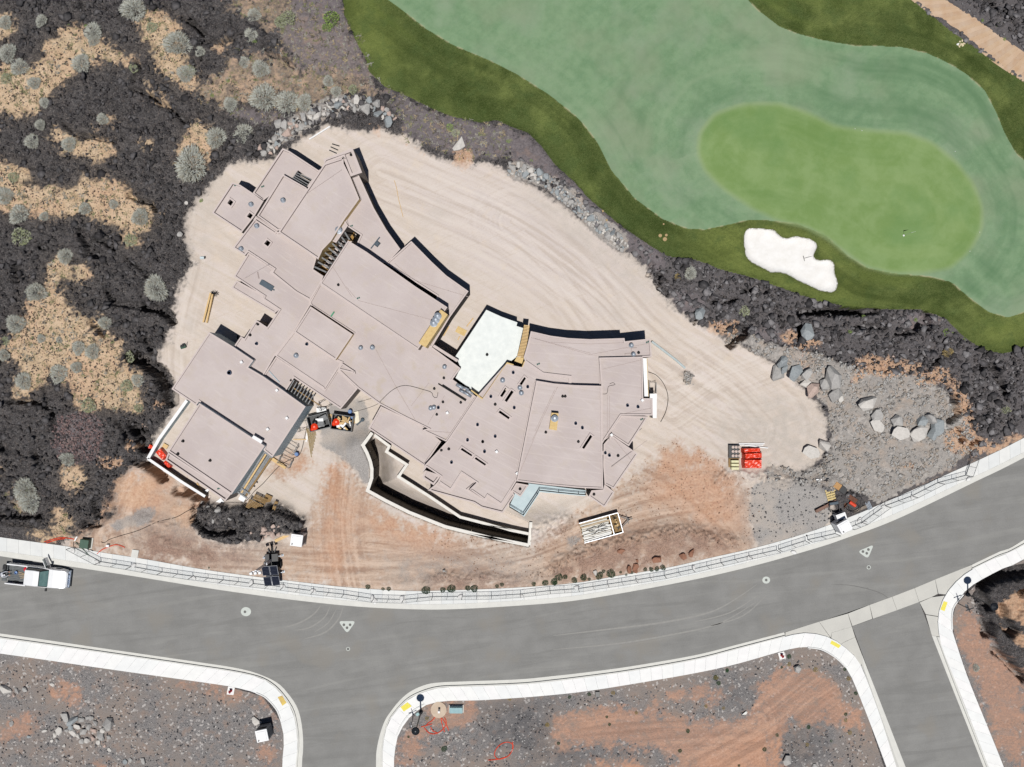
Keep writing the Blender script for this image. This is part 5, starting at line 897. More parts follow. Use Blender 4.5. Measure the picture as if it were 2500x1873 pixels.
# ------------------------------------------------------------------ court walls (white coped block walls)
COPE = M('white_coping', C3(242,240,234), C3(230,226,218), 3); BLKW = M('block_wall', C3(118,112,104), C3(98,92,86), 2, bump=.1, fine=.15); BLKJ = M('wall_joint', C3(70,66,62), C3(60,56,52), 3)
def garden_wall(name, pts, top, bot, th, label, capm=COPE, wallm=BLKW, group='court walls of the house', panel=1.25, zs=None):
    q = [W(x, y, top) for x, y in pts]; e = empty(name, (q[0].x, q[0].y, 0), label=label, cat='wall', group=group); off = Vector((q[0].x, q[0].y, 0)); P = [Vector((p.x-off.x, p.y-off.y, 0)) for p in q]
    n = len(P); L, Rr = [], []
    for i in range(n):
        u = (P[i]-P[i-1]).normalized() if i else (P[1]-P[0]).normalized(); v = (P[i+1]-P[i]).normalized() if i < n-1 else u
        m = Vector((-(u+v).y, (u+v).x, 0)).normalized(); s = th/2/max(m.dot(Vector((-v.y, v.x, 0))), .4); L.append(P[i]+m*s); Rr.append(P[i]-m*s)
    for i in range(n-1):
        b = MB(); b.prism([(L[i].x, L[i].y), (L[i+1].x, L[i+1].y), (Rr[i+1].x, Rr[i+1].y), (Rr[i].x, Rr[i].y)], top-.07, top); b.build('coping', capm, e)
        ln = (P[i+1]-P[i]).length; k_ = max(1, int(round(ln/panel)))
        for j in range(k_):
            a = P[i].lerp(P[i+1], (j+.015)/k_); c_ = P[i].lerp(P[i+1], (j+.985)/k_); b = MB(); mid = (a+c_)/2; dr = c_-a
            b.box(mid.x, mid.y, (top-.07+bot)/2, dr.length, th*.86, top-.07-bot, math.atan2(dr.y, dr.x)); b.build('wall_panel', wallm, e)
    return e
garden_wall('court_wall', OUT_W[:-2], 1.3, -4.6, .32, 'outer white coped wall sweeping round the sunken court south of the house'); garden_wall('court_wall', OUT_W[-3:], 1.35, -4.4, .3, 'short white end wall closing the sunken court on the east')
garden_wall('court_wall', INN_W, 1.15, -4.2, .27, 'inner stepped white coped wall between the court and the house')
garden_wall('retaining_wall', [s1('C', 468, 1228), s1('C', 170, 1640), s1('H', 48, 530)], 1.2, -.4, .3, 'long straight white wall west of the garage wing', WHT, ZIP, 'garage side walls'); garden_wall('retaining_wall', [s1('H', 48, 530), s1('H', 420, 785), s1('H', 665, 938)], 1.2, -.4, .25, 'straight white wall below the south west corner of the garage wing', WHT, BLKW, 'garage side walls')
garden_wall('retaining_wall', [s1('E', 1950, 592), s1('E', 2209, 790), s1('16', 322, 880)], .35, -.3, .2, 'low pale footing running out from the north east corner of the house', M('pale_footing', C3(196,206,206), C3(180,192,194), 3), M('pale_footing', C3(196,206,206)), None)
# ================================================================== ROCKS
ROCKM = [M('rock_grey', C3(196,194,190), C3(172,170,168), 4, bump=.3, fine=.15), M('rock_blue_grey', C3(176,182,184), C3(150,158,162), 4, bump=.3, fine=.15), M('rock_pinkish', C3(214,192,180), C3(190,168,158), 4, bump=.3, fine=.15), M('rock_pale', C3(226,222,216), C3(204,200,194), 4, bump=.3, fine=.12),
         M('rock_red', C3(176,128,104), C3(148,108,90), 4, bump=.35, fine=.2), M('rock_lava', C3(78,75,76), C3(56,54,56), 5, bump=.5, fine=.3)]
def rock_mesh(seed, mt, npt=20, flat=.65):
    r = random.Random(seed); bm = bmesh.new()
    for _ in range(npt):
        v = Vector((r.gauss(0, 1), r.gauss(0, 1), r.gauss(0, 1))).normalized(); bm.verts.new((v.x*r.uniform(.82, 1), v.y*r.uniform(.7, .95), v.z*flat*r.uniform(.8, 1)))
    res = bmesh.ops.convex_hull(bm, input=bm.verts); bmesh.ops.delete(bm, geom=[g for g in res['geom_interior'] if isinstance(g, bmesh.types.BMVert)], context='VERTS')
    me = bpy.data.meshes.new('rock'); bm.to_mesh(me); bm.free(); me.materials.append(mt); return me
ROCKS = {i: [rock_mesh(100*i+j, ROCKM[i], 13+3*(j % 4), .6+.08*(j % 4)) for j in range(8)] for i in range(6)}
rr = random.Random(3)
def boulder(px, py, size, kind, label, group, name='boulder', sq=None, rz=None, sink=.25):
    o = bpy.data.objects.new(name, rr.choice(ROCKS[kind])); COL.objects.link(o); g = G3(px, py); s = size/2
    sx, sy = sq if sq else (rr.uniform(.9, 1.25), rr.uniform(.75, 1.05)); h = s*rr.uniform(.8, 1.1)
    o.scale = (s*sx, s*sy, h); o.rotation_euler = (rr.uniform(-.15, .15), rr.uniform(-.15, .15), rz if rz is not None else rr.uniform(0, 6.3)); p = W(px, py, g.z+h*.3); o.location = (p.x, p.y, g.z+h*(.62-sink)); return tag(o, label, 'boulder', group)
def belt(line, half, n, smin, smax, kinds, label, segs, flip, group, seed):
    r = random.Random(seed); q = resample(line, 300); placed = []; tries = 0
    while len(placed) < n and tries < 30000:
        tries += 1; i = r.randrange(2, 298); t = i/299; p = q[i]; d = Vector((q[i+1][0]-q[i-1][0], q[i+1][1]-q[i-1][1])).normalized(); hw = half(t) if callable(half) else half
        o_ = r.uniform(-hw, hw); x, y = p[0]-d.y*o_, p[1]+d.x*o_; s = smin+(smax-smin)*r.random()**1.8
        if any((x-a)**2+(y-b)**2 < (.30*(s+c)*25)**2 for a, b, c in placed): continue
        placed.append((x, y, s)); kd = r.choice(kinds); t2 = int(t*len(segs)*.999)
        boulder(x, y, s, kd, '%s %s boulder, %s row %s, %s' % (('small', 'medium', 'large')[0 if s < smin+.2*(smax-smin) else 1 if s < smin+.55*(smax-smin) else 2], ('grey', 'blue grey', 'pinkish', 'pale')[kd], 'outer' if o_*flip > hw*.3 else 'inner' if o_*flip < -hw*.3 else 'middle', label, segs[t2]), group)
    return placed
belt(S('r8', [(90,690),(240,590),(340,470),(430,400),(530,350),(640,290),(760,230),(900,170),(1000,150)])+S('t8', [(40,240),(130,240),(220,290),(330,370)]), lambda t: 13 if t < .75 else 11, 110, .5, 1.35, [0, 0, 1, 2, 0, 3], 'of the rim stone belt', ['lower left end', 'near the lone pale boulder', 'left of the white pipe', 'above the white pipe', 'by the big round boulder', 'top bend', 'right end'], -1, 'boulders stacked along the north west rim', 5)
belt(S('113', [(400,500),(600,540),(800,620),(950,740),(1060,830),(1200,960),(1320,1060),(1450,1170),(1580,1270),(1660,1370)]), lambda t: 15-4*t, 150, .36, 1.15, [0, 1, 0, 3, 1], 'of the golf side riprap', ['upper left end', 'wide upper part', 'upper middle', 'middle', 'lower middle', 'narrow lower part', 'lower right end'], -1, 'riprap boulders beside the golf rough', 6)
# single landmark boulders
for fr, x, y, s, kd, lb in [
 ('17',1230,455,1.45,3,'large pale rounded boulder west of a twin, north of the dark rubble ridge'), ('17',1372,390,1.3,3,'large pale rounded boulder touching its western twin'),
 ('q',655,418,1.5,3,'broad pale flat boulder standing alone in the grey rubble'), ('q',712,490,1.2,0,'grey boulder with a dark top edge just south of the lone pale boulder'), ('q',710,552,1.25,3,'pale boulder below the dark edged grey one'),
 ('q',835,525,1.1,0,'grey wedge boulder left of the pale double boulder'), ('q',852,600,1.5,3,'large pale boulder with a deep shadow in the east rubble'), ('q',968,605,1.5,3,'long pale boulder leaning to the lower right in the east rubble'),
 ('q',990,530,1.2,1,'blue grey block at the top of the eastern boulder cluster'), ('q',1050,515,1.2,0,'dark topped block second in the eastern boulder cluster'), ('q',1085,570,1.35,1,'cracked blue grey boulder in the middle of the eastern cluster'), ('q',1055,610,1.1,1,'blue grey boulder at the bottom of the eastern cluster'), ('q',1125,555,.8,0,'small pale grey boulder at the right end of the eastern cluster'),
 ('q',125,165,1.2,1,'flat blue grey slab boulder at the top of the pad edge pile'), ('q',95,232,1.4,0,'round grey boulder at the left end of the pad edge pile'), ('q',140,205,.9,1,'dark grey boulder behind the round one in the pad edge pile'), ('q',205,225,1.4,1,'bluish wide boulder in the pad edge pile'), ('q',280,240,1.3,0,'grey boulder right of the bluish one in the pad edge pile'),
 ('q',270,300,1.0,3,'small pale boulder with black shadow in the pad edge pile'), ('q',312,335,1.35,2,'pinkish grey flat boulder at the pile foot'), ('q',390,310,1.3,0,'grey split boulder right of the pinkish one'), ('q',440,265,1.9,0,'largest banded grey boulder of the pad edge pile'), ('q',455,370,1.5,0,'striped grey boulder at the lower end of the pad edge pile'), ('q',487,390,.7,3,'small pale boulder leaning on the striped one'),
 ('170',1085,600,1.0,0,'grey boulder in the middle lot below the red hydrant'), ('170',985,1580,1.0,0,'grey boulder at the bottom of the middle lot'), ('170',1285,1645,.7,0,'dark grey boulder cut by the bottom edge of the photo'), 
 ('bl',935,830,1.05,3,'pale rounded boulder beside the portable toilet in the lower left lot'), ('135',1120,520,1.0,4,'reddish flat boulder in the dirt bank near the fence'), ('135',733,425,.7,4,'small red boulder in the dirt bank south of the trailer'), ('135',1400,475,.8,4,'reddish boulder in the bank right of the flat one'), ('135',1500,445,.9,4,'red brown boulder at the right end of the bank'),
 ('135',888,590,.8,4,'red boulder at the top of the little stack beside the bushes'), ('135',820,620,.7,4,'red boulder at the left of the little stack beside the bushes'), ('135',885,640,.6,4,'lowest red boulder of the little stack beside the bushes'), ('135',905,530,.4,4,'smallest red stone above the little stack'), ('135',460,655,.6,3,'pale stone among the green bushes by the pavement'),
 ('t8',830,545,1.5,3,'large whitish flat rock at the pad rim below the green weeds'), ('t8',282,375,1.1,1,'pale bluish boulder alone east of the stone belt'), ('r8',262,372,.95,0,'pale boulder alone on the lava west of the stone belt'),
 ('03',935,510,.4,5,'dark heart shaped stone on the pale desert sand'), ('03',1940,875,.6,0,'grey slab rock at the lava edge by the pad'), ('03',2010,535,.45,3,'small white rock on the lava near the pad'), ('15',920,1400,1.4,1,'smooth blue grey slab in the lava rim of the pad'), ('16',1640,490,1.6,1,'smooth grey lava slab below the long cleft')]:
    x0, y0 = s1(fr, x, y); boulder(x0, y0, s*(1.3 if fr in ('q','17') else 1.1), kd, lb, 'landmark boulders', sink=.12)
r2 = random.Random(8)
for i, (x, y, s) in enumerate([(700,1120,1.2),(780,1160,1.3),(830,1220,.9),(870,1150,.8),(940,1130,.6),(985,1130,.7),(1030,1180,.7),(960,1230,.8),(900,1270,.8),(1010,1260,.7),(1170,1190,1.5),(1110,1260,.8),(1080,1320,1.1),(780,1290,.9),(840,1330,.8),(640,1270,.9),(590,1310,.6),(940,1370,.8),(1000,1340,.7),(620,1370,.6),(690,1430,.5),(880,1380,.7),(1060,1390,.6),(1170,1340,.6),(720,1260,.6),(760,1230,.7),(1130,1430,.5),(1180,1470,.5),(560,1370,.5),(480,1270,.5),(120,1190,.6),(310,1330,.4),(270,820,.7),(180,830,.7),(60,820,1.2),(150,880,.5),(560,770,.6),(930,940,.5),(1540,1590,.8),(1350,1600,.6),(1400,1580,.5)]):
    x0, y0 = s1('015', x, y); boulder(x0, y0, s, r2.choice([0, 0, 1, 3, 2]), '%s stone in the lower left lot, %s' % (('small angular grey', 'mid sized angular', 'large angular grey')[0 if s < .65 else 1 if s < 1 else 2], ('upper left of the pile' if x < 900 and y < 1250 else 'upper right of the pile' if y < 1250 else 'lower left of the pile' if x < 900 else 'lower right of the pile') if 450 < x < 1250 and y > 1000 else ('by the pink soil patch' if x < 1200 and y < 1000 else 'away from the pile')), 'stones of the lower left rock pile')
for i, (x, y, s) in enumerate([(1300,1290,.75),(1400,1260,.55),(1275,1330,.7),(1340,1335,.65),(1390,1350,.85),(1455,1350,.6),(1460,1270,.4),(1265,1390,.75),(1410,1300,.4),(1320,1370,.5),(1160,1330,.4),(750,1205,.5),(930,1180,.5),(640,1010,.7),(800,1090,.8),(700,1060,.6)]):
    x0, y0 = s1('H', x, y); boulder(x0, y0, s, 2 if i < 11 else 0, '%s cream stone of the heap near the light tower, counted from its left' % ORD[sorted([1300,1400,1275,1340,1390,1455,1460,1265,1410,1320,1160]).index(x)] if i < 11 else '%s ' % ('large', 'mid sized', 'small', 'leftmost', 'wide')[i-11]+ 'grey stone on the dark rubble south of the garage', 'stones south of the garage')
WHITER = M('white_rock', C3(250,250,246), C3(236,236,230), 5)
for fr, x, y, s, lb in (('170', 515, 1070, .75, 'round white disc shaped rock in the middle lot'), ('220', 1495, 475, .35, 'cream sandy stone pile piece beside the cart path'),):
    x0, y0 = s1(fr, x, y); o = boulder(x0, y0, s, 3, lb, None); o.data = o.data.copy(); o.data.materials[0] = WHITER
# loose stones, too many to count
def scatter(name, mask, n, smin, smax, mats, seed, label, thr=.5, power=2.2, clus=None):
    r = np.random.default_rng(seed); cand = np.argwhere((mask > thr) & ((clus is None) | (WARP+.5*WARP2 > (clus if clus is not None else 0)+.25*(np.random.default_rng(seed+50).random(X.shape).astype(np.float32)-.5))) & (np.abs(X) < 55) & (np.abs(Y) < 42)); sel = cand[r.integers(0, len(cand), n)]
    s = smin+(smax-smin)*r.random(n)**power; base = []
    for j in range(6):
        bm = bmesh.new()
        for _ in range(9):
            v = Vector(r.normal(size=3)).normalized(); bm.verts.new((v.x, v.y*.8, v.z*.6))
        bmesh.ops.convex_hull(bm, input=bm.verts); bm.verts.index_update(); bmesh.ops.triangulate(bm, faces=bm.faces); lo = [v for v in bm.verts if not v.link_faces]; bmesh.ops.delete(bm, geom=lo, context='VERTS'); bm.verts.index_update()
        base.append((np.array([v.co for v in bm.verts]), np.array([[v.index for v in f.verts] for f in bm.faces]))); bm.free()
    V, F, MI = [], [], []; off = 0; ci = r.integers(0, 6, n); a = r.random(n)*6.28; mi = r.integers(0, len(mats), n); jx = (r.random((n, 2))-.5)*STEP*1.5
    for i in range(n):
        j, k_ = sel[i]; v, f = base[ci[i]]; c, sn = math.cos(a[i]), math.sin(a[i]); q = v*s[i]*.5
        V.append(np.stack([q[:, 0]*c-q[:, 1]*sn+gx[k_]+jx[i, 0], q[:, 0]*sn+q[:, 1]*c+gy[j]+jx[i, 1], q[:, 2]+Zt[j, k_]+s[i]*.08], 1)); F.append(f+off); off += len(v); MI.append(np.full(len(f), mi[i]))
    V = np.concatenate(V).astype(np.float32); F = np.concatenate(F).astype(np.int32); MI = np.concatenate(MI).astype(np.int32); me = bpy.data.meshes.new(name)
    me.vertices.add(len(V)); me.vertices.foreach_set('co', V.ravel()); me.loops.add(F.size); me.loops.foreach_set('vertex_index', F.ravel()); me.polygons.add(len(F)); me.polygons.foreach_set('loop_start', np.arange(0, F.size, 3, dtype=np.int32)); me.polygons.foreach_set('material_index', MI)
    me.update(calc_edges=True)
    for m in mats: me.materials.append(m)
    return tag(link(name, me), label, 'stones', kind='stuff')
scatter('rubble', mRubb*near*(1-mHouse), 6500, .07, .5, [ROCKM[0], M('rubble_mid', C3(158,154,150), C3(136,133,130), 5, bump=.3), ROCKM[0], M('rubble_warm', C3(182,172,160), C3(158,148,138), 5, bump=.3)], 1, 'loose grey rubble stones spread over the blasted ground', .5, 3.2, .02)
scatter('lava_clinker', mLava*near*np.clip(wil, 0, 1), 17000, .1, .6, [ROCKM[5], ROCKM[5], ROCKM[5], M('lava_brown', C3(92,86,84), C3(72,68,68), 5, bump=.4)], 2, 'dark lava clinker fragments covering the lava field', .6, 2.5)
scatter('lava_blocks', mLava*near*np.clip(wil, 0, 1), 2600, .35, 1.15, [ROCKM[5], M('lava_block_grey', C3(112,109,110), C3(84,82,84), 5, bump=.5), M('lava_block_mid', C3(92,90,91), C3(66,64,66), 5, bump=.5)], 12, 'large dark lava blocks protruding from the lava field', .6, 2.2, -.05)
scatter('ledge_blocks', np.maximum(mLava, mAsh)*near*VAR*(mRough < .3)*(mPad < .3), 1500, .3, 1.1, [M('ledge_grey', C3(150,147,148), C3(118,116,118), 5, bump=.4), M('ledge_dark', C3(108,105,107), C3(84,82,84), 5, bump=.4)], 13, 'jagged grey blocks on the ledge between pad and golf rough', .45, 2.0, -.1)
scatter('scoria_gravel', np.maximum(mLot*near*(1-mRed)*(1-mMound), .9*(mGrav*(X > 0)*(np.hypot(X-27, Y+13) < 7))), 11000, .05, .32, [ROCKM[0], M('scoria_dark', C3(84,84,88), C3(68,68,72), 6), M('scoria_mid', C3(130,130,134), C3(110,110,114), 6)], 3, 'grey scoria gravel on the vacant lots', .5, 2.4, -.12)
scatter('desert_stones', mSand*near, 4500, .05, .28, [M('stone_brown', C3(110,88,76), C3(86,70,64), 6), ROCKM[5]], 4, 'small brown stones scattered over the desert sand', .6, 2.5)
scatter('pink_fragments', (mAsh*(X < -35)*(Y < -2)), 1800, .12, .4, [M('fragment_pink', C3(158,132,128), C3(126,104,102), 6), ROCKM[5], M('fragment_mauve', C3(120,104,104), C3(100,86,88), 6)], 5, 'pinkish broken rock fragments on the lower lava slope', .4, 2)
scatter('soil_clods', mDirt*near*(1-mHouse)*(1-mRubb)*(np.hypot(X-14, Y+15) < 22), 3200, .03, .2, [M('clod', C3(196,164,142), C3(172,142,122), 6), M('clod_dark', C3(168,134,114), C3(148,118,100), 6)], 6, 'red soil clods on the dirt bank', .5, 3, .0)
mClif = np.clip(mClay*2, 0, 1)*(mPad < .4)*near
scatter('broken_rock', mClif, 800, .08, .4, [M('broken_peach', C3(214,182,156), C3(190,156,130), 5, bump=.3), ROCKM[2], M('broken_brown', C3(140,116,104), C3(112,94,86), 5, bump=.3)], 7, 'broken reddish rock along the cut banks', .3, 2.5)

# ================================================================== PLANTS
def scrub(name, mask, n, mats, seed, label, smin, smax):
    r = np.random.default_rng(seed); cand = np.argwhere((mask > .35) & (np.abs(X) < 55) & (np.abs(Y) < 42)); sel = cand[r.integers(0, len(cand), n)]; B = 7
    j, i = np.repeat(sel[:, 0], B), np.repeat(sel[:, 1], B); s = np.repeat(smin+(smax-smin)*r.random(n)**2, B); a = r.random(n*B)*6.283; el = r.uniform(.3, 1.35, n*B)
    dx, dy, dz = np.cos(a)*np.sin(el), np.sin(a)*np.sin(el), np.cos(el); c = np.stack([gx[i], gy[j], Zt[j, i]], 1); tip = c+np.stack([dx, dy, dz*.7], 1)*s[:, None]; w = np.stack([-dy, dx, dy*0], 1)*(s*.13)[:, None]
    V = np.stack([c-w*.4, c+w*.4, tip+w, tip-w], 1).reshape(-1, 3).astype(np.float32); F = np.arange(len(V), dtype=np.int32); me = bpy.data.meshes.new(name)
    me.vertices.add(len(V)); me.vertices.foreach_set('co', V.ravel()); me.loops.add(len(F)); me.loops.foreach_set('vertex_index', F); me.polygons.add(len(F)//4); me.polygons.foreach_set('loop_start', np.arange(0, len(F), 4, dtype=np.int32))
    me.polygons.foreach_set('material_index', np.repeat(r.integers(0, len(mats), n), B).astype(np.int32)); me.update(calc_edges=True)
    for m in mats: me.materials.append(m)
    return tag(link(name, me), label, 'scrub', kind='stuff')
scrub('dry_scrub', np.maximum(np.maximum(mBrush, mAsh*(X < 0)*(Y > 0)), mSand*.36+mHalo*.1)*(WARP2 > -.25)*near, 5200, [M('scrub_tan', C3(184,168,136), C3(158,142,112), 6), M('scrub_grey', C3(170,168,158), C3(144,142,132), 6), M('scrub_olive', C3(140,142,104), C3(116,120,84), 6), M('scrub_dark', C3(104,98,88), C3(84,78,70), 6)], 31, 'low dry scrub and grass tufts covering the desert slope', .08, .34)
LEAFM = {'sage': [M('sage_pale', C3(206,209,202), C3(180,184,174), 5), M('sage_dry', C3(178,174,160), C3(150,148,136), 5)], 'green': [M('bush_green', C3(58,96,58), C3(38,72,42), 5), M('bush_dark', C3(44,76,50), C3(30,56,36), 5)],
         'lime': [M('lime_leaf', C3(160,184,104), C3(130,156,80), 5), M('lime_dark', C3(96,116,64), C3(74,94,50), 5)], 'dry': [M('dry_straw', C3(196,176,120), C3(164,142,92), 5), M('dry_dark', C3(140,122,84), C3(116,100,68), 5)], 'olive': [M('olive_leaf', C3(168,174,136), C3(140,148,110), 5), M('olive_grey', C3(184,188,166), C3(156,160,140), 5)]}
TWIG = M('twig_grey', C3(128,120,110), C3(98,92,86), 5)
def shrub_mesh(seed, kind, nblade=300):
    r = random.Random(seed); b = MB()
    for i in range(nblade):
        a = r.uniform(0, 6.283); rad = (.92+.08*math.sin(a*3+seed))*math.sqrt(r.random()); q = Vector((math.cos(a)*rad*.8, math.sin(a)*rad*.8, math.sqrt(max(.02, 1-rad*rad))*.55*r.uniform(.6, 1))); b.cur = 0 if r.random() < .6 else 1
        d = (q*1.2+Vector((r.gauss(0, .35), r.gauss(0, .35), r.uniform(0, .5)))).normalized(); tn = Vector((-d.y, d.x, r.uniform(-.2, .2)))
        if kind in ('sage', 'dry'): w = .02; p = q+d*r.uniform(.14, .34); b.add([q-tn*w, q+tn*w, p+tn*w*.5, p-tn*w*.5], [(0, 1, 2, 3)])
        else: w = r.uniform(.04, .085); u = Vector((r.uniform(-1, 1), r.uniform(-1, 1), .4)).normalized()*w; b.add([q-tn*w-u*.2, q+tn*w, q+u*1.5, q-tn*w*.6+u], [(0, 1, 2, 3)])
    me = bpy.data.meshes.new('foliage'); me.from_pydata(b.v, [], b.f); me.polygons.foreach_set('material_index', b.m)
    for m in LEAFM[kind]: me.materials.append(m)
    t = MB()
    for i in range(7): a = i*.9+seed; t.beam((0, 0, -.1), (math.cos(a)*.6, math.sin(a)*.6, .42), .03)
    m2 = bpy.data.meshes.new('branches'); m2.from_pydata(t.v, [], t.f); m2.materials.append(TWIG); return me, m2
SHR = {k_: [shrub_mesh(i*7+len(k_), k_, 900 if k_ == 'sage' else 480) for i in range(4)] for k_ in LEAFM}
r3 = random.Random(21)
def shrub(fr, x, y, dpx, kind, label, group, h=.6, name='desert_shrub', cat='shrub'):
    x0, y0 = s1(fr, x, y); g = G3(x0, y0); label = label(x0, y0, dpx*FR[fr][2]) if callable(label) else label; e = empty(name, g, r3.uniform(0, 6.28), label, cat, group); s = dpx*FR[fr][2]/25/2; e.scale = (s*r3.uniform(.9, 1.15), s*r3.uniform(.85, 1.05), s*h/.6*r3.uniform(.8, 1.1)); f, t = r3.choice(SHR[kind]); link('foliage', f, e); link('branches', t, e); return e
def DS(x, y, dpx):
    i = int(np.clip(np.searchsorted(gx, W(x, y).x), 1, NX-2)); j = int(np.clip(np.searchsorted(gy, W(x, y).y), 1, NY-2))
    col_ = ('left edge' if x < 90 else 'left side' if x < 230 else 'middle of the slope' if x < 390 else 'beside the graded pad' if y > 400 else 'toward the golf rough' if x > 600 else 'right part of the slope')
    row_ = ('top of the photo' if y < 130 else 'upper desert' if y < 330 else 'level with the north roofs' if y < 560 else 'level with the beam pair' if y < 800 else 'level with the garage' if y < 1080 else 'above the parked truck')
    return '%s grey shrub on %s, %s, %s' % ('small' if dpx < 30 else 'wide' if dpx > 48 else 'medium', 'pale sand' if mSand[j, i] > .5 else 'dark lava', col_, row_)
_cnt = {}
def counter(fmt):
    def f(x, y, d):
        _cnt[fmt] = _cnt.get(fmt, -1)+1; return fmt % ORD[_cnt[fmt]]
    return f
for fr, x, y, d_ in [('00',90,580,170),('00',220,730,170),('00',70,855,130),('00',375,900,120),('00',1010,350,160),('00',1015,440,110),('00',880,690,170),('00',1450,110,220),('00',1920,480,240),('00',2010,800,170),('00',350,1530,130),('00',750,1560,140),('00',1110,1290,110),('00',450,230,110),('00',60,250,120),('00',1640,300,120),
    ('00',1440,740,110),('00',480,1110,90),('00',440,1350,100),('00',2160,560,90),('03',150,260,130),('03',60,460,170),('03',210,660,180),('03',240,905,230),('03',920,600,130),('03',1520,690,170),('03',710,1110,160),('03',400,1500,190),('03',480,680,90),('03',1410,940,150),('03',1230,550,90),('03',2070,130,300),('03',1690,1460,220),('03',2000,230,130),
    ('07',180,180,170),('07',60,370,120),('07',640,355,60),('07',850,440,120),('07',1000,480,130),('07',830,650,110),('07',640,720,160),('07',260,800,150),('07',1370,540,170),('07',1140,170,130),('07',960,1060,170),('07',1370,850,140),('07',1490,790,120),('07',730,1640,140),('011',280,420,200),('011',330,560,190),('07',450,340,80),('07',50,520,110),('07',1500,1090,100),
    ('40',755,170,130),('40',720,380,130),('40',830,750,170),('40',860,1060,250),('40',1115,1120,240),('40',500,1130,140),('40',630,1440,180),('40',350,1490,180),('40',1555,880,100),('40',640,680,120),('40',1640,990,110),('40',50,770,150),('11' if False else '40',1300,1110,150)]:
    shrub(fr, x, y, d_*1.3, 'sage' if r3.random() < .85 else 'olive', DS, 'grey desert shrubs on the lava slope', .5)
shrub('40', 1590, 210, 230, 'lime', 'bright lime green shrub beside the golf rough, upper left', None, .6); shrub('40', 1540, 300, 130, 'lime', 'smaller lime green shrub touching the bright one', None, .5)
shrub('40', 1120, 200, 230, 'olive', 'olive green spreading shrub above the desert slope', None, .6); shrub('40', 1040, 240, 180, 'olive', 'grey olive shrub left of the spreading one', None, .5); shrub('40', 1820, 970, 140, 'olive', 'round olive shrub right above the stone belt', None, .6)
shrub('t8', 755, 420, 90, 'lime', 'bright green weed clump above the large whitish rock', None, .3, 'weed_clump', 'weeds'); shrub('t8', 800, 460, 90, 'olive', 'olive weed clump touching the bright green one', None, .3, 'weed_clump', 'weeds')
shrub('15', 820, 960, 150, 'sage', 'pale silvery shrub on the lava below the fairway', None, .5); shrub('15', 680, 1000, 80, 'dry', 'straw coloured tuft beside the silvery shrub', None, .3); shrub('15', 1400, 1370, 160, 'olive', 'dull olive shrub on the lava below the bunker', None, .3)
shrub('26', 1390, 935, 140, 'dry', 'yellow straw shrub on the lava below the rough', None, .4); shrub('29', 2010, 220, 150, 'olive', 'olive grey shrub at the right edge above the road', None, .5); shrub('20', 2110, 530, 90, 'dry', 'yellow orange shrub on the lava mound at the right edge', None, .5); shrub('20', 1690, 1460, 90, 'sage', 'whitish shrub beside the corner pavement lower right', None, .4)
for fr, x, y, d_ in [('26',1040,580,60),('26',1370,700,90),('26',1440,720,90),('26',480,545,60),('26',340,700,70),('26',1560,800,60),('26',1250,650,70),('26',1350,760,60),('220',1930,270,60),('220',1760,220,40),('220',2000,420,60),('113',400,200,60),('113',650,410,50),('00',925,280,50),('00',740,260,60),('40',470,870,60),('40',300,1030,50),('40',760,450,70),('03',2170,505,60)]:
    shrub(fr, x, y, d_, 'lime', lambda x, y, d: 'small green weed tuft %s' % ('on the rock rim below the golf rough, right part' if x > 2100 and y > 300 else 'beside the cart path' if x > 2100 else 'between pad and rough' if x > 1000 else 'on the upper left desert'), 'green weed tufts on the rock', .3, 'weed_tuft', 'weeds')
for fr, x, y, d_ in sorted([('50',1760,410,75),('50',1922,435,50),('50',1985,432,66),('90',620,620,120),('90',800,620,80),('90',895,605,120),('90',1070,600,90),('90',1140,605,100),('90',1385,578,60),('90',1438,560,66),('90',1780,552,66),('90',1905,540,90),('90',2000,530,100),('135',60,700,110),('135',230,735,80),('135',330,705,110),('135',500,690,110),('135',625,665,120),('135',390,725,50),('135',130,700,70),('135',730,650,40),('135',790,680,45),('135',995,620,60),('135',1060,620,70),('135',1120,615,70),('135',1185,600,80),('135',850,655,45),('135',545,640,60),('50',45,205,30),('135',20,770,60)], key=lambda q: s1(q[0], q[1], q[2])[0]):
    shrub(fr, x, y, d_, 'green', counter('dark green bush along the north pavement, %s from the light tower'), 'green bushes along the north pavement', .8, 'green_bush', 'bush')
for fr, x, y, d_ in sorted([('170',1000,465,70),('170',1000,545,50),('170',1285,605,60),('170',920,580,40),('170',1640,700,60),('170',1720,860,60),('170',1610,1085,50),('170',1610,1150,45),('170',1655,1285,60),('170',1210,1225,60),('170',870,1310,50),('170',735,1465,60),('170',460,1640,40),('170',1195,1415,50),('170',240,750,70),('170',210,690,70),('170',330,620,50),('170',1600,600,50),('170',1455,1375,40),('130',1120,1070,45),('130',800,1115,40),('130',830,1195,45),('130',1675,1265,60),('130',1870,1000,45),('130',610,870,60),('130',870,855,50),('130',160,1200,50),('130',400,900,50),('130',280,1400,50),('130',1980,690,60),('130',2100,610,50),('130',2060,1020,40),('130',1590,1480,60),('85',850,1130,50),('85',1740,915,55),('85',1035,1460,80),('85',2150,1200,45),('85',650,1330,40)], key=lambda q: s1(q[0], q[1], q[2])[0]):
    shrub(fr, x, y, d_, 'green' if r3.random() < .6 else 'dry', counter('low weed on the middle vacant lot, %s from its left corner'), 'low weeds on the vacant lots', .35, 'low_weed', 'weeds')
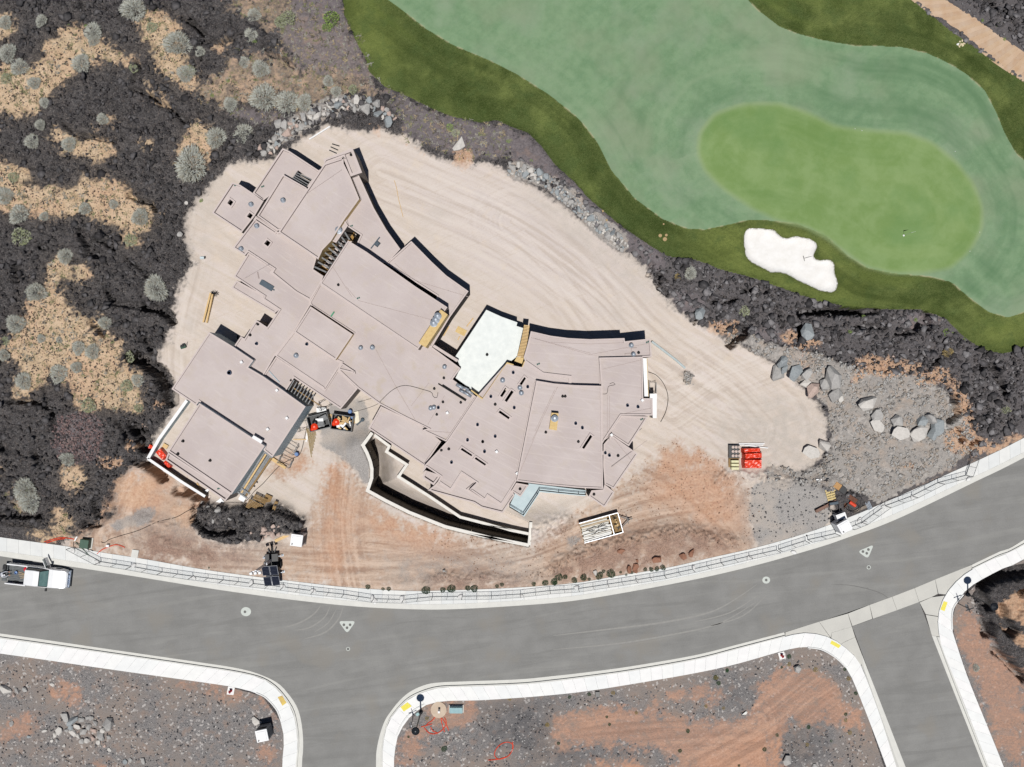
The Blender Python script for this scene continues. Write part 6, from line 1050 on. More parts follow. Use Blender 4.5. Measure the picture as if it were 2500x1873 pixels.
# ================================================================== SITE FENCE (temporary chain link panels on the pavement)
FENM = M('fence_steel', C3(112,116,118), C3(92,96,98), 5, rough=.5, metal=.3); WIREM = M('fence_wire', C3(96,100,102), C3(84,88,90), 5, rough=.5)
def fence_panel(a, b_, parent, shift=.0):
    a, b_ = Vector(a), Vector(b_); L = (b_-a).length; ang = math.atan2(b_.y-a.y, b_.x-a.x); key = round(L, 1)
    if key not in _fp:
        H = 1.8; m = MB(); m.beam((0, 0, .06), (0, 0, H), .045); m.beam((key, 0, .06), (key, 0, H), .045); m.beam((key/2, 0, .06), (key/2, 0, H), .03); m.beam((0, 0, .08), (key, 0, .08), .035); m.beam((0, 0, H), (key, 0, H), .035)
        w = MB(); n = int(key/.16)
        for i in range(-int(H/.16), n):
            for sg in (0, 1):
                x0, x1 = i*.16, i*.16+H; z0, z1 = .08, H
                if x0 < 0: z0 += -x0; x0 = 0
                if x1 > key: z1 -= x1-key; x1 = key
                if x1-x0 < .1: continue
                p, q = ((x0, .0, z0), (x1, .0, z1)) if sg == 0 else ((key-x0, .004, z0), (key-x1, .004, z1)); w.beam(p, q, .0022)
        fr_ = bpy.data.meshes.new('frame'); fr_.from_pydata(m.v, [], m.f); fr_.materials.append(FENM); wr = bpy.data.meshes.new('mesh'); wr.from_pydata(w.v, [], w.f); wr.materials.append(WIREM); _fp[key] = (fr_, wr)
    f, w = _fp[key]; p = link('fence_panel', f, parent); p.location = a-parent.location; p.rotation_euler.z = ang; p.scale.x = L/key; link('wire_mesh', w, p); return p
_fp = {}
def fence(pts, label):
    P = [W(x, y, .14) for x, y in pts]; e = empty('site_fence', P[0], label=label, cat='fence', group='site fence runs')
    for a, b_ in zip(P, P[1:]): fence_panel(a, b_, e)
    return P
F1 = [s1('011', 690, 1112)]+[s1('011', 1090, 1200)]; fence([s1('011', 790, 1040), s1('011', 1090, 1200)], 'single angled fence panel at the west end near the truck')
F2 = fence([(246.7,1371.6),(321,1383),(396,1396.5),(471,1407),(545,1416),(619,1425),(692,1433),(766,1443),(839.5,1451),(912,1462),(985,1464),(1056,1457),(1128.6,1456),(1200,1455),(1271,1450.5),(1342.5,1442),(1412,1437.4),(1483.5,1426.5),(1552.6,1416),(1621.6,1405),(1690.6,1390),(1760,1374),(1828.6,1358),(1896,1343)], 'long chain link site fence standing on the north pavement, main run')
fence([s1('17', 885, 1507), s1('17', 1175, 1415)], 'single fence panel in the middle of the gate opening'); fence([s1('17', 1200, 1405), s1('17', 1500, 1338)], 'fence panel left of the white toilet on the pavement')
fence([(2073,1288),(2104,1275.5),(2160.6,1235),(2226,1211),(2289.7,1178.6),(2357.6,1160.5),(2373,1117)], 'eastern chain link fence run between the pavement toilet and the lava bank')
BAGM = M('sandbag_white', C3(246,246,244), C3(228,228,226), 6, rough=.7)
bagbase = None
for i, (fr, x, y) in enumerate([('011',790,1080),('011',930,1070),('011',1050,1205),('011',1440,1240),('011',2090,1375),('50',500,365),('50',840,400),('50',1170,450),('50',1810,530),('50',1840,570),('50',2130,540),('90',50,735),('90',360,700),('90',990,690),('90',1650,690),('135',255,815),('135',905,750),('135',1515,600),('135',2130,495),('17',565,1610),('17',1050,1540),('17',1760,1190),('17',1810,1225),('29',1005,1170),('29',1610,970),('29',700,1270)]):
    p = W(*s1(fr, x, y), .15)
    if bagbase is None:
        bm = bmesh.new(); bmesh.ops.create_uvsphere(bm, u_segments=10, v_segments=6, radius=1)
        for v in bm.verts: v.co = Vector((v.co.x*.3*(1+.1*math.sin(v.co.y*5)), v.co.y*.19, v.co.z*.08+.07))
        me = bpy.data.meshes.new('sandbag'); bm.to_mesh(me); bm.free(); me.materials.append(BAGM); me.polygons.foreach_set('use_smooth', [True]*len(me.polygons)); bagbase = me
    o = link('sandbag', bagbase); o.location = p; o.rotation_euler.z = r3.uniform(0, 3); tag(o, 'white sandbag on a fence foot, %s counted from the truck' % ORD[i], 'sandbag', 'white sandbags at the fence feet')

# ================================================================== PICKUP TRUCK
TW = M('truck_white', C3(248,250,252), C3(240,242,244), 2, rough=.25, spec=.6); TGL = M('truck_glass', C3(120,150,146), C3(96,128,126), 3, rough=.1, spec=.8); TDK = M('truck_dark', C3(36,38,42), C3(28,30,34), 4, rough=.4); TCH = M('truck_chrome', C3(200,210,222), C3(150,170,200), 3, rough=.2, metal=.8); TBED = M('bed_liner', C3(120,124,126), C3(100,104,106), 4); TYR = M('tyre_rubber', C3(32,32,34), C3(24,24,26), 4)
p = W(101, 1404, 0.0); truck = empty('pickup_truck', (p.x, p.y, 0.0), R(-6.5), 'white crew cab pickup truck with its left front door and tailgate open', 'pickup truck')
b = MB()   # body sides and bonnet, loft of cross sections along x
def loft(mb, secs):
    """secs: (x, half width bottom, half width top, z0, z1)"""
    vs = []
    for x, wb, wt, z0, z1 in secs: vs += [(x, -wb, z0), (x, wb, z0), (x, (wb+wt)/2, z0+(z1-z0)*.75), (x, wt, z1), (x, -wt, z1), (x, -(wb+wt)/2, z0+(z1-z0)*.75)]
    n = len(secs); fs = [(i*6+j, (i+1)*6+j, (i+1)*6+(j+1) % 6, i*6+(j+1) % 6) for i in range(n-1) for j in range(6)]; fs += [tuple(range(6)), tuple((n-1)*6+j for j in range(5, -1, -1))]
    mb.add(vs, fs)
loft(b, [(1.05,.98,.9,.45,1.18),(1.6,1.0,.86,.45,1.2),(2.3,.98,.84,.45,1.16),(2.75,.92,.76,.5,1.08),(2.92,.8,.62,.55,.95)]); loft(b, [(-.95,.98,.94,.45,1.12),(1.06,.98,.92,.45,1.18)]); b.build('body', TW, truck)
b = MB(); loft(b, [(-.92,.9,.84,1.12,1.3),(-.85,.86,.72,1.12,1.86),(.55,.86,.70,1.12,1.88),(1.15,.88,.78,1.12,1.24)]); b.build('cab_glass', TDK, truck)
b = MB(); loft(b, [(-.86,.74,.68,1.84,1.92),(.0,.76,.7,1.86,1.95),(.52,.72,.66,1.85,1.92)]); b.build('roof', TW, truck)
b = MB(); b.add([(.58, -.68, 1.88), (.58, .68, 1.88), (1.17, .78, 1.26), (1.17, -.78, 1.26)], [(3, 2, 1, 0)]); b.add([(.60, -.66, 1.84), (.60, .66, 1.84), (1.15, .76, 1.22), (1.15, -.76, 1.22)], [(0, 1, 2, 3)]); b.build('windscreen', TGL, truck)
for s_ in (-1, 1): b = MB(); b.box(-1.95, s_*.93, .86, 2.0, .11, .78); b.build('bed_side', TW, truck)
b = MB(); b.box(-1.95, 0, .55, 1.98, 1.74, .1)
for i in range(9): b.box(-1.95, -.72+i*.18, .62, 1.9, .06, .03)
b.build('bed_floor', TBED, truck); b = MB(); b.box(-3.22, 0, .78, .5, 1.6, .06)
for i in range(7): b.box(-3.22, -.6+i*.2, .82, .44, .05, .03)
b.build('tailgate', TBED, truck); b = MB(); b.box(-.99, 0, .9, .08, 1.74, .6); b.build('bed_front', TW, truck)
d_ = empty('x', (0, 0, 0)); bpy.data.objects.remove(d_)
b = MB(); b.box(-.5, .0, .8, 1.0, .07, .7); b.mat(1).box(-.5, .0, 1.38, .9, .03, .42); b.mat(0).beam((-1, 0, 1.15), (-.75, 0, 1.62), .05); b.beam((-.75, 0, 1.62), (-.05, 0, 1.62), .05); o = b.build('door', [TW, TGL], truck); o.location = (1.0, 1.0, 0); o.rotation_euler.z = R(-62)
for s_ in (-1, 1): b = MB(); b.box(1.05, s_*1.12, 1.16, .16, .26, .2); b.beam((1.05, s_*.95, 1.1), (1.05, s_*1.12, 1.12), .05); b.build('mirror', TDK, truck)
for s_ in (-1, 1): b = MB(); b.box(2.72, s_*.7, .86, .34, .26, .18, -.25*s_, .8); b.build('headlight', TCH, truck)
b = MB(); b.box(2.93, 0, .76, .12, 1.0, .34); b.build('grille', TCH, truck); b = MB(); b.box(2.98, 0, .52, .18, 1.7, .22, 0, .9); b.build('bumper', TCH, truck)
for x_ in (-2.1, 1.85):
    for s_ in (-1, 1):
        b = MB(); b.tube([(x_, s_*.72, .39), (x_, s_*.98, .39)], .39, 18); w = b.build('wheel', TYR, truck); b = MB(); b.tube([(x_, s_*.9, .39), (x_, s_*.99, .39)], .22, 12); b.build('rim', GALV, w)
def tloc(x, y, z): return truck.matrix_basis @ Vector((x, y, z))
def loose(name, x, y, z, build, mats, label, cat, rz=0):
    b = MB(); build(b); o = b.build(name, mats); o.location = tloc(x, y, z); o.rotation_euler.z = R(-6.5)+rz; return tag(o, label, cat)
REDF = M('red_fabric', C3(222,44,60), C3(190,30,44), 5); BLUEM = M('blue_plastic', C3(44,100,190), C3(30,80,160), 5, rough=.4)
loose('red_bag', -1.25, .55, .64, lambda b: (b.lathe(0, 0, [(.1, 0), (.22, .05), (.2, .22), (.05, .28)], 9), b.box(.15, -.1, .1, .3, .2, .18, .4, .7)), REDF, 'crumpled red bag in the truck bed by the left side', 'bag'); loose('red_bag', -1.1, .12, .64, lambda b: (b.lathe(0, 0, [(.16, 0), (.2, .08), (.12, .22)], 8), b.box(.0, .15, .08, .25, .25, .16, .2, .8)), REDF, 'second red bundle in the truck bed against the cab', 'bag', .6)
loose('blue_bucket', -2.15, .12, .64, lambda b: b.lathe(0, 0, [(.13, 0), (.16, .24), (.145, .24), (.12, .04)], 14), M('bucket_pale_blue', C3(150,180,220), C3(120,150,200), 4), 'pale blue bucket in the truck bed', 'bucket')
for i in range(4): loose('hand_tool', -1.6+.1*i, .1-.13*i, .66, lambda b: (b.beam((-.45, 0, 0), (.45, .03, 0), .035), b.box(.48, .02, 0, .14, .16, .05)), WOOD, ('long wooden tool %s in the truck bed' % ('nearest the left side', 'second from the left side', 'second from the right side', 'nearest the right side')[i]), 'tool', -.25+.17*i)
loose('black_case', -3.2, .55, .84, lambda b: (b.box(0, 0, .13, .34, .42, .26), b.beam((-.1, 0, .28), (.1, 0, .28), .03)), TDK, 'black tool case on the open tailgate', 'case')
# person leaning over the tailgate
SKIN = M('skin', C3(196,150,124), C3(180,134,110), 5, rough=.6); SHIRT = M('shirt_white', C3(232,234,240), C3(206,210,220), 6); TROU = M('trousers_navy', C3(44,46,64), C3(34,36,52), 6); CAPM = M('cap_white', C3(240,240,244), C3(220,222,228), 6)
def skin_body(name, joints, edges, mat, parent):
    me = bpy.data.meshes.new(name); me.from_pydata([j[0] for j in joints], edges, []); o = link(name, me, parent, mat); mo = o.modifiers.new('s', 'SKIN'); me.skin_vertices.new() if not me.skin_vertices else None
    for i, j in enumerate(joints): me.skin_vertices[0].data[i].radius = (j[1], j[1]*(j[2] if len(j) > 2 else 1)); me.skin_vertices[0].data[i].use_root = (i == 0)
    sb = o.modifiers.new('u', 'SUBSURF'); sb.levels = sb.render_levels = 1; me.materials.append(mat) if not me.materials else None; return o
pl = W(*s1('tk', 150, 640), 0); per = empty('person', (pl.x, pl.y, 0), R(2), 'person in a white shirt and pale cap bending over the open tailgate', 'person')
J = [((0,0,.95),.15,.8),((.12,0,1.15),.14,.85),((.27,0,1.36),.17,.7),((.38,0,1.46),.07),((.46,0,1.52),.06), ((.30,.2,1.40),.07),((.50,.26,1.18),.048),((.74,.2,1.02),.038),((.30,-.2,1.40),.07),((.52,-.24,1.2),.048),((.76,-.12,1.02),.038),
     ((0,.11,.88),.1),((.03,.12,.48),.07),((-.04,.12,.09),.05),((.1,.13,.04),.045),((0,-.11,.88),.1),((-.05,-.13,.48),.07),((-.16,-.13,.09),.05),((-.02,-.14,.04),.045)]
skin_body('body', J, [(0,1),(1,2),(2,3),(3,4),(2,5),(5,6),(6,7),(2,8),(8,9),(9,10),(0,11),(11,12),(12,13),(13,14),(0,15),(15,16),(16,17),(17,18)], SHIRT, per)
skin_body('trousers', [((0,0,.95),.165,.85),((0,.11,.88),.115),((.03,.12,.48),.085),((-.04,.12,.14),.07),((0,-.11,.88),.115),((-.05,-.13,.48),.085),((-.16,-.13,.14),.07)], [(0,1),(1,2),(2,3),(0,4),(4,5),(5,6)], TROU, per)
b = MB(); b.lathe(0, 0, [(.02,-.12),(.07,-.1),(.09,-.02),(.095,.05),(.07,.11),(.02,.13)], 14); h = b.build('head', SKIN, per, True); h.location = (.5,0,1.6); b = MB(); b.lathe(0, 0, [(.102,.02),(.1,.06),(.08,.115),(.02,.14)], 14); b.box(.12, 0, .03, .12, .15, .02); c = b.build('cap', CAPM, h)
for s_ in (-1, 1):
    b = MB(); y0 = .2 if s_ > 0 else -.12; b.box(.8, y0, 1.01, .09, .08, .035)
    for f_ in range(4): b.tube([(.84, y0-.03+f_*.02, 1.01), (.885, y0-.03+f_*.021, 1.005), (.9+(.008 if f_ in (1, 2) else 0), y0-.03+f_*.021, .975)], .009, 5)
    b.tube([(.79, y0+s_*-.04, 1.01), (.83, y0+s_*-.065, .99)], .01, 5); b.build('hand', SKIN, per)

# ================================================================== LIGHT TOWER
LT = W(*s1('50', 750, 180), 0); lt = empty('light_tower', G3(*s1('50', 745, 170)), R(4), 'solar light tower trailer with four dark panels and a leaning mast', 'light tower'); PVM = M('solar_cells', C3(30,34,48), C3(24,28,42), 6, rough=.25, spec=.6); ALU = M('aluminium', C3(206,210,216), C3(186,190,198), 5, rough=.4, metal=.4)
b = MB(); b.box(0, 0, .55, 1.25, 2.3, .7); b.box(0, 0, .25, 1.1, 2.0, .2); b.build('housing', TDK, lt)
b = MB(); b.box(0, 1.6, .45, .12, 1.2, .1); b.box(-.25, 1.3, .45, .1, .7, .08, .4); b.box(.25, 1.3, .45, .1, .7, .08, -.4); b.build('drawbar', TDK, lt)
for y_ in (.1,):
    for s_ in (-1, 1): b = MB(); b.tube([(s_*.66, y_, .32), (s_*.86, y_, .32)], .32, 16); b.build('wheel', TYR, lt)
for x_, y_ in ((.9, .85), (.9, -.75), (-.9, .75), (-.9, -.8)): b = MB(); b.beam((x_*.6, y_, .5), (x_, y_, .5), .06); b.beam((x_, y_, .55), (x_, y_, .02), .06); b.box(x_, y_, .02, .2, .2, .04); b.build('outrigger', GALV, lt)
for i in range(2):
    for j in range(2):
        b = MB(); cx, cy = -.42+i*.78, -.30-j*1.08; b.box(0, 0, 0, .74, 1.04, .04)
        q = b.build('solar_panel', ALU, lt); q.location = (cx, cy, 1.75-j*.46); q.rotation_euler.x = R(24); b = MB(); b.box(0, 0, .028, .68, .98, .012); b.build('cells', PVM, q)
        b = MB()
        for t in range(1, 6): b.box(0, -.48+t*.16, .036, .66, .012, .006)
        b.build('grid_lines', M('cell_line', C3(96,100,112)), q)
b = MB(); b.beam((0, -.2, .9), (0, -.4, 1.75), .08); b.build('panel_support', TDK, lt)
b = MB(); b.beam((-.1, .55, .9), (-.1, .55, 7.2), .16); b.beam((-.1, .55, .9), (-.1, .55, 3.0), .24); b.build('mast', ALU, lt); b = MB(); b.beam((-.5, .55, 7.2), (.3, .55, 7.2), .06); b.build('crossbar', ALU, lt)
for x_ in (-.5, -.1, .3): b = MB(); b.box(x_, .4, 7.3, .3, .28, .3, .2, .8); b.build('lamp_head', WHT, lt)

# ================================================================== toilets, sheds, boxes
GREYP = M('grey_plastic', C3(140,142,144), C3(120,122,124), 3); 
def toilet(fr, x, y, rz, label, h=2.25, side=GREYP, wx=1.1, wy=1.1):
    pz = W(*s1(fr, x, y), h); g = .0; e = empty('portable_toilet', (pz.x, pz.y, ground_z(pz.x, pz.y)), rz, label, 'portable toilet'); b = MB(); b.box(0, 0, .08, wx+.08, wy+.08, .16); b.build('base', TDK, e)
    b = MB(); b.box(0, 0, (h+.1)/2, wx, wy, h-.1); b.build('cabin', side, e); b = MB(); b.box(0, 0, h-.02, wx+.06, wy+.06, .1, 0, .97); b.box(0, 0, h+.04, wx*.8, wy*.8, .05, 0, .9); b.build('roof', WHT, e)
    b = MB(); b.box(wx/2+.015, 0, h*.46, .03, wy*.68, h*.8); b.build('door', M('door_grey', C3(116,118,122), C3(104,106,110), 4), e); b = MB(); b.lathe(-wx*.32, wy*-.35, [(.05, h), (.05, h+.25), (.035, h+.25)], 8); b.build('vent_pipe', TDK, e)
    for t in range(4): b = MB(); b.box(0, wy/2+.012, h*.6+t*.12, wx*.7, .02, .05); b.build('louvre', TDK, e)
    return e
toilet('bl', 1030, 1088, R(12), 'portable toilet with a square white roof in the lower left lot'); toilet('H', 1655, 1410, R(-8), 'white roofed portable toilet beside the dirt access track', 2.2, WHT); toilet('eq', 520, 800, R(30), 'white portable toilet standing on the north pavement by the fence', 2.3, WHT, 1.15, 1.0)
e = toilet('eq', 470, 645, R(20), 'small white hand wash station behind the pavement toilet', 1.3, WHT, .9, .6)
def ubox(name, fr, x, y, h, sx, sy, rz, mat, label, cat='utility box', pad=None):
    pz = G3(*s1(fr, x, y)); p = W(*s1(fr, x, y), pz.z+h); e = empty(name, (p.x, p.y, pz.z), rz, label, cat)
    if pad: b = MB(); b.box(0, 0, .04, sx+pad, sy+pad, .12); b.build('pad', CONC_A, e)
    b = MB(); b.box(0, 0, h/2, sx, sy, h, 0, .96); b.build('cabinet', mat, e); b = MB(); b.box(0, 0, h, sx*1.02, sy*1.02, .06, 0, .94); b.build('lid', mat, e); b = MB(); b.box(0, -sy/2-.01, h*.5, sx*.8, .02, h*.7); b.build('door', mat, e); return e
TGRN = M('transformer_green', C3(74,104,88), C3(60,88,74), 4, rough=.5)
ubox('transformer', '011', 905, 1010, .9, .85, .85, R(-8), TGRN, 'dark green transformer box behind the pavement near the truck', pad=.25); ubox('utility_cabinet', '85', 1163, 1048, .7, 1.25, .55, 0, M('cabinet_blue', C3(168,202,206), C3(150,184,190), 3), 'pale blue green utility cabinet in the middle lot', pad=.2)
ubox('utility_pedestal', '85', 978, 1065, .9, .2, .2, 0, WHT, 'slim white utility pedestal on a round concrete pad', 'pedestal'); ubox('meter_box', '011', 1158, 1030, .35, .3, .22, 0, WHT, 'small white meter box east of the green transformer', 'meter box'); ubox('junction_box', '130', 702, 872, .25, .42, .5, 0, TDK, 'small black junction box in the middle lot', 'junction box')
o = sheet('pad_disc', [s1('85', *q_) for q_ in disc(975, 1040, 85, 88)], G3(*s1('85', 975, 1040)).z+.13, M('tan_concrete', C3(214,196,176), C3(200,180,160), 2), None); tag(o, 'round tan concrete pad around the white pedestal', 'concrete pad')
o = sheet('water_meter_cover', S('011', [(1425,1068),(1498,1078),(1482,1162),(1410,1152)]), .15, CONC_K, None); tag(o, 'small square concrete pad with a meter lid beside the pavement', 'concrete pad')
# hydrants
HYR = M('hydrant_red', C3(196,24,44), C3(160,16,34), 5, rough=.4)
for fr, x, y, pts, lb in (('bl', 445, 310, [(420,205),(540,228),(515,362),(392,350)], 'red fire hydrant on a white pad in the lower left lot'), ('170', 935, 465, [(880,425),(945,408),(968,485),(900,500)], 'red fire hydrant on a white pad in the middle lot')):
    o = sheet('hydrant_pad', S(fr, pts), .15, CONC_S, None); tag(o, 'white square concrete pad under the '+('lower left' if fr == 'bl' else 'middle lot')+' hydrant', 'concrete pad'); p = W(*s1(fr, x, y), .7); e = empty('fire_hydrant', (p.x, p.y, .15), .4, lb, 'fire hydrant')
    b = MB(); b.lathe(0, 0, [(.14, 0), (.14, .05), (.09, .07), (.09, .5), (.12, .52), (.12, .56), (.09, .6), (.06, .7), (.02, .74)], 12); b.build('barrel', HYR, e)
    for a_ in (0, 2.1, 4.2): b = MB(); b.tube([(0, 0, .42), (.17*math.cos(a_), .17*math.sin(a_), .42)], .05, 8); b.build('outlet', HYR, e)
# street lamps
LAMPM = M('lamp_bronze', C3(44,48,54), C3(36,40,46), 4, rough=.4, metal=.3)
for (bx, by), arm, lb in ((s1('85', 785, 1060), 0, 'tall dark street lamp at the corner of the middle lot'), (s1('20', 1600, 668), 0, 'tall dark street lamp beside the lava mound at the right corner')):
    g = G3(bx, by); e = empty('street_lamp', g, 0, lb, 'street lamp', 'street lamps'); b = MB(); b.lathe(0, 0, [(.22, 0), (.2, .25), (.1, .35)], 12); b.build('base', LAMPM, e); b = MB(); b.lathe(0, 0, [(.085, .3), (.055, 5.9)], 10); b.build('pole', LAMPM, e)
    b = MB(); b.lathe(0, 0, [(.05, 5.8), (.2, 5.95), (.36, 6.05), (.38, 6.12), (.30, 6.2), (.06, 6.3)], 20); b.build('shade', LAMPM, e); b = MB(); b.lathe(0, 0, [(.22, 5.9), (.22, 5.96)], 14); b.build('lens', WHT, e)
# street name posts
for fr, x, y, lb in (('85', 698, 1130, 'street name post with crossed dark blades at the left junction'), ('20', 1490, 762, 'street name post with dark blades at the right junction')):
    g = G3(*s1(fr, x, y)); e = empty('street_sign', g, R(20), lb, 'street sign', 'street name posts'); b = MB(); b.beam((0, 0, 0), (0, 0, 3.1), .06); b.build('post', LAMPM, e); b = MB(); b.box(0, 0, 3.0, .8, .04, .2); b.build('blade', LAMPM, e); b = MB(); b.box(0, 0, 2.75, .04, .8, .2); b.build('blade', LAMPM, e)
    b = MB(); b.add([(math.cos(i*math.pi/4+.39)*.0+.05, math.cos(i*math.pi/4+.39)*.36, 2.2+math.sin(i*math.pi/4+.39)*.36) for i in range(8)]+[(.075, math.cos(i*math.pi/4+.39)*.36, 2.2+math.sin(i*math.pi/4+.39)*.36) for i in range(8)], [tuple(range(7, -1, -1)), tuple(range(8, 16))]+[(i, (i+1) % 8, 8+(i+1) % 8, 8+i) for i in range(8)]); b.build('sign_plate', ALU, e)
o = sheet('corner_lid', S('85', [(725,1085),(755,1065),(775,1090),(742,1112)]), G3(*s1('85', 750, 1090)).z+.12, M('lid_teal', C3(176,204,206), C3(160,190,192), 3), None); tag(o, 'small pale blue green ground lid at the lamp foot', 'lid')
# orange conduits
ORG = M('orange_conduit', C3(240,84,50), C3(214,66,38), 5, rough=.5)
for fr, pts, lb in [('85',[(1000,1120),(1015,1200),(1040,1275)],'orange conduit stub bundle, straight piece'), ('85',[(1010,1125),(1060,1200),(1085,1262)],'orange conduit running to the lower right of the pedestal'), ('85',[(1040,1120),(1060,1180),(1030,1240),(960,1290),(880,1290),(820,1230)],'longest looping orange conduit below the pedestal'), ('85',[(790,1220),(850,1205),(905,1190)],'short orange conduit at the left of the loops'), ('85',[(940,1110),(910,1150),(860,1185),(840,1210)],'thin orange conduit left of the pedestal'), ('85',[(890,1220),(910,1260),(960,1285)],'inner orange conduit loop'),
   ('85',[(1775,1380),(1770,1470),(1720,1540),(1620,1570),(1580,1530),(1590,1470),(1650,1405),(1730,1385),(1780,1420),(1770,1480)],'orange conduit ring lying on the gravel of the middle lot'), ('85',[(1510,1580),(1620,1570),(1700,1545)],'orange conduit tail leading to the ring'), ('011',[(480,985),(560,960),(650,940),(740,945),(805,958)],'orange conduit behind the pavement left of the transformer'), ('011',[(500,1000),(600,965),(700,950)],'second orange conduit left of the transformer'), ('011',[(1050,1115),(1100,1070),(1170,1040),(1250,1015),(1330,1035),(1345,1050)],'orange conduit arching east of the meter box')]:
    cable('conduit', fr, pts, None, .045, ORG, lb, 'conduit', 24)
cable('ground_cable', '011', [(2209,610),(2050,640),(1900,720),(1700,770),(1500,860),(1300,920),(1180,960),(1130,995),(1090,985)], None, .03, CORD, 'long dark cable across the dirt to the transformer', n=60); cable('site_cable', 'H', [(1760,200),(1740,300),(1690,480),(1600,530),(1480,600),(1380,700),(1290,800),(1200,880),(1100,990),(950,1000),(850,1000)], None, .03, CORD, 'dark cable winding over the yard beside the garage', n=60)
b = MB(); q = [W(*s1('011', 830, 985), 0.2), W(*s1('011', 960, 1130), 1.2)]; b.beam(G3(*s1('011', 815, 985)), q[1], .06); tag(b.build('leaning_pole', TGRN), 'green leaning pole crossing the pavement near the transformer', 'pole')
for fr, x, y, rz, L, mt, lb in [('011',828,940,60,.7,WHT,'white marker stake left of the transformer'), ('r8',730,475,32,2.4,WHT,'long white pipe lying on the soil near the stone belt'), ('eq',120,70,0,.55,WHT,'short white block on the dark rubble ridge'), ('F',1490+0,0,0,.0,WHT,'')]:
    if L: g = G3(*s1(fr, x, y)); b = MB(); b.box(0, 0, .07, L, .13, .12); o = b.build('marker' if L < 1 else 'pipe', mt); o.location = g; o.rotation_euler.z = R(rz); tag(o, lb, 'marker' if L < 1 else 'pipe')

# ================================================================== building materials and waste
TARP = M('orange_tarp', C3(246,72,32), C3(226,52,20), 2.5, rough=.35, bump=.25, spec=.5)
def tarp_mesh(sx, sy, h, seed):
    r = random.Random(seed); bm = bmesh.new(); nx, ny = 14, 12; vs = {}
    for i in range(nx+1):
        for j in range(ny+1):
            u, v = i/nx*2-1, j/ny*2-1; e_ = max(abs(u), abs(v)); z = h if e_ < .86 else h*(1-(e_-.86)/.14); z += r.uniform(-.02, .02)+.03*math.sin(u*7+seed)*math.sin(v*5)
            k_ = 1 if e_ < .86 else 1.0; vs[i, j] = bm.verts.new((u*sx/2*(.94 if e_ < .9 else 1), v*sy/2*(.94 if e_ < .9 else 1), max(z, .01)))
    for i in range(nx):
        for j in range(ny): bm.faces.new((vs[i, j], vs[i+1, j], vs[i+1, j+1], vs[i, j+1]))
    me = bpy.data.meshes.new('tarp'); bm.to_mesh(me); bm.free(); return me
for fr, x, y, sx, sy, h, rz, lb in [('tp',715,570,2.0,.98,.95,-1,'largest flat orange tarp covered stack on the east yard'), ('tp',725,390,1.95,.6,.95,3,'narrow orange tarp covered stack above the largest one'), ('tp',690,270,1.9,.45,.75,2,'thin orange wrapped stack behind the others'), ('H',190,480,1.15,.75,.7,-50,'orange tarp heap inside the corner of the white wall'), ('H',255,590,.9,.4,.5,-50,'small orange tarp roll below the heap by the garage'), ('H',85,420,.8,.7,.5,-30,'orange plastic bundle just outside the long white wall')]:
    g = G3(*s1(fr, x, y)); p = W(*s1(fr, x, y), g.z+h); o = link('tarp_stack', tarp_mesh(sx, sy, h, int(x)), None, TARP); o.location = (p.x, p.y, g.z); o.rotation_euler.z = R(rz); tag(o, lb, 'tarp')
# rolls beside the tarps
ROLLM = M('foam_roll', C3(222,206,196), C3(196,176,166), 6); CREAM = M('cream_bag', C3(240,238,200), C3(220,216,170), 5)
g = G3(*s1('tp', 290, 300)); e = empty('pallet_of_rolls', g, 0, 'pallet of pale cylindrical rolls wrapped in black left of the orange tarps', 'pallet'); b = MB(); b.box(0, 0, .08, 1.1, 1.3, .14); b.build('pallet', WOODO, e); b = MB(); b.box(-.1, .05, .35, 1.0, 1.25, .45); b.build('wrap', TDK, e)
for i in range(3):
    for j in range(3): b = MB(); b.lathe(-.28+i*.31+.05, -.35+j*.42, [(.13, .4), (.14, .72), (.05, .74)], 10); b.build('roll', ROLLM, e)
g = G3(*s1('tp', 280, 580)); e = empty('pallet_of_bags', g, 0, 'pallet of cream coloured bags just below the pale rolls', 'pallet'); b = MB(); b.box(0, 0, .08, 1.05, 1.1, .14); b.build('pallet', WOODO, e)
for j in range(3): b = MB(); b.box(.05, -.36+j*.34, .36, .85, .27, .42, 0, .85); b.build('bag', CREAM, e)
g = G3(*s1('tp', 640, 150)); e = empty('white_board_stack', g, 0, 'white boards lying behind the orange tarps', 'boards')
for i, (x_, y_, L, t) in enumerate(((0,.0,2.6,.0),(.15,.14,2.5,0),(.6,-.15,2.3,-.12))): b = MB(); b.box(x_, y_, .08+.05*i, L, .09, .06, t); b.build('board', WHT, e)
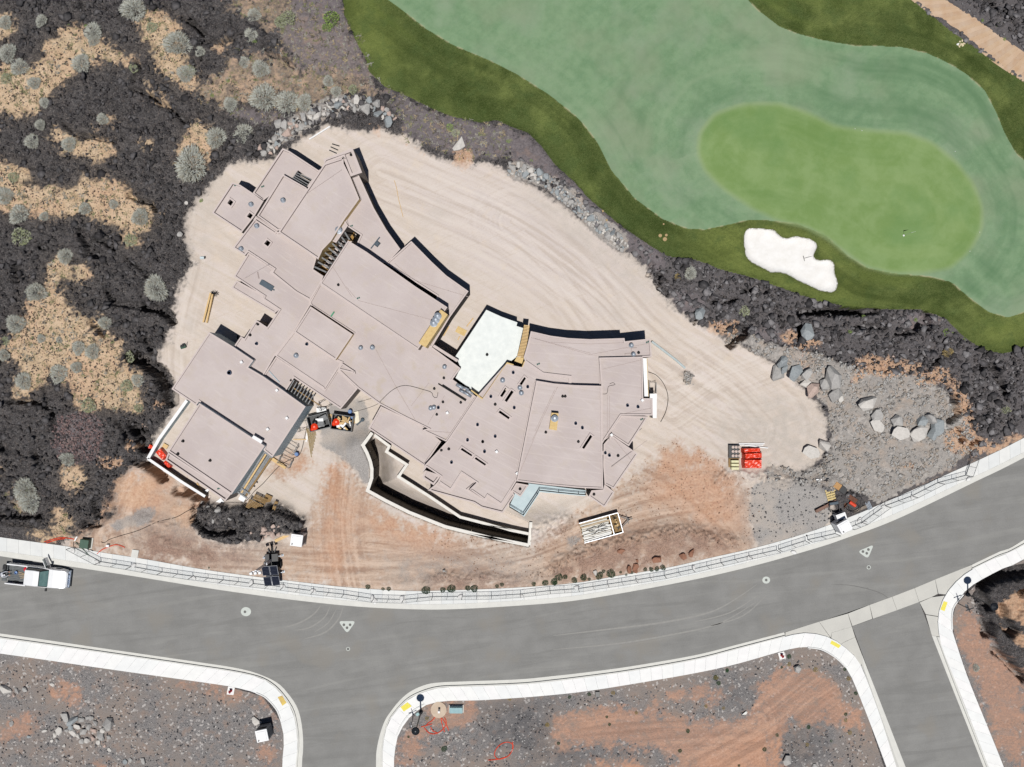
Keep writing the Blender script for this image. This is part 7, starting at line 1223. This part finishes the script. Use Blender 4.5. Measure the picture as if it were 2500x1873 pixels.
# pallets
def pallet(fr, x, y, rz, mat, label, n=5, w=1.0, L=1.15, z=0):
    g = G3(*s1(fr, x, y)); e = empty('wooden_pallet', g+Vector((0, 0, z)), R(rz), label, 'pallet')
    for i in range(n): b = MB(); b.box(0, -L/2+L*(i+.5)/n, .13, w, L/n*.72, .025); b.build('board', mat, e)
    for s_ in (-1, 0, 1): b = MB(); b.box(s_*w*.45, 0, .06, .06, L, .1); b.build('runner', mat, e)
    return e
pallet('eq', 310, 295, 16, M('pallet_yellow', C3(226,206,150), C3(206,184,128), 5), 'pale yellow wooden pallet near the gravel patch'); pallet('H', 1215, 1035, -25, WOODO, 'yellow brown lattice pallet leaning on the dark rubble', 7, 1.5, .9, .5); pallet('H', 1275, 960, -25, WOODO, 'second lattice pallet behind the leaning one', 6, 1.3, .6, .6)
for fr, x, y, L, w, h, rz, mt, lb, nm in [('H',1320,1010,1.7,.7,.05,66,WOODO,'weathered plywood sheet propped beside the lattice pallets','plywood_sheet'), ('H',1415,1050,1.1,.3,.3,70,WOODO,'weathered timber block stack right of the plywood sheet','timber'), ('H',1495,1385,1.5,.28,.2,25,WOOD,'pale timber by the cream stones','timber'), ('H',1460,580,1.6,.32,.3,-33,WOOD,'short stack of new lumber at the garage corner','lumber_stack'), ('H',1690,322,1.3,.08,.08,0,WOOD,'thin pale lath lying on the yard','lath'), ('H',1762,300,.9,.12,.08,82,WHT,'short white board in the yard beside the lumber','board'), ('H',820,1000,.75,.5,.06,40,WHT,'white board at the bottom corner of the garage wing','board'), ('H',1065,960,.6,.5,.2,-30,WHT,'white block at the end of the long beams','block'),
   ('H',685,875,.4,.25,.3,40,WHT,'white block inside the lower white wall','block'), ('H',610,850,1.2,.12,.1,-60,WOOD,'yellow lumber lying behind the lower white wall','lumber'), ('H',235,395,.5,.4,.2,-30,WOOD,'tan cardboard box pile by the orange heap','box'), ('A',2075,62,.75,.1,.06,-17,TDK,'top dark steel bar of three on the soil','steel_bar'), ('A',2060,100,.8,.1,.06,-24,TDK,'middle dark steel bar of three on the soil','steel_bar'), ('A',2045,135,.8,.1,.06,-24,TDK,'lowest dark steel bar of three on the soil','steel_bar'),
   ('dp',345,195,.95,.42,.5,6,WHT,'white insulation board pack behind the west debris bin','board'), ('dp',895,310,.42,1.15,.08,6,M('cream_board',C3(250,244,226),C3(236,228,206),5),'cream board lying east of the debris bins','board'), ('dp',850,360,.5,.6,.06,10,M('cardboard',C3(220,190,140),C3(200,168,118),5),'flat cardboard sheet beside the east debris bin','cardboard'), ('dp',125,610,.14,.6,.08,0,WHT,'small white strip at the left of the lumber fan','board'),
   ('E',640,60,.0,.0,.0,0,WHT,'','x'), ('D',1660,480,1.0,.62,.04,-28,OSB,'large yellow sheathing board lying in the north court','sheathing_board'), ('D',1755,385,1.05,.1,.06,52,WOOD,'pale stud lying above the sheathing board','stud'), ('D',1500,480,1.1,.1,.06,60,WOOD,'yellow stud leaning along the wall in the north court','stud'), ('D',1635,555,.4,.1,.06,62,WOOD,'short yellow stud below the sheathing board','stud'),
   ('C',1015,545,.1,.4,.3,0,TDK,'small dark bracket by the garage notch','bracket')]:
    if not L: continue
    g = G3(*s1(fr, x, y)); b = MB(); b.box(0, 0, h/2+.01, L, w, h); o = b.build(nm, mt); p = W(*s1(fr, x, y), g.z+h); o.location = (p.x, p.y, g.z); o.rotation_euler.z = R(rz); tag(o, lb, nm.replace('_', ' '))
# debris bins
for k_, (fr, x, y, wx, wy, rz, lb, orx, ory) in enumerate([('dp',300,385,2.0,1.45,14,'west black debris bin with white sheets and an orange bag', -.5, -.35), ('dp',665,395,2.0,1.45,-8,'east black debris bin heaped with wood scraps and an orange bag', -.55, .0)]):
    g = G3(*s1(fr, x, y)); p = W(*s1(fr, x, y), 1.2); e = empty('debris_bin', (p.x, p.y, g.z), R(rz), lb, 'debris bin'); b = MB()
    for s_ in (-1, 1): b.box(0, s_*wy/2, .6, wx, .08, 1.2); b.box(s_*wx/2, 0, .6, .08, wy+.08, 1.2)
    b.build('side', TDK, e); b = MB(); b.box(0, 0, .1, wx, wy, .1); b.build('bottom', TDK, e); b = MB(); b.tube([(-wx/2, -wy/2, 1.22), (wx/2, -wy/2, 1.22), (wx/2, wy/2, 1.22), (-wx/2, wy/2, 1.22)], .05, 6, True); b.build('rim', STEEL, e)
    def inbin(nm, fx, fy, fz, mk, mt, l2, cat, rz2=0, grp=None):
        b = MB(); mk(b); o = b.build(nm, mt); o.location = e.matrix_basis @ Vector((fx, fy, fz)); o.rotation_euler.z = R(rz)+rz2; tag(o, l2, cat, grp)
    side_ = 'west' if k_ == 0 else 'east'
    inbin('orange_bag', orx, ory, .75, lambda b: (b.lathe(0, 0, [(.2, 0), (.38, .12), (.34, .4), (.1, .52)], 10), b.lathe(-.25, -.2, [(.15, 0), (.26, .1), (.2, .3), (.05, .38)], 9)), TARP, 'crumpled orange plastic bag in the %s debris bin' % side_, 'bag')
    inbin('black_bag', orx+.15, ory+.38, .7, lambda b: b.lathe(0, 0, [(.2, 0), (.32, .12), (.26, .35), (.08, .45)], 10), TDK, 'black rubbish bag in the %s debris bin' % side_, 'bag')
    rz_ = random.Random(k_+4)
    for i in range(5 if k_ == 0 else 20):
        if k_ == 0: inbin('white_sheet', .25+rz_.uniform(-.3, .3), rz_.uniform(-.3, .4), .8+i*.05, lambda b: b.box(0, 0, 0, .75, .5, .03), WHT if i % 2 else GREYP, 'white sheet of plasterboard waste in the west debris bin', 'sheet', rz_.uniform(-.4, .4), 'sheets in the west bin')
        else: inbin('wood_scrap', .1+rz_.uniform(-.5, .7), rz_.uniform(-.6, .5), .8+.02*i, lambda b: b.box(0, 0, 0, rz_.uniform(.2, .6), rz_.uniform(.08, .25), .06), rz_.choice([WOOD, WHT, OSB, WOOD]), 'scrap piece heaped in the east debris bin', 'scrap', rz_.uniform(0, 3), 'scrap in the east bin')
    if k_: 
        for i in range(6): inbin('slat', .0+.09*i, .45-.03*i, 1.2, lambda b: b.box(0, 0, 0, .06, .5, .03), WOOD, 'slat of the small lattice on top of the east debris bin', 'slat', .2, 'slats of the small lattice')
for fr, x, y, lb in (('dp',787,222,'upper blue water drum beside the east debris bin'), ('dp',830,305,'lower blue drum beside the east debris bin'), ('H',1650,482,'blue barrel alone on the yard beside the garage')):
    g = G3(*s1(fr, x, y)); p = W(*s1(fr, x, y), g.z+.6); e = empty('blue_drum', (p.x, p.y, g.z), 0, lb, 'drum', 'blue drums'); b = MB(); b.lathe(0, 0, [(.19, 0), (.21, .15), (.2, .3), (.21, .45), (.19, .6)], 14); b.build('barrel', BLUEM, e); b = MB(); b.lathe(0, 0, [(.18, .6), (.17, .63), (.05, .64)], 14); b.build('lid', M('lid_blue', C3(130,160,200), C3(110,140,190), 4), e)
# lumber fan
g = G3(*s1('dp', 190, 700)); 
for i in range(8):
    x0, y0 = 120+i*17, 470+(i % 2)*8; x1, y1 = 195+i*10, 930-i*48; a_, c_ = G3(*s1('dp', x0, y0), .12), G3(*s1('dp', x1, y1), .09); b = MB(); b.beam(a_, c_, .055, .06); tag(b.build('lumber', M('lumber_olive', C3(176,154,100), C3(150,128,78), 6)), 'lumber fanned out below the west debris bin, %s from the left' % ORD[i], 'lumber', 'lumber fanned out below the west bin')
for i in range(6):
    x0, y0 = 478+(i % 3)*18, 270+i*28; a_, c_ = G3(*s1('dp', x0, y0), .1+.05*(i % 2)), G3(*s1('dp', x0+45, y0+10), .1); b = MB(); b.beam(a_, c_, .12, .08); tag(b.build('offcut', WOOD), 'yellow timber offcut between the debris bins, %s from the top' % ORD[i], 'offcut', 'offcuts between the bins')
for fr, pts, lb in (('C', [(655,385),(745,70)], 'left long beam of the pair on the west yard'), ('C', [(690,390),(765,85)], 'right long beam of the pair on the west yard')):
    a_, c_ = G3(*s1(fr, *pts[0]), .2), G3(*s1(fr, *pts[1]), .55); b = MB(); b.beam(a_, c_, .16, .3); tag(b.build('timber_beam', WOOD), lb, 'beam')
g = G3(*s1('C', 780, 80)); e = empty('wire_bundle', g, .3, 'tangle of dark rods at the top of the timber beams', 'rods')
for i in range(9): b = MB(); a_ = i*.7; b.beam((math.cos(a_)*.35, math.sin(a_)*.3, .2), (-math.cos(a_+.5)*.3, -math.sin(a_)*.3, .75), .03); b.build('rod', TDK, e)
g = G3(*s1('C', 440, 650)); e = empty('dark_machine', g, .3, 'small dark teal compressor on the west yard', 'compressor'); b = MB(); b.tube([(-.25, 0, .3), (.25, 0, .3)], .17, 10); b.build('tank', TGRN, e); b = MB(); b.box(0, .1, .5, .3, .25, .2); b.build('motor', TDK, e); b = MB(); b.beam((.3, 0, .3), (.45, .25, .6), .04); b.build('handle', TDK, e)
g = G3(*s1('A', 640, 1282)); e = empty('instrument_case', g, 0, 'small pale blue instrument box on the west edge of the pad', 'box'); b = MB(); b.box(0, 0, .15, .4, .22, .3); b.build('case', M('case_pale', C3(214,228,232), C3(200,214,220), 5), e); b = MB(); b.box(.25, .05, .12, .12, .2, .24); b.build('battery', TDK, e)
# scaffolds
def scaffold(fr, x, y, rz, sx, sy, h, label):
    g = G3(*s1(fr, x, y)); e = empty('scaffold', g, R(rz), label, 'scaffold', 'scaffold frames')
    for i in (-1, 1):
        for j in (-1, 1): b = MB(); b.beam((i*sx/2, j*sy/2, 0), (i*sx/2, j*sy/2, h), .04); b.build('leg', STEEL, e)
        b = MB(); b.beam((i*sx/2, -sy/2, h), (i*sx/2, sy/2, h), .04); b.beam((i*sx/2, -sy/2, h*.5), (i*sx/2, sy/2, h*.5), .035); b.beam((i*sx/2, -sy/2, .1), (i*sx/2, sy/2, h*.5), .03); b.build('ladder_frame', STEEL, e)
    for j in (-1, 1): b = MB(); b.beam((-sx/2, j*sy/2, h*.9), (sx/2, j*sy/2, h*.3), .03); b.beam((-sx/2, j*sy/2, h*.3), (sx/2, j*sy/2, h*.9), .03); b.build('brace', STEEL, e)
    return e
scaffold('dp', 80, 440, 20, 1.1, .8, 1.6, 'small scaffold frame left of the west debris bin'); scaffold('H', 1600, 410, -30, 1.2, .8, 1.6, 'scaffold frame beside the blue garage wall'); scaffold('H', 1545, 560, -25, 1.2, .7, 1.2, 'low scaffold frame near the new lumber'); scaffold('dp', 420, 110, 30, 1.2, .7, 1.4, 'scaffold frame under the eave west of the bins')
e = scaffold('E', 1950, 1090, 0, .65, 1.0, 1.0, 'black ladder frame by the east wall'); b = MB()
# concrete form trailer
g = G3(*s1('F', 1400, 1250)); tr = empty('forms_trailer', W(*s1('F', 1395, 1262), 0.0)+Vector((0, 0, g.z)), R(15.5), 'flat trailer loaded with white planks and straps by the dirt bank', 'trailer'); b = MB(); b.box(0, 0, .55, 3.9, 1.9, .12); b.build('deck', WOODO, tr)
for x_ in (-.4, .4):
    for s_ in (-1, 1): b = MB(); b.tube([(x_, s_*.8, .33), (x_, s_*1.0, .33)], .33, 14); b.build('wheel', TYR, tr)
b = MB(); b.beam((1.9, .6, .5), (2.9, 0, .5), .09); b.beam((1.9, -.6, .5), (2.9, 0, .5), .09); b.beam((2.7, 0, .5), (3.2, 0, .5), .09); b.beam((2.7, -.4, .5), (2.7, .4, .5), .06); b.build('drawbar', TDK, tr)
b = MB()
for s_ in (-1, 1): b.box(0, s_*.98, .8, 3.9, .06, .5)
b.box(1.93, 0, .8, .06, 1.9, .5); b.box(1.05, 0, .8, .06, 1.9, .5); b.build('rack', ALU, tr)
rt = random.Random(4); g0 = tr.matrix_basis.copy()
PLK = [M('plank_white', C3(236,234,226), C3(214,210,200), 4), M('plank_tan', C3(214,196,168), C3(190,170,142), 4), M('plank_bright', C3(250,250,246), C3(236,236,232), 4)]
for i in range(11):
    b = MB(); b.box(0, 0, 0, 2.75+rt.uniform(-.12, .12), .13, .1); o = b.build('plank', PLK[[1,0,1,0,0,2,0,2,0,2,2][i]]); o.location = g0 @ Vector((-.5+rt.uniform(-.08, .08), .86-i*.165, .98+.05*(i % 3))); o.rotation_euler.z = R(15.5)+rt.uniform(-.02, .02); tag(o, 'pale plank on the forms trailer, %s from its north side' % ORD[i], 'plank', 'planks on the forms trailer')
b = MB()
for i in range(26): x_ = rt.uniform(-1.5, .2); y_ = rt.uniform(-.5, .25); a_ = rt.uniform(-.5, .5); L_ = rt.uniform(.3, .7); b.beam((x_, y_, 1.12+rt.uniform(0, .08)), (x_+L_*math.cos(a_), y_+L_*math.sin(a_), 1.12+rt.uniform(0, .1)), .03)
o = b.build('strap_tangle', TDK); o.matrix_world = g0; tag(o, 'tangle of black straps on top of the trailer planks', 'straps')
b = MB()
for i in range(22): x_ = rt.uniform(1.2, 1.8); y_ = rt.uniform(-.8, .7); a_ = rt.uniform(0, 3); b.beam((x_, y_, .8+rt.uniform(0, .2)), (x_+.3*math.cos(a_), y_+.3*math.sin(a_), .8+rt.uniform(0, .25)), .04)
o = b.build('hardware_pile', TDK); o.matrix_world = g0; tag(o, 'pile of dark hardware in the front rack of the trailer', 'hardware')
b = MB()
for i in range(7): x_ = rt.uniform(1.35, 1.65); y_ = rt.uniform(-.5, .5); b.lathe(x_, y_, [(.05, .95), (.11, 1.0), (.08, 1.1), (.02, 1.13)], 7)
o = b.build('work_gloves', WOOD); o.matrix_world = g0; tag(o, 'tan rags lying in the front rack of the trailer', 'rags')
# rusty items by the gravel patch
RUST = M('rusty_steel', C3(120,84,68), C3(96,64,50), 4, bump=.2); RUSTL = M('rust_flat', C3(146,118,106), C3(124,98,86), 4, bump=.1)
g = G3(*s1('eq', 255, 460)); e = empty('steel_girder', g, R(27), 'long rusty steel girder between the pallet and the gravel patch', 'girder'); b = MB(); b.box(0, 0, .38, 2.75, .3, .03); b.build('top_flange', RUSTL, e); b = MB(); b.box(0, 0, .2, 2.75, .04, .36); b.build('web', RUST, e); b = MB(); b.box(0, 0, .02, 2.75, .3, .03); b.build('bottom_flange', RUST, e)
g = G3(*s1('eq', 620, 420)); e = empty('rusty_winch', g, R(-35), 'rusty winch machine with looping cables near the pavement', 'winch'); b = MB(); b.box(-.2, .3, .3, .9, .45, .5); b.build('hood', RUST, e); b = MB(); b.box(.1, -.2, .25, .8, .6, .35); b.build('frame', TDK, e); b = MB(); b.tube([(-.3, -.1, .55), (.4, -.1, .55)], .17, 12); b.build('drum', ORG, e)
for i, (rx, ry, ox, oy) in enumerate(((.9,.5,.2,-.3),(.6,.8,.4,.1))): b = MB(); b.tube([(ox+rx*math.cos(t/20*6.28), oy+ry*math.sin(t/20*6.28), .08+.2*(1+math.sin(t/20*6.28))) for t in range(20)], .025, 5, True); b.build('cable_loop', TDK, e)
g = G3(*s1('eq', 520, 470)); b = MB(); b.box(0, 0, .25, .55, .12, .5, 0, .5); b.box(.1, .15, .2, .3, .3, .1); o = b.build('rusty_bracket', RUST); o.location = g; o.rotation_euler.z = R(60); tag(o, 'rusty bracket left of the winch', 'bracket')
g = G3(*s1('eq', 430, 190)); e = empty('plywood_reel', g, R(-35), 'tan plywood sheet and dark cable box north of the pallet', 'reel'); b = MB(); b.box(-.15, 0, .42, .9, .6, .04, 0, 1); b.build('top', M('ply_tan', C3(204,162,112), C3(180,138,90), 4), e); b = MB(); b.box(.35, 0, .25, .6, .6, .5); b.build('box', TDK, e); b = MB(); b.tube([(-.5+.3*math.cos(t/12*6.28), .3*math.sin(t/12*6.28), .2) for t in range(12)], .02, 5, True); b.build('cable_loop', TDK, e)
g = G3(*s1('eq', 770, 520)); b = MB(); b.box(0, 0, .06, 1.6, .28, .1); o = b.build('grey_timber', M('timber_grey', C3(150,140,130), C3(130,120,110), 4)); o.location = g; o.rotation_euler.z = R(24); tag(o, 'long grey timber behind the pavement edge', 'timber')
g = G3(*s1('eq', 890, 470)); e = empty('pipe_stack', g, R(-65), 'small stack of silver pipes at the pavement edge', 'pipes')
for i in range(4): b = MB(); b.tube([(-.4, -.18+i*.12, .1), (.4, -.18+i*.12, .1)], .055, 8); b.build('pipe', GALV, e)
g = G3(*s1('eq', 350, 500)); e = empty('bent_metal_frame', g, R(10), 'dark bent metal frame beside the hand wash station', 'frame'); b = MB(); b.tube([(-.5, .4, .5), (-.5, -.3, .4), (.4, -.6, .5), (.4, .4, .5)], .05, 6); b.build('bent_bar', TDK, e); b = MB(); b.box(0, .45, .5, .9, .25, .06); b.build('plate', SLATE, e)
g = G3(*s1('dp', 945, 385)); b = MB(); b.box(0, 0, .08, .9, .16, .14, 0, .8); b.lathe(.35, 0, [(.18, 0), (.2, .1), (.1, .2)], 10); o = b.build('boot_cover', SLATE); o.location = g; o.rotation_euler.z = R(42); tag(o, 'grey rolled rubber mat east of the debris bins', 'mat')
cable('timber_crack', 'B', [(940,445),(965,530),(985,640),(1005,720),(1035,840)], None, .03, WOOD, 'thin tan strip lying on the graded soil north of the house', 'strip')
# ================================================================== golf flag, rake, markers
g = W(2206.5, 575, ground_z(*W(2206.5, 575, .4)[:2])); e = empty('golf_flag', g, 0, 'white golf flag on a thin pole standing in the hole of the green', 'flag'); b = MB(); b.lathe(0, 0, [(.012, 0), (.012, 2.15)], 8); b.build('pole', WHT, e); b = MB(); b.lathe(0, 0, [(.09, .0), (.09, .012)], 16); b.build('cup', WHT, e)
b = MB(); b.add([(0, 0, 2.12), (0, 0, 1.72), (.48, .12, 1.9), (0, .012, 2.12), (0, .012, 1.72), (.48, .13, 1.9)], [(0, 1, 2), (5, 4, 3), (0, 2, 5, 3), (1, 4, 5, 2)]); b.build('cloth', WHT, e)
g = G3(*s1('15', 2080, 790), .05); e = empty('bunker_rake', g, R(15), 'dark bunker rake lying at the edge of the white sand', 'rake'); b = MB(); b.beam((-.35, 0, 0), (.8, .0, .05), .03); b.build('handle', TDK, e); b = MB(); b.beam((-.35, -.26, 0), (-.35, .26, 0), .04)
for i in range(9): b.beam((-.35, -.24+i*.06, 0), (-.35, -.24+i*.06, -.05), .012)
b.build('head', TDK, e)
for i, (fr, x, y, s_) in enumerate([('113',2040,1217,.35),('113',2105,1212,.28),('113',2090,1255,.42),('113',1418,955,.28),('113',1462,1050,.22),('15',530,430,.18)]):
    g = G3(*s1(fr, x, y), .03); b = MB(); b.lathe(0, 0, [(s_/2, -.05), (s_/2, .04), (s_/2.6, .06)], 10); o = b.build('valve_cover', M('valve_tan', C3(190,166,124), C3(170,146,106), 5)); o.location = g; tag(o, 'small tan irrigation cover in the dark rough, %s' % ('left of the group of three','upper right of the group of three','largest of the group of three','beside the riprap belt','lower one beside the riprap belt','alone near the fairway edge')[i], 'irrigation cover')
CRS = M('cream_stone', C3(236,222,190), C3(214,198,164), 6); rc = random.Random(9)
for i in range(14):
    g = G3(*s1('220', 1530+rc.gauss(0, 30), 485+rc.gauss(0, 22)), .02); o = bpy.data.objects.new('cream_stone', rc.choice(ROCKS[3]).copy()); COL.objects.link(o); o.data.materials[0] = CRS; o.location = g; s_ = rc.uniform(.08, .16); o.scale = (s_, s_, s_*.7); o.rotation_euler.z = rc.uniform(0, 6); tag(o, 'cream stone in the small heap on the rough beside the cart path', 'stone', 'cream stones by the cart path')
for i, (fr, x, y) in enumerate([('220',385,1390),('220',460,1410),('24',1730,738),('24',1625,943),('220',1465,1635)]):
    g = G3(*s1(fr, x, y), .03); b = MB(); b.lathe(0, 0, [(.02, -.03), (.04, 0), (.02, .035)], 8); o = b.build('golf_ball', WHT); o.location = g; tag(o, 'white golf ball on the fairway near the green', 'golf ball', 'golf balls near the green')
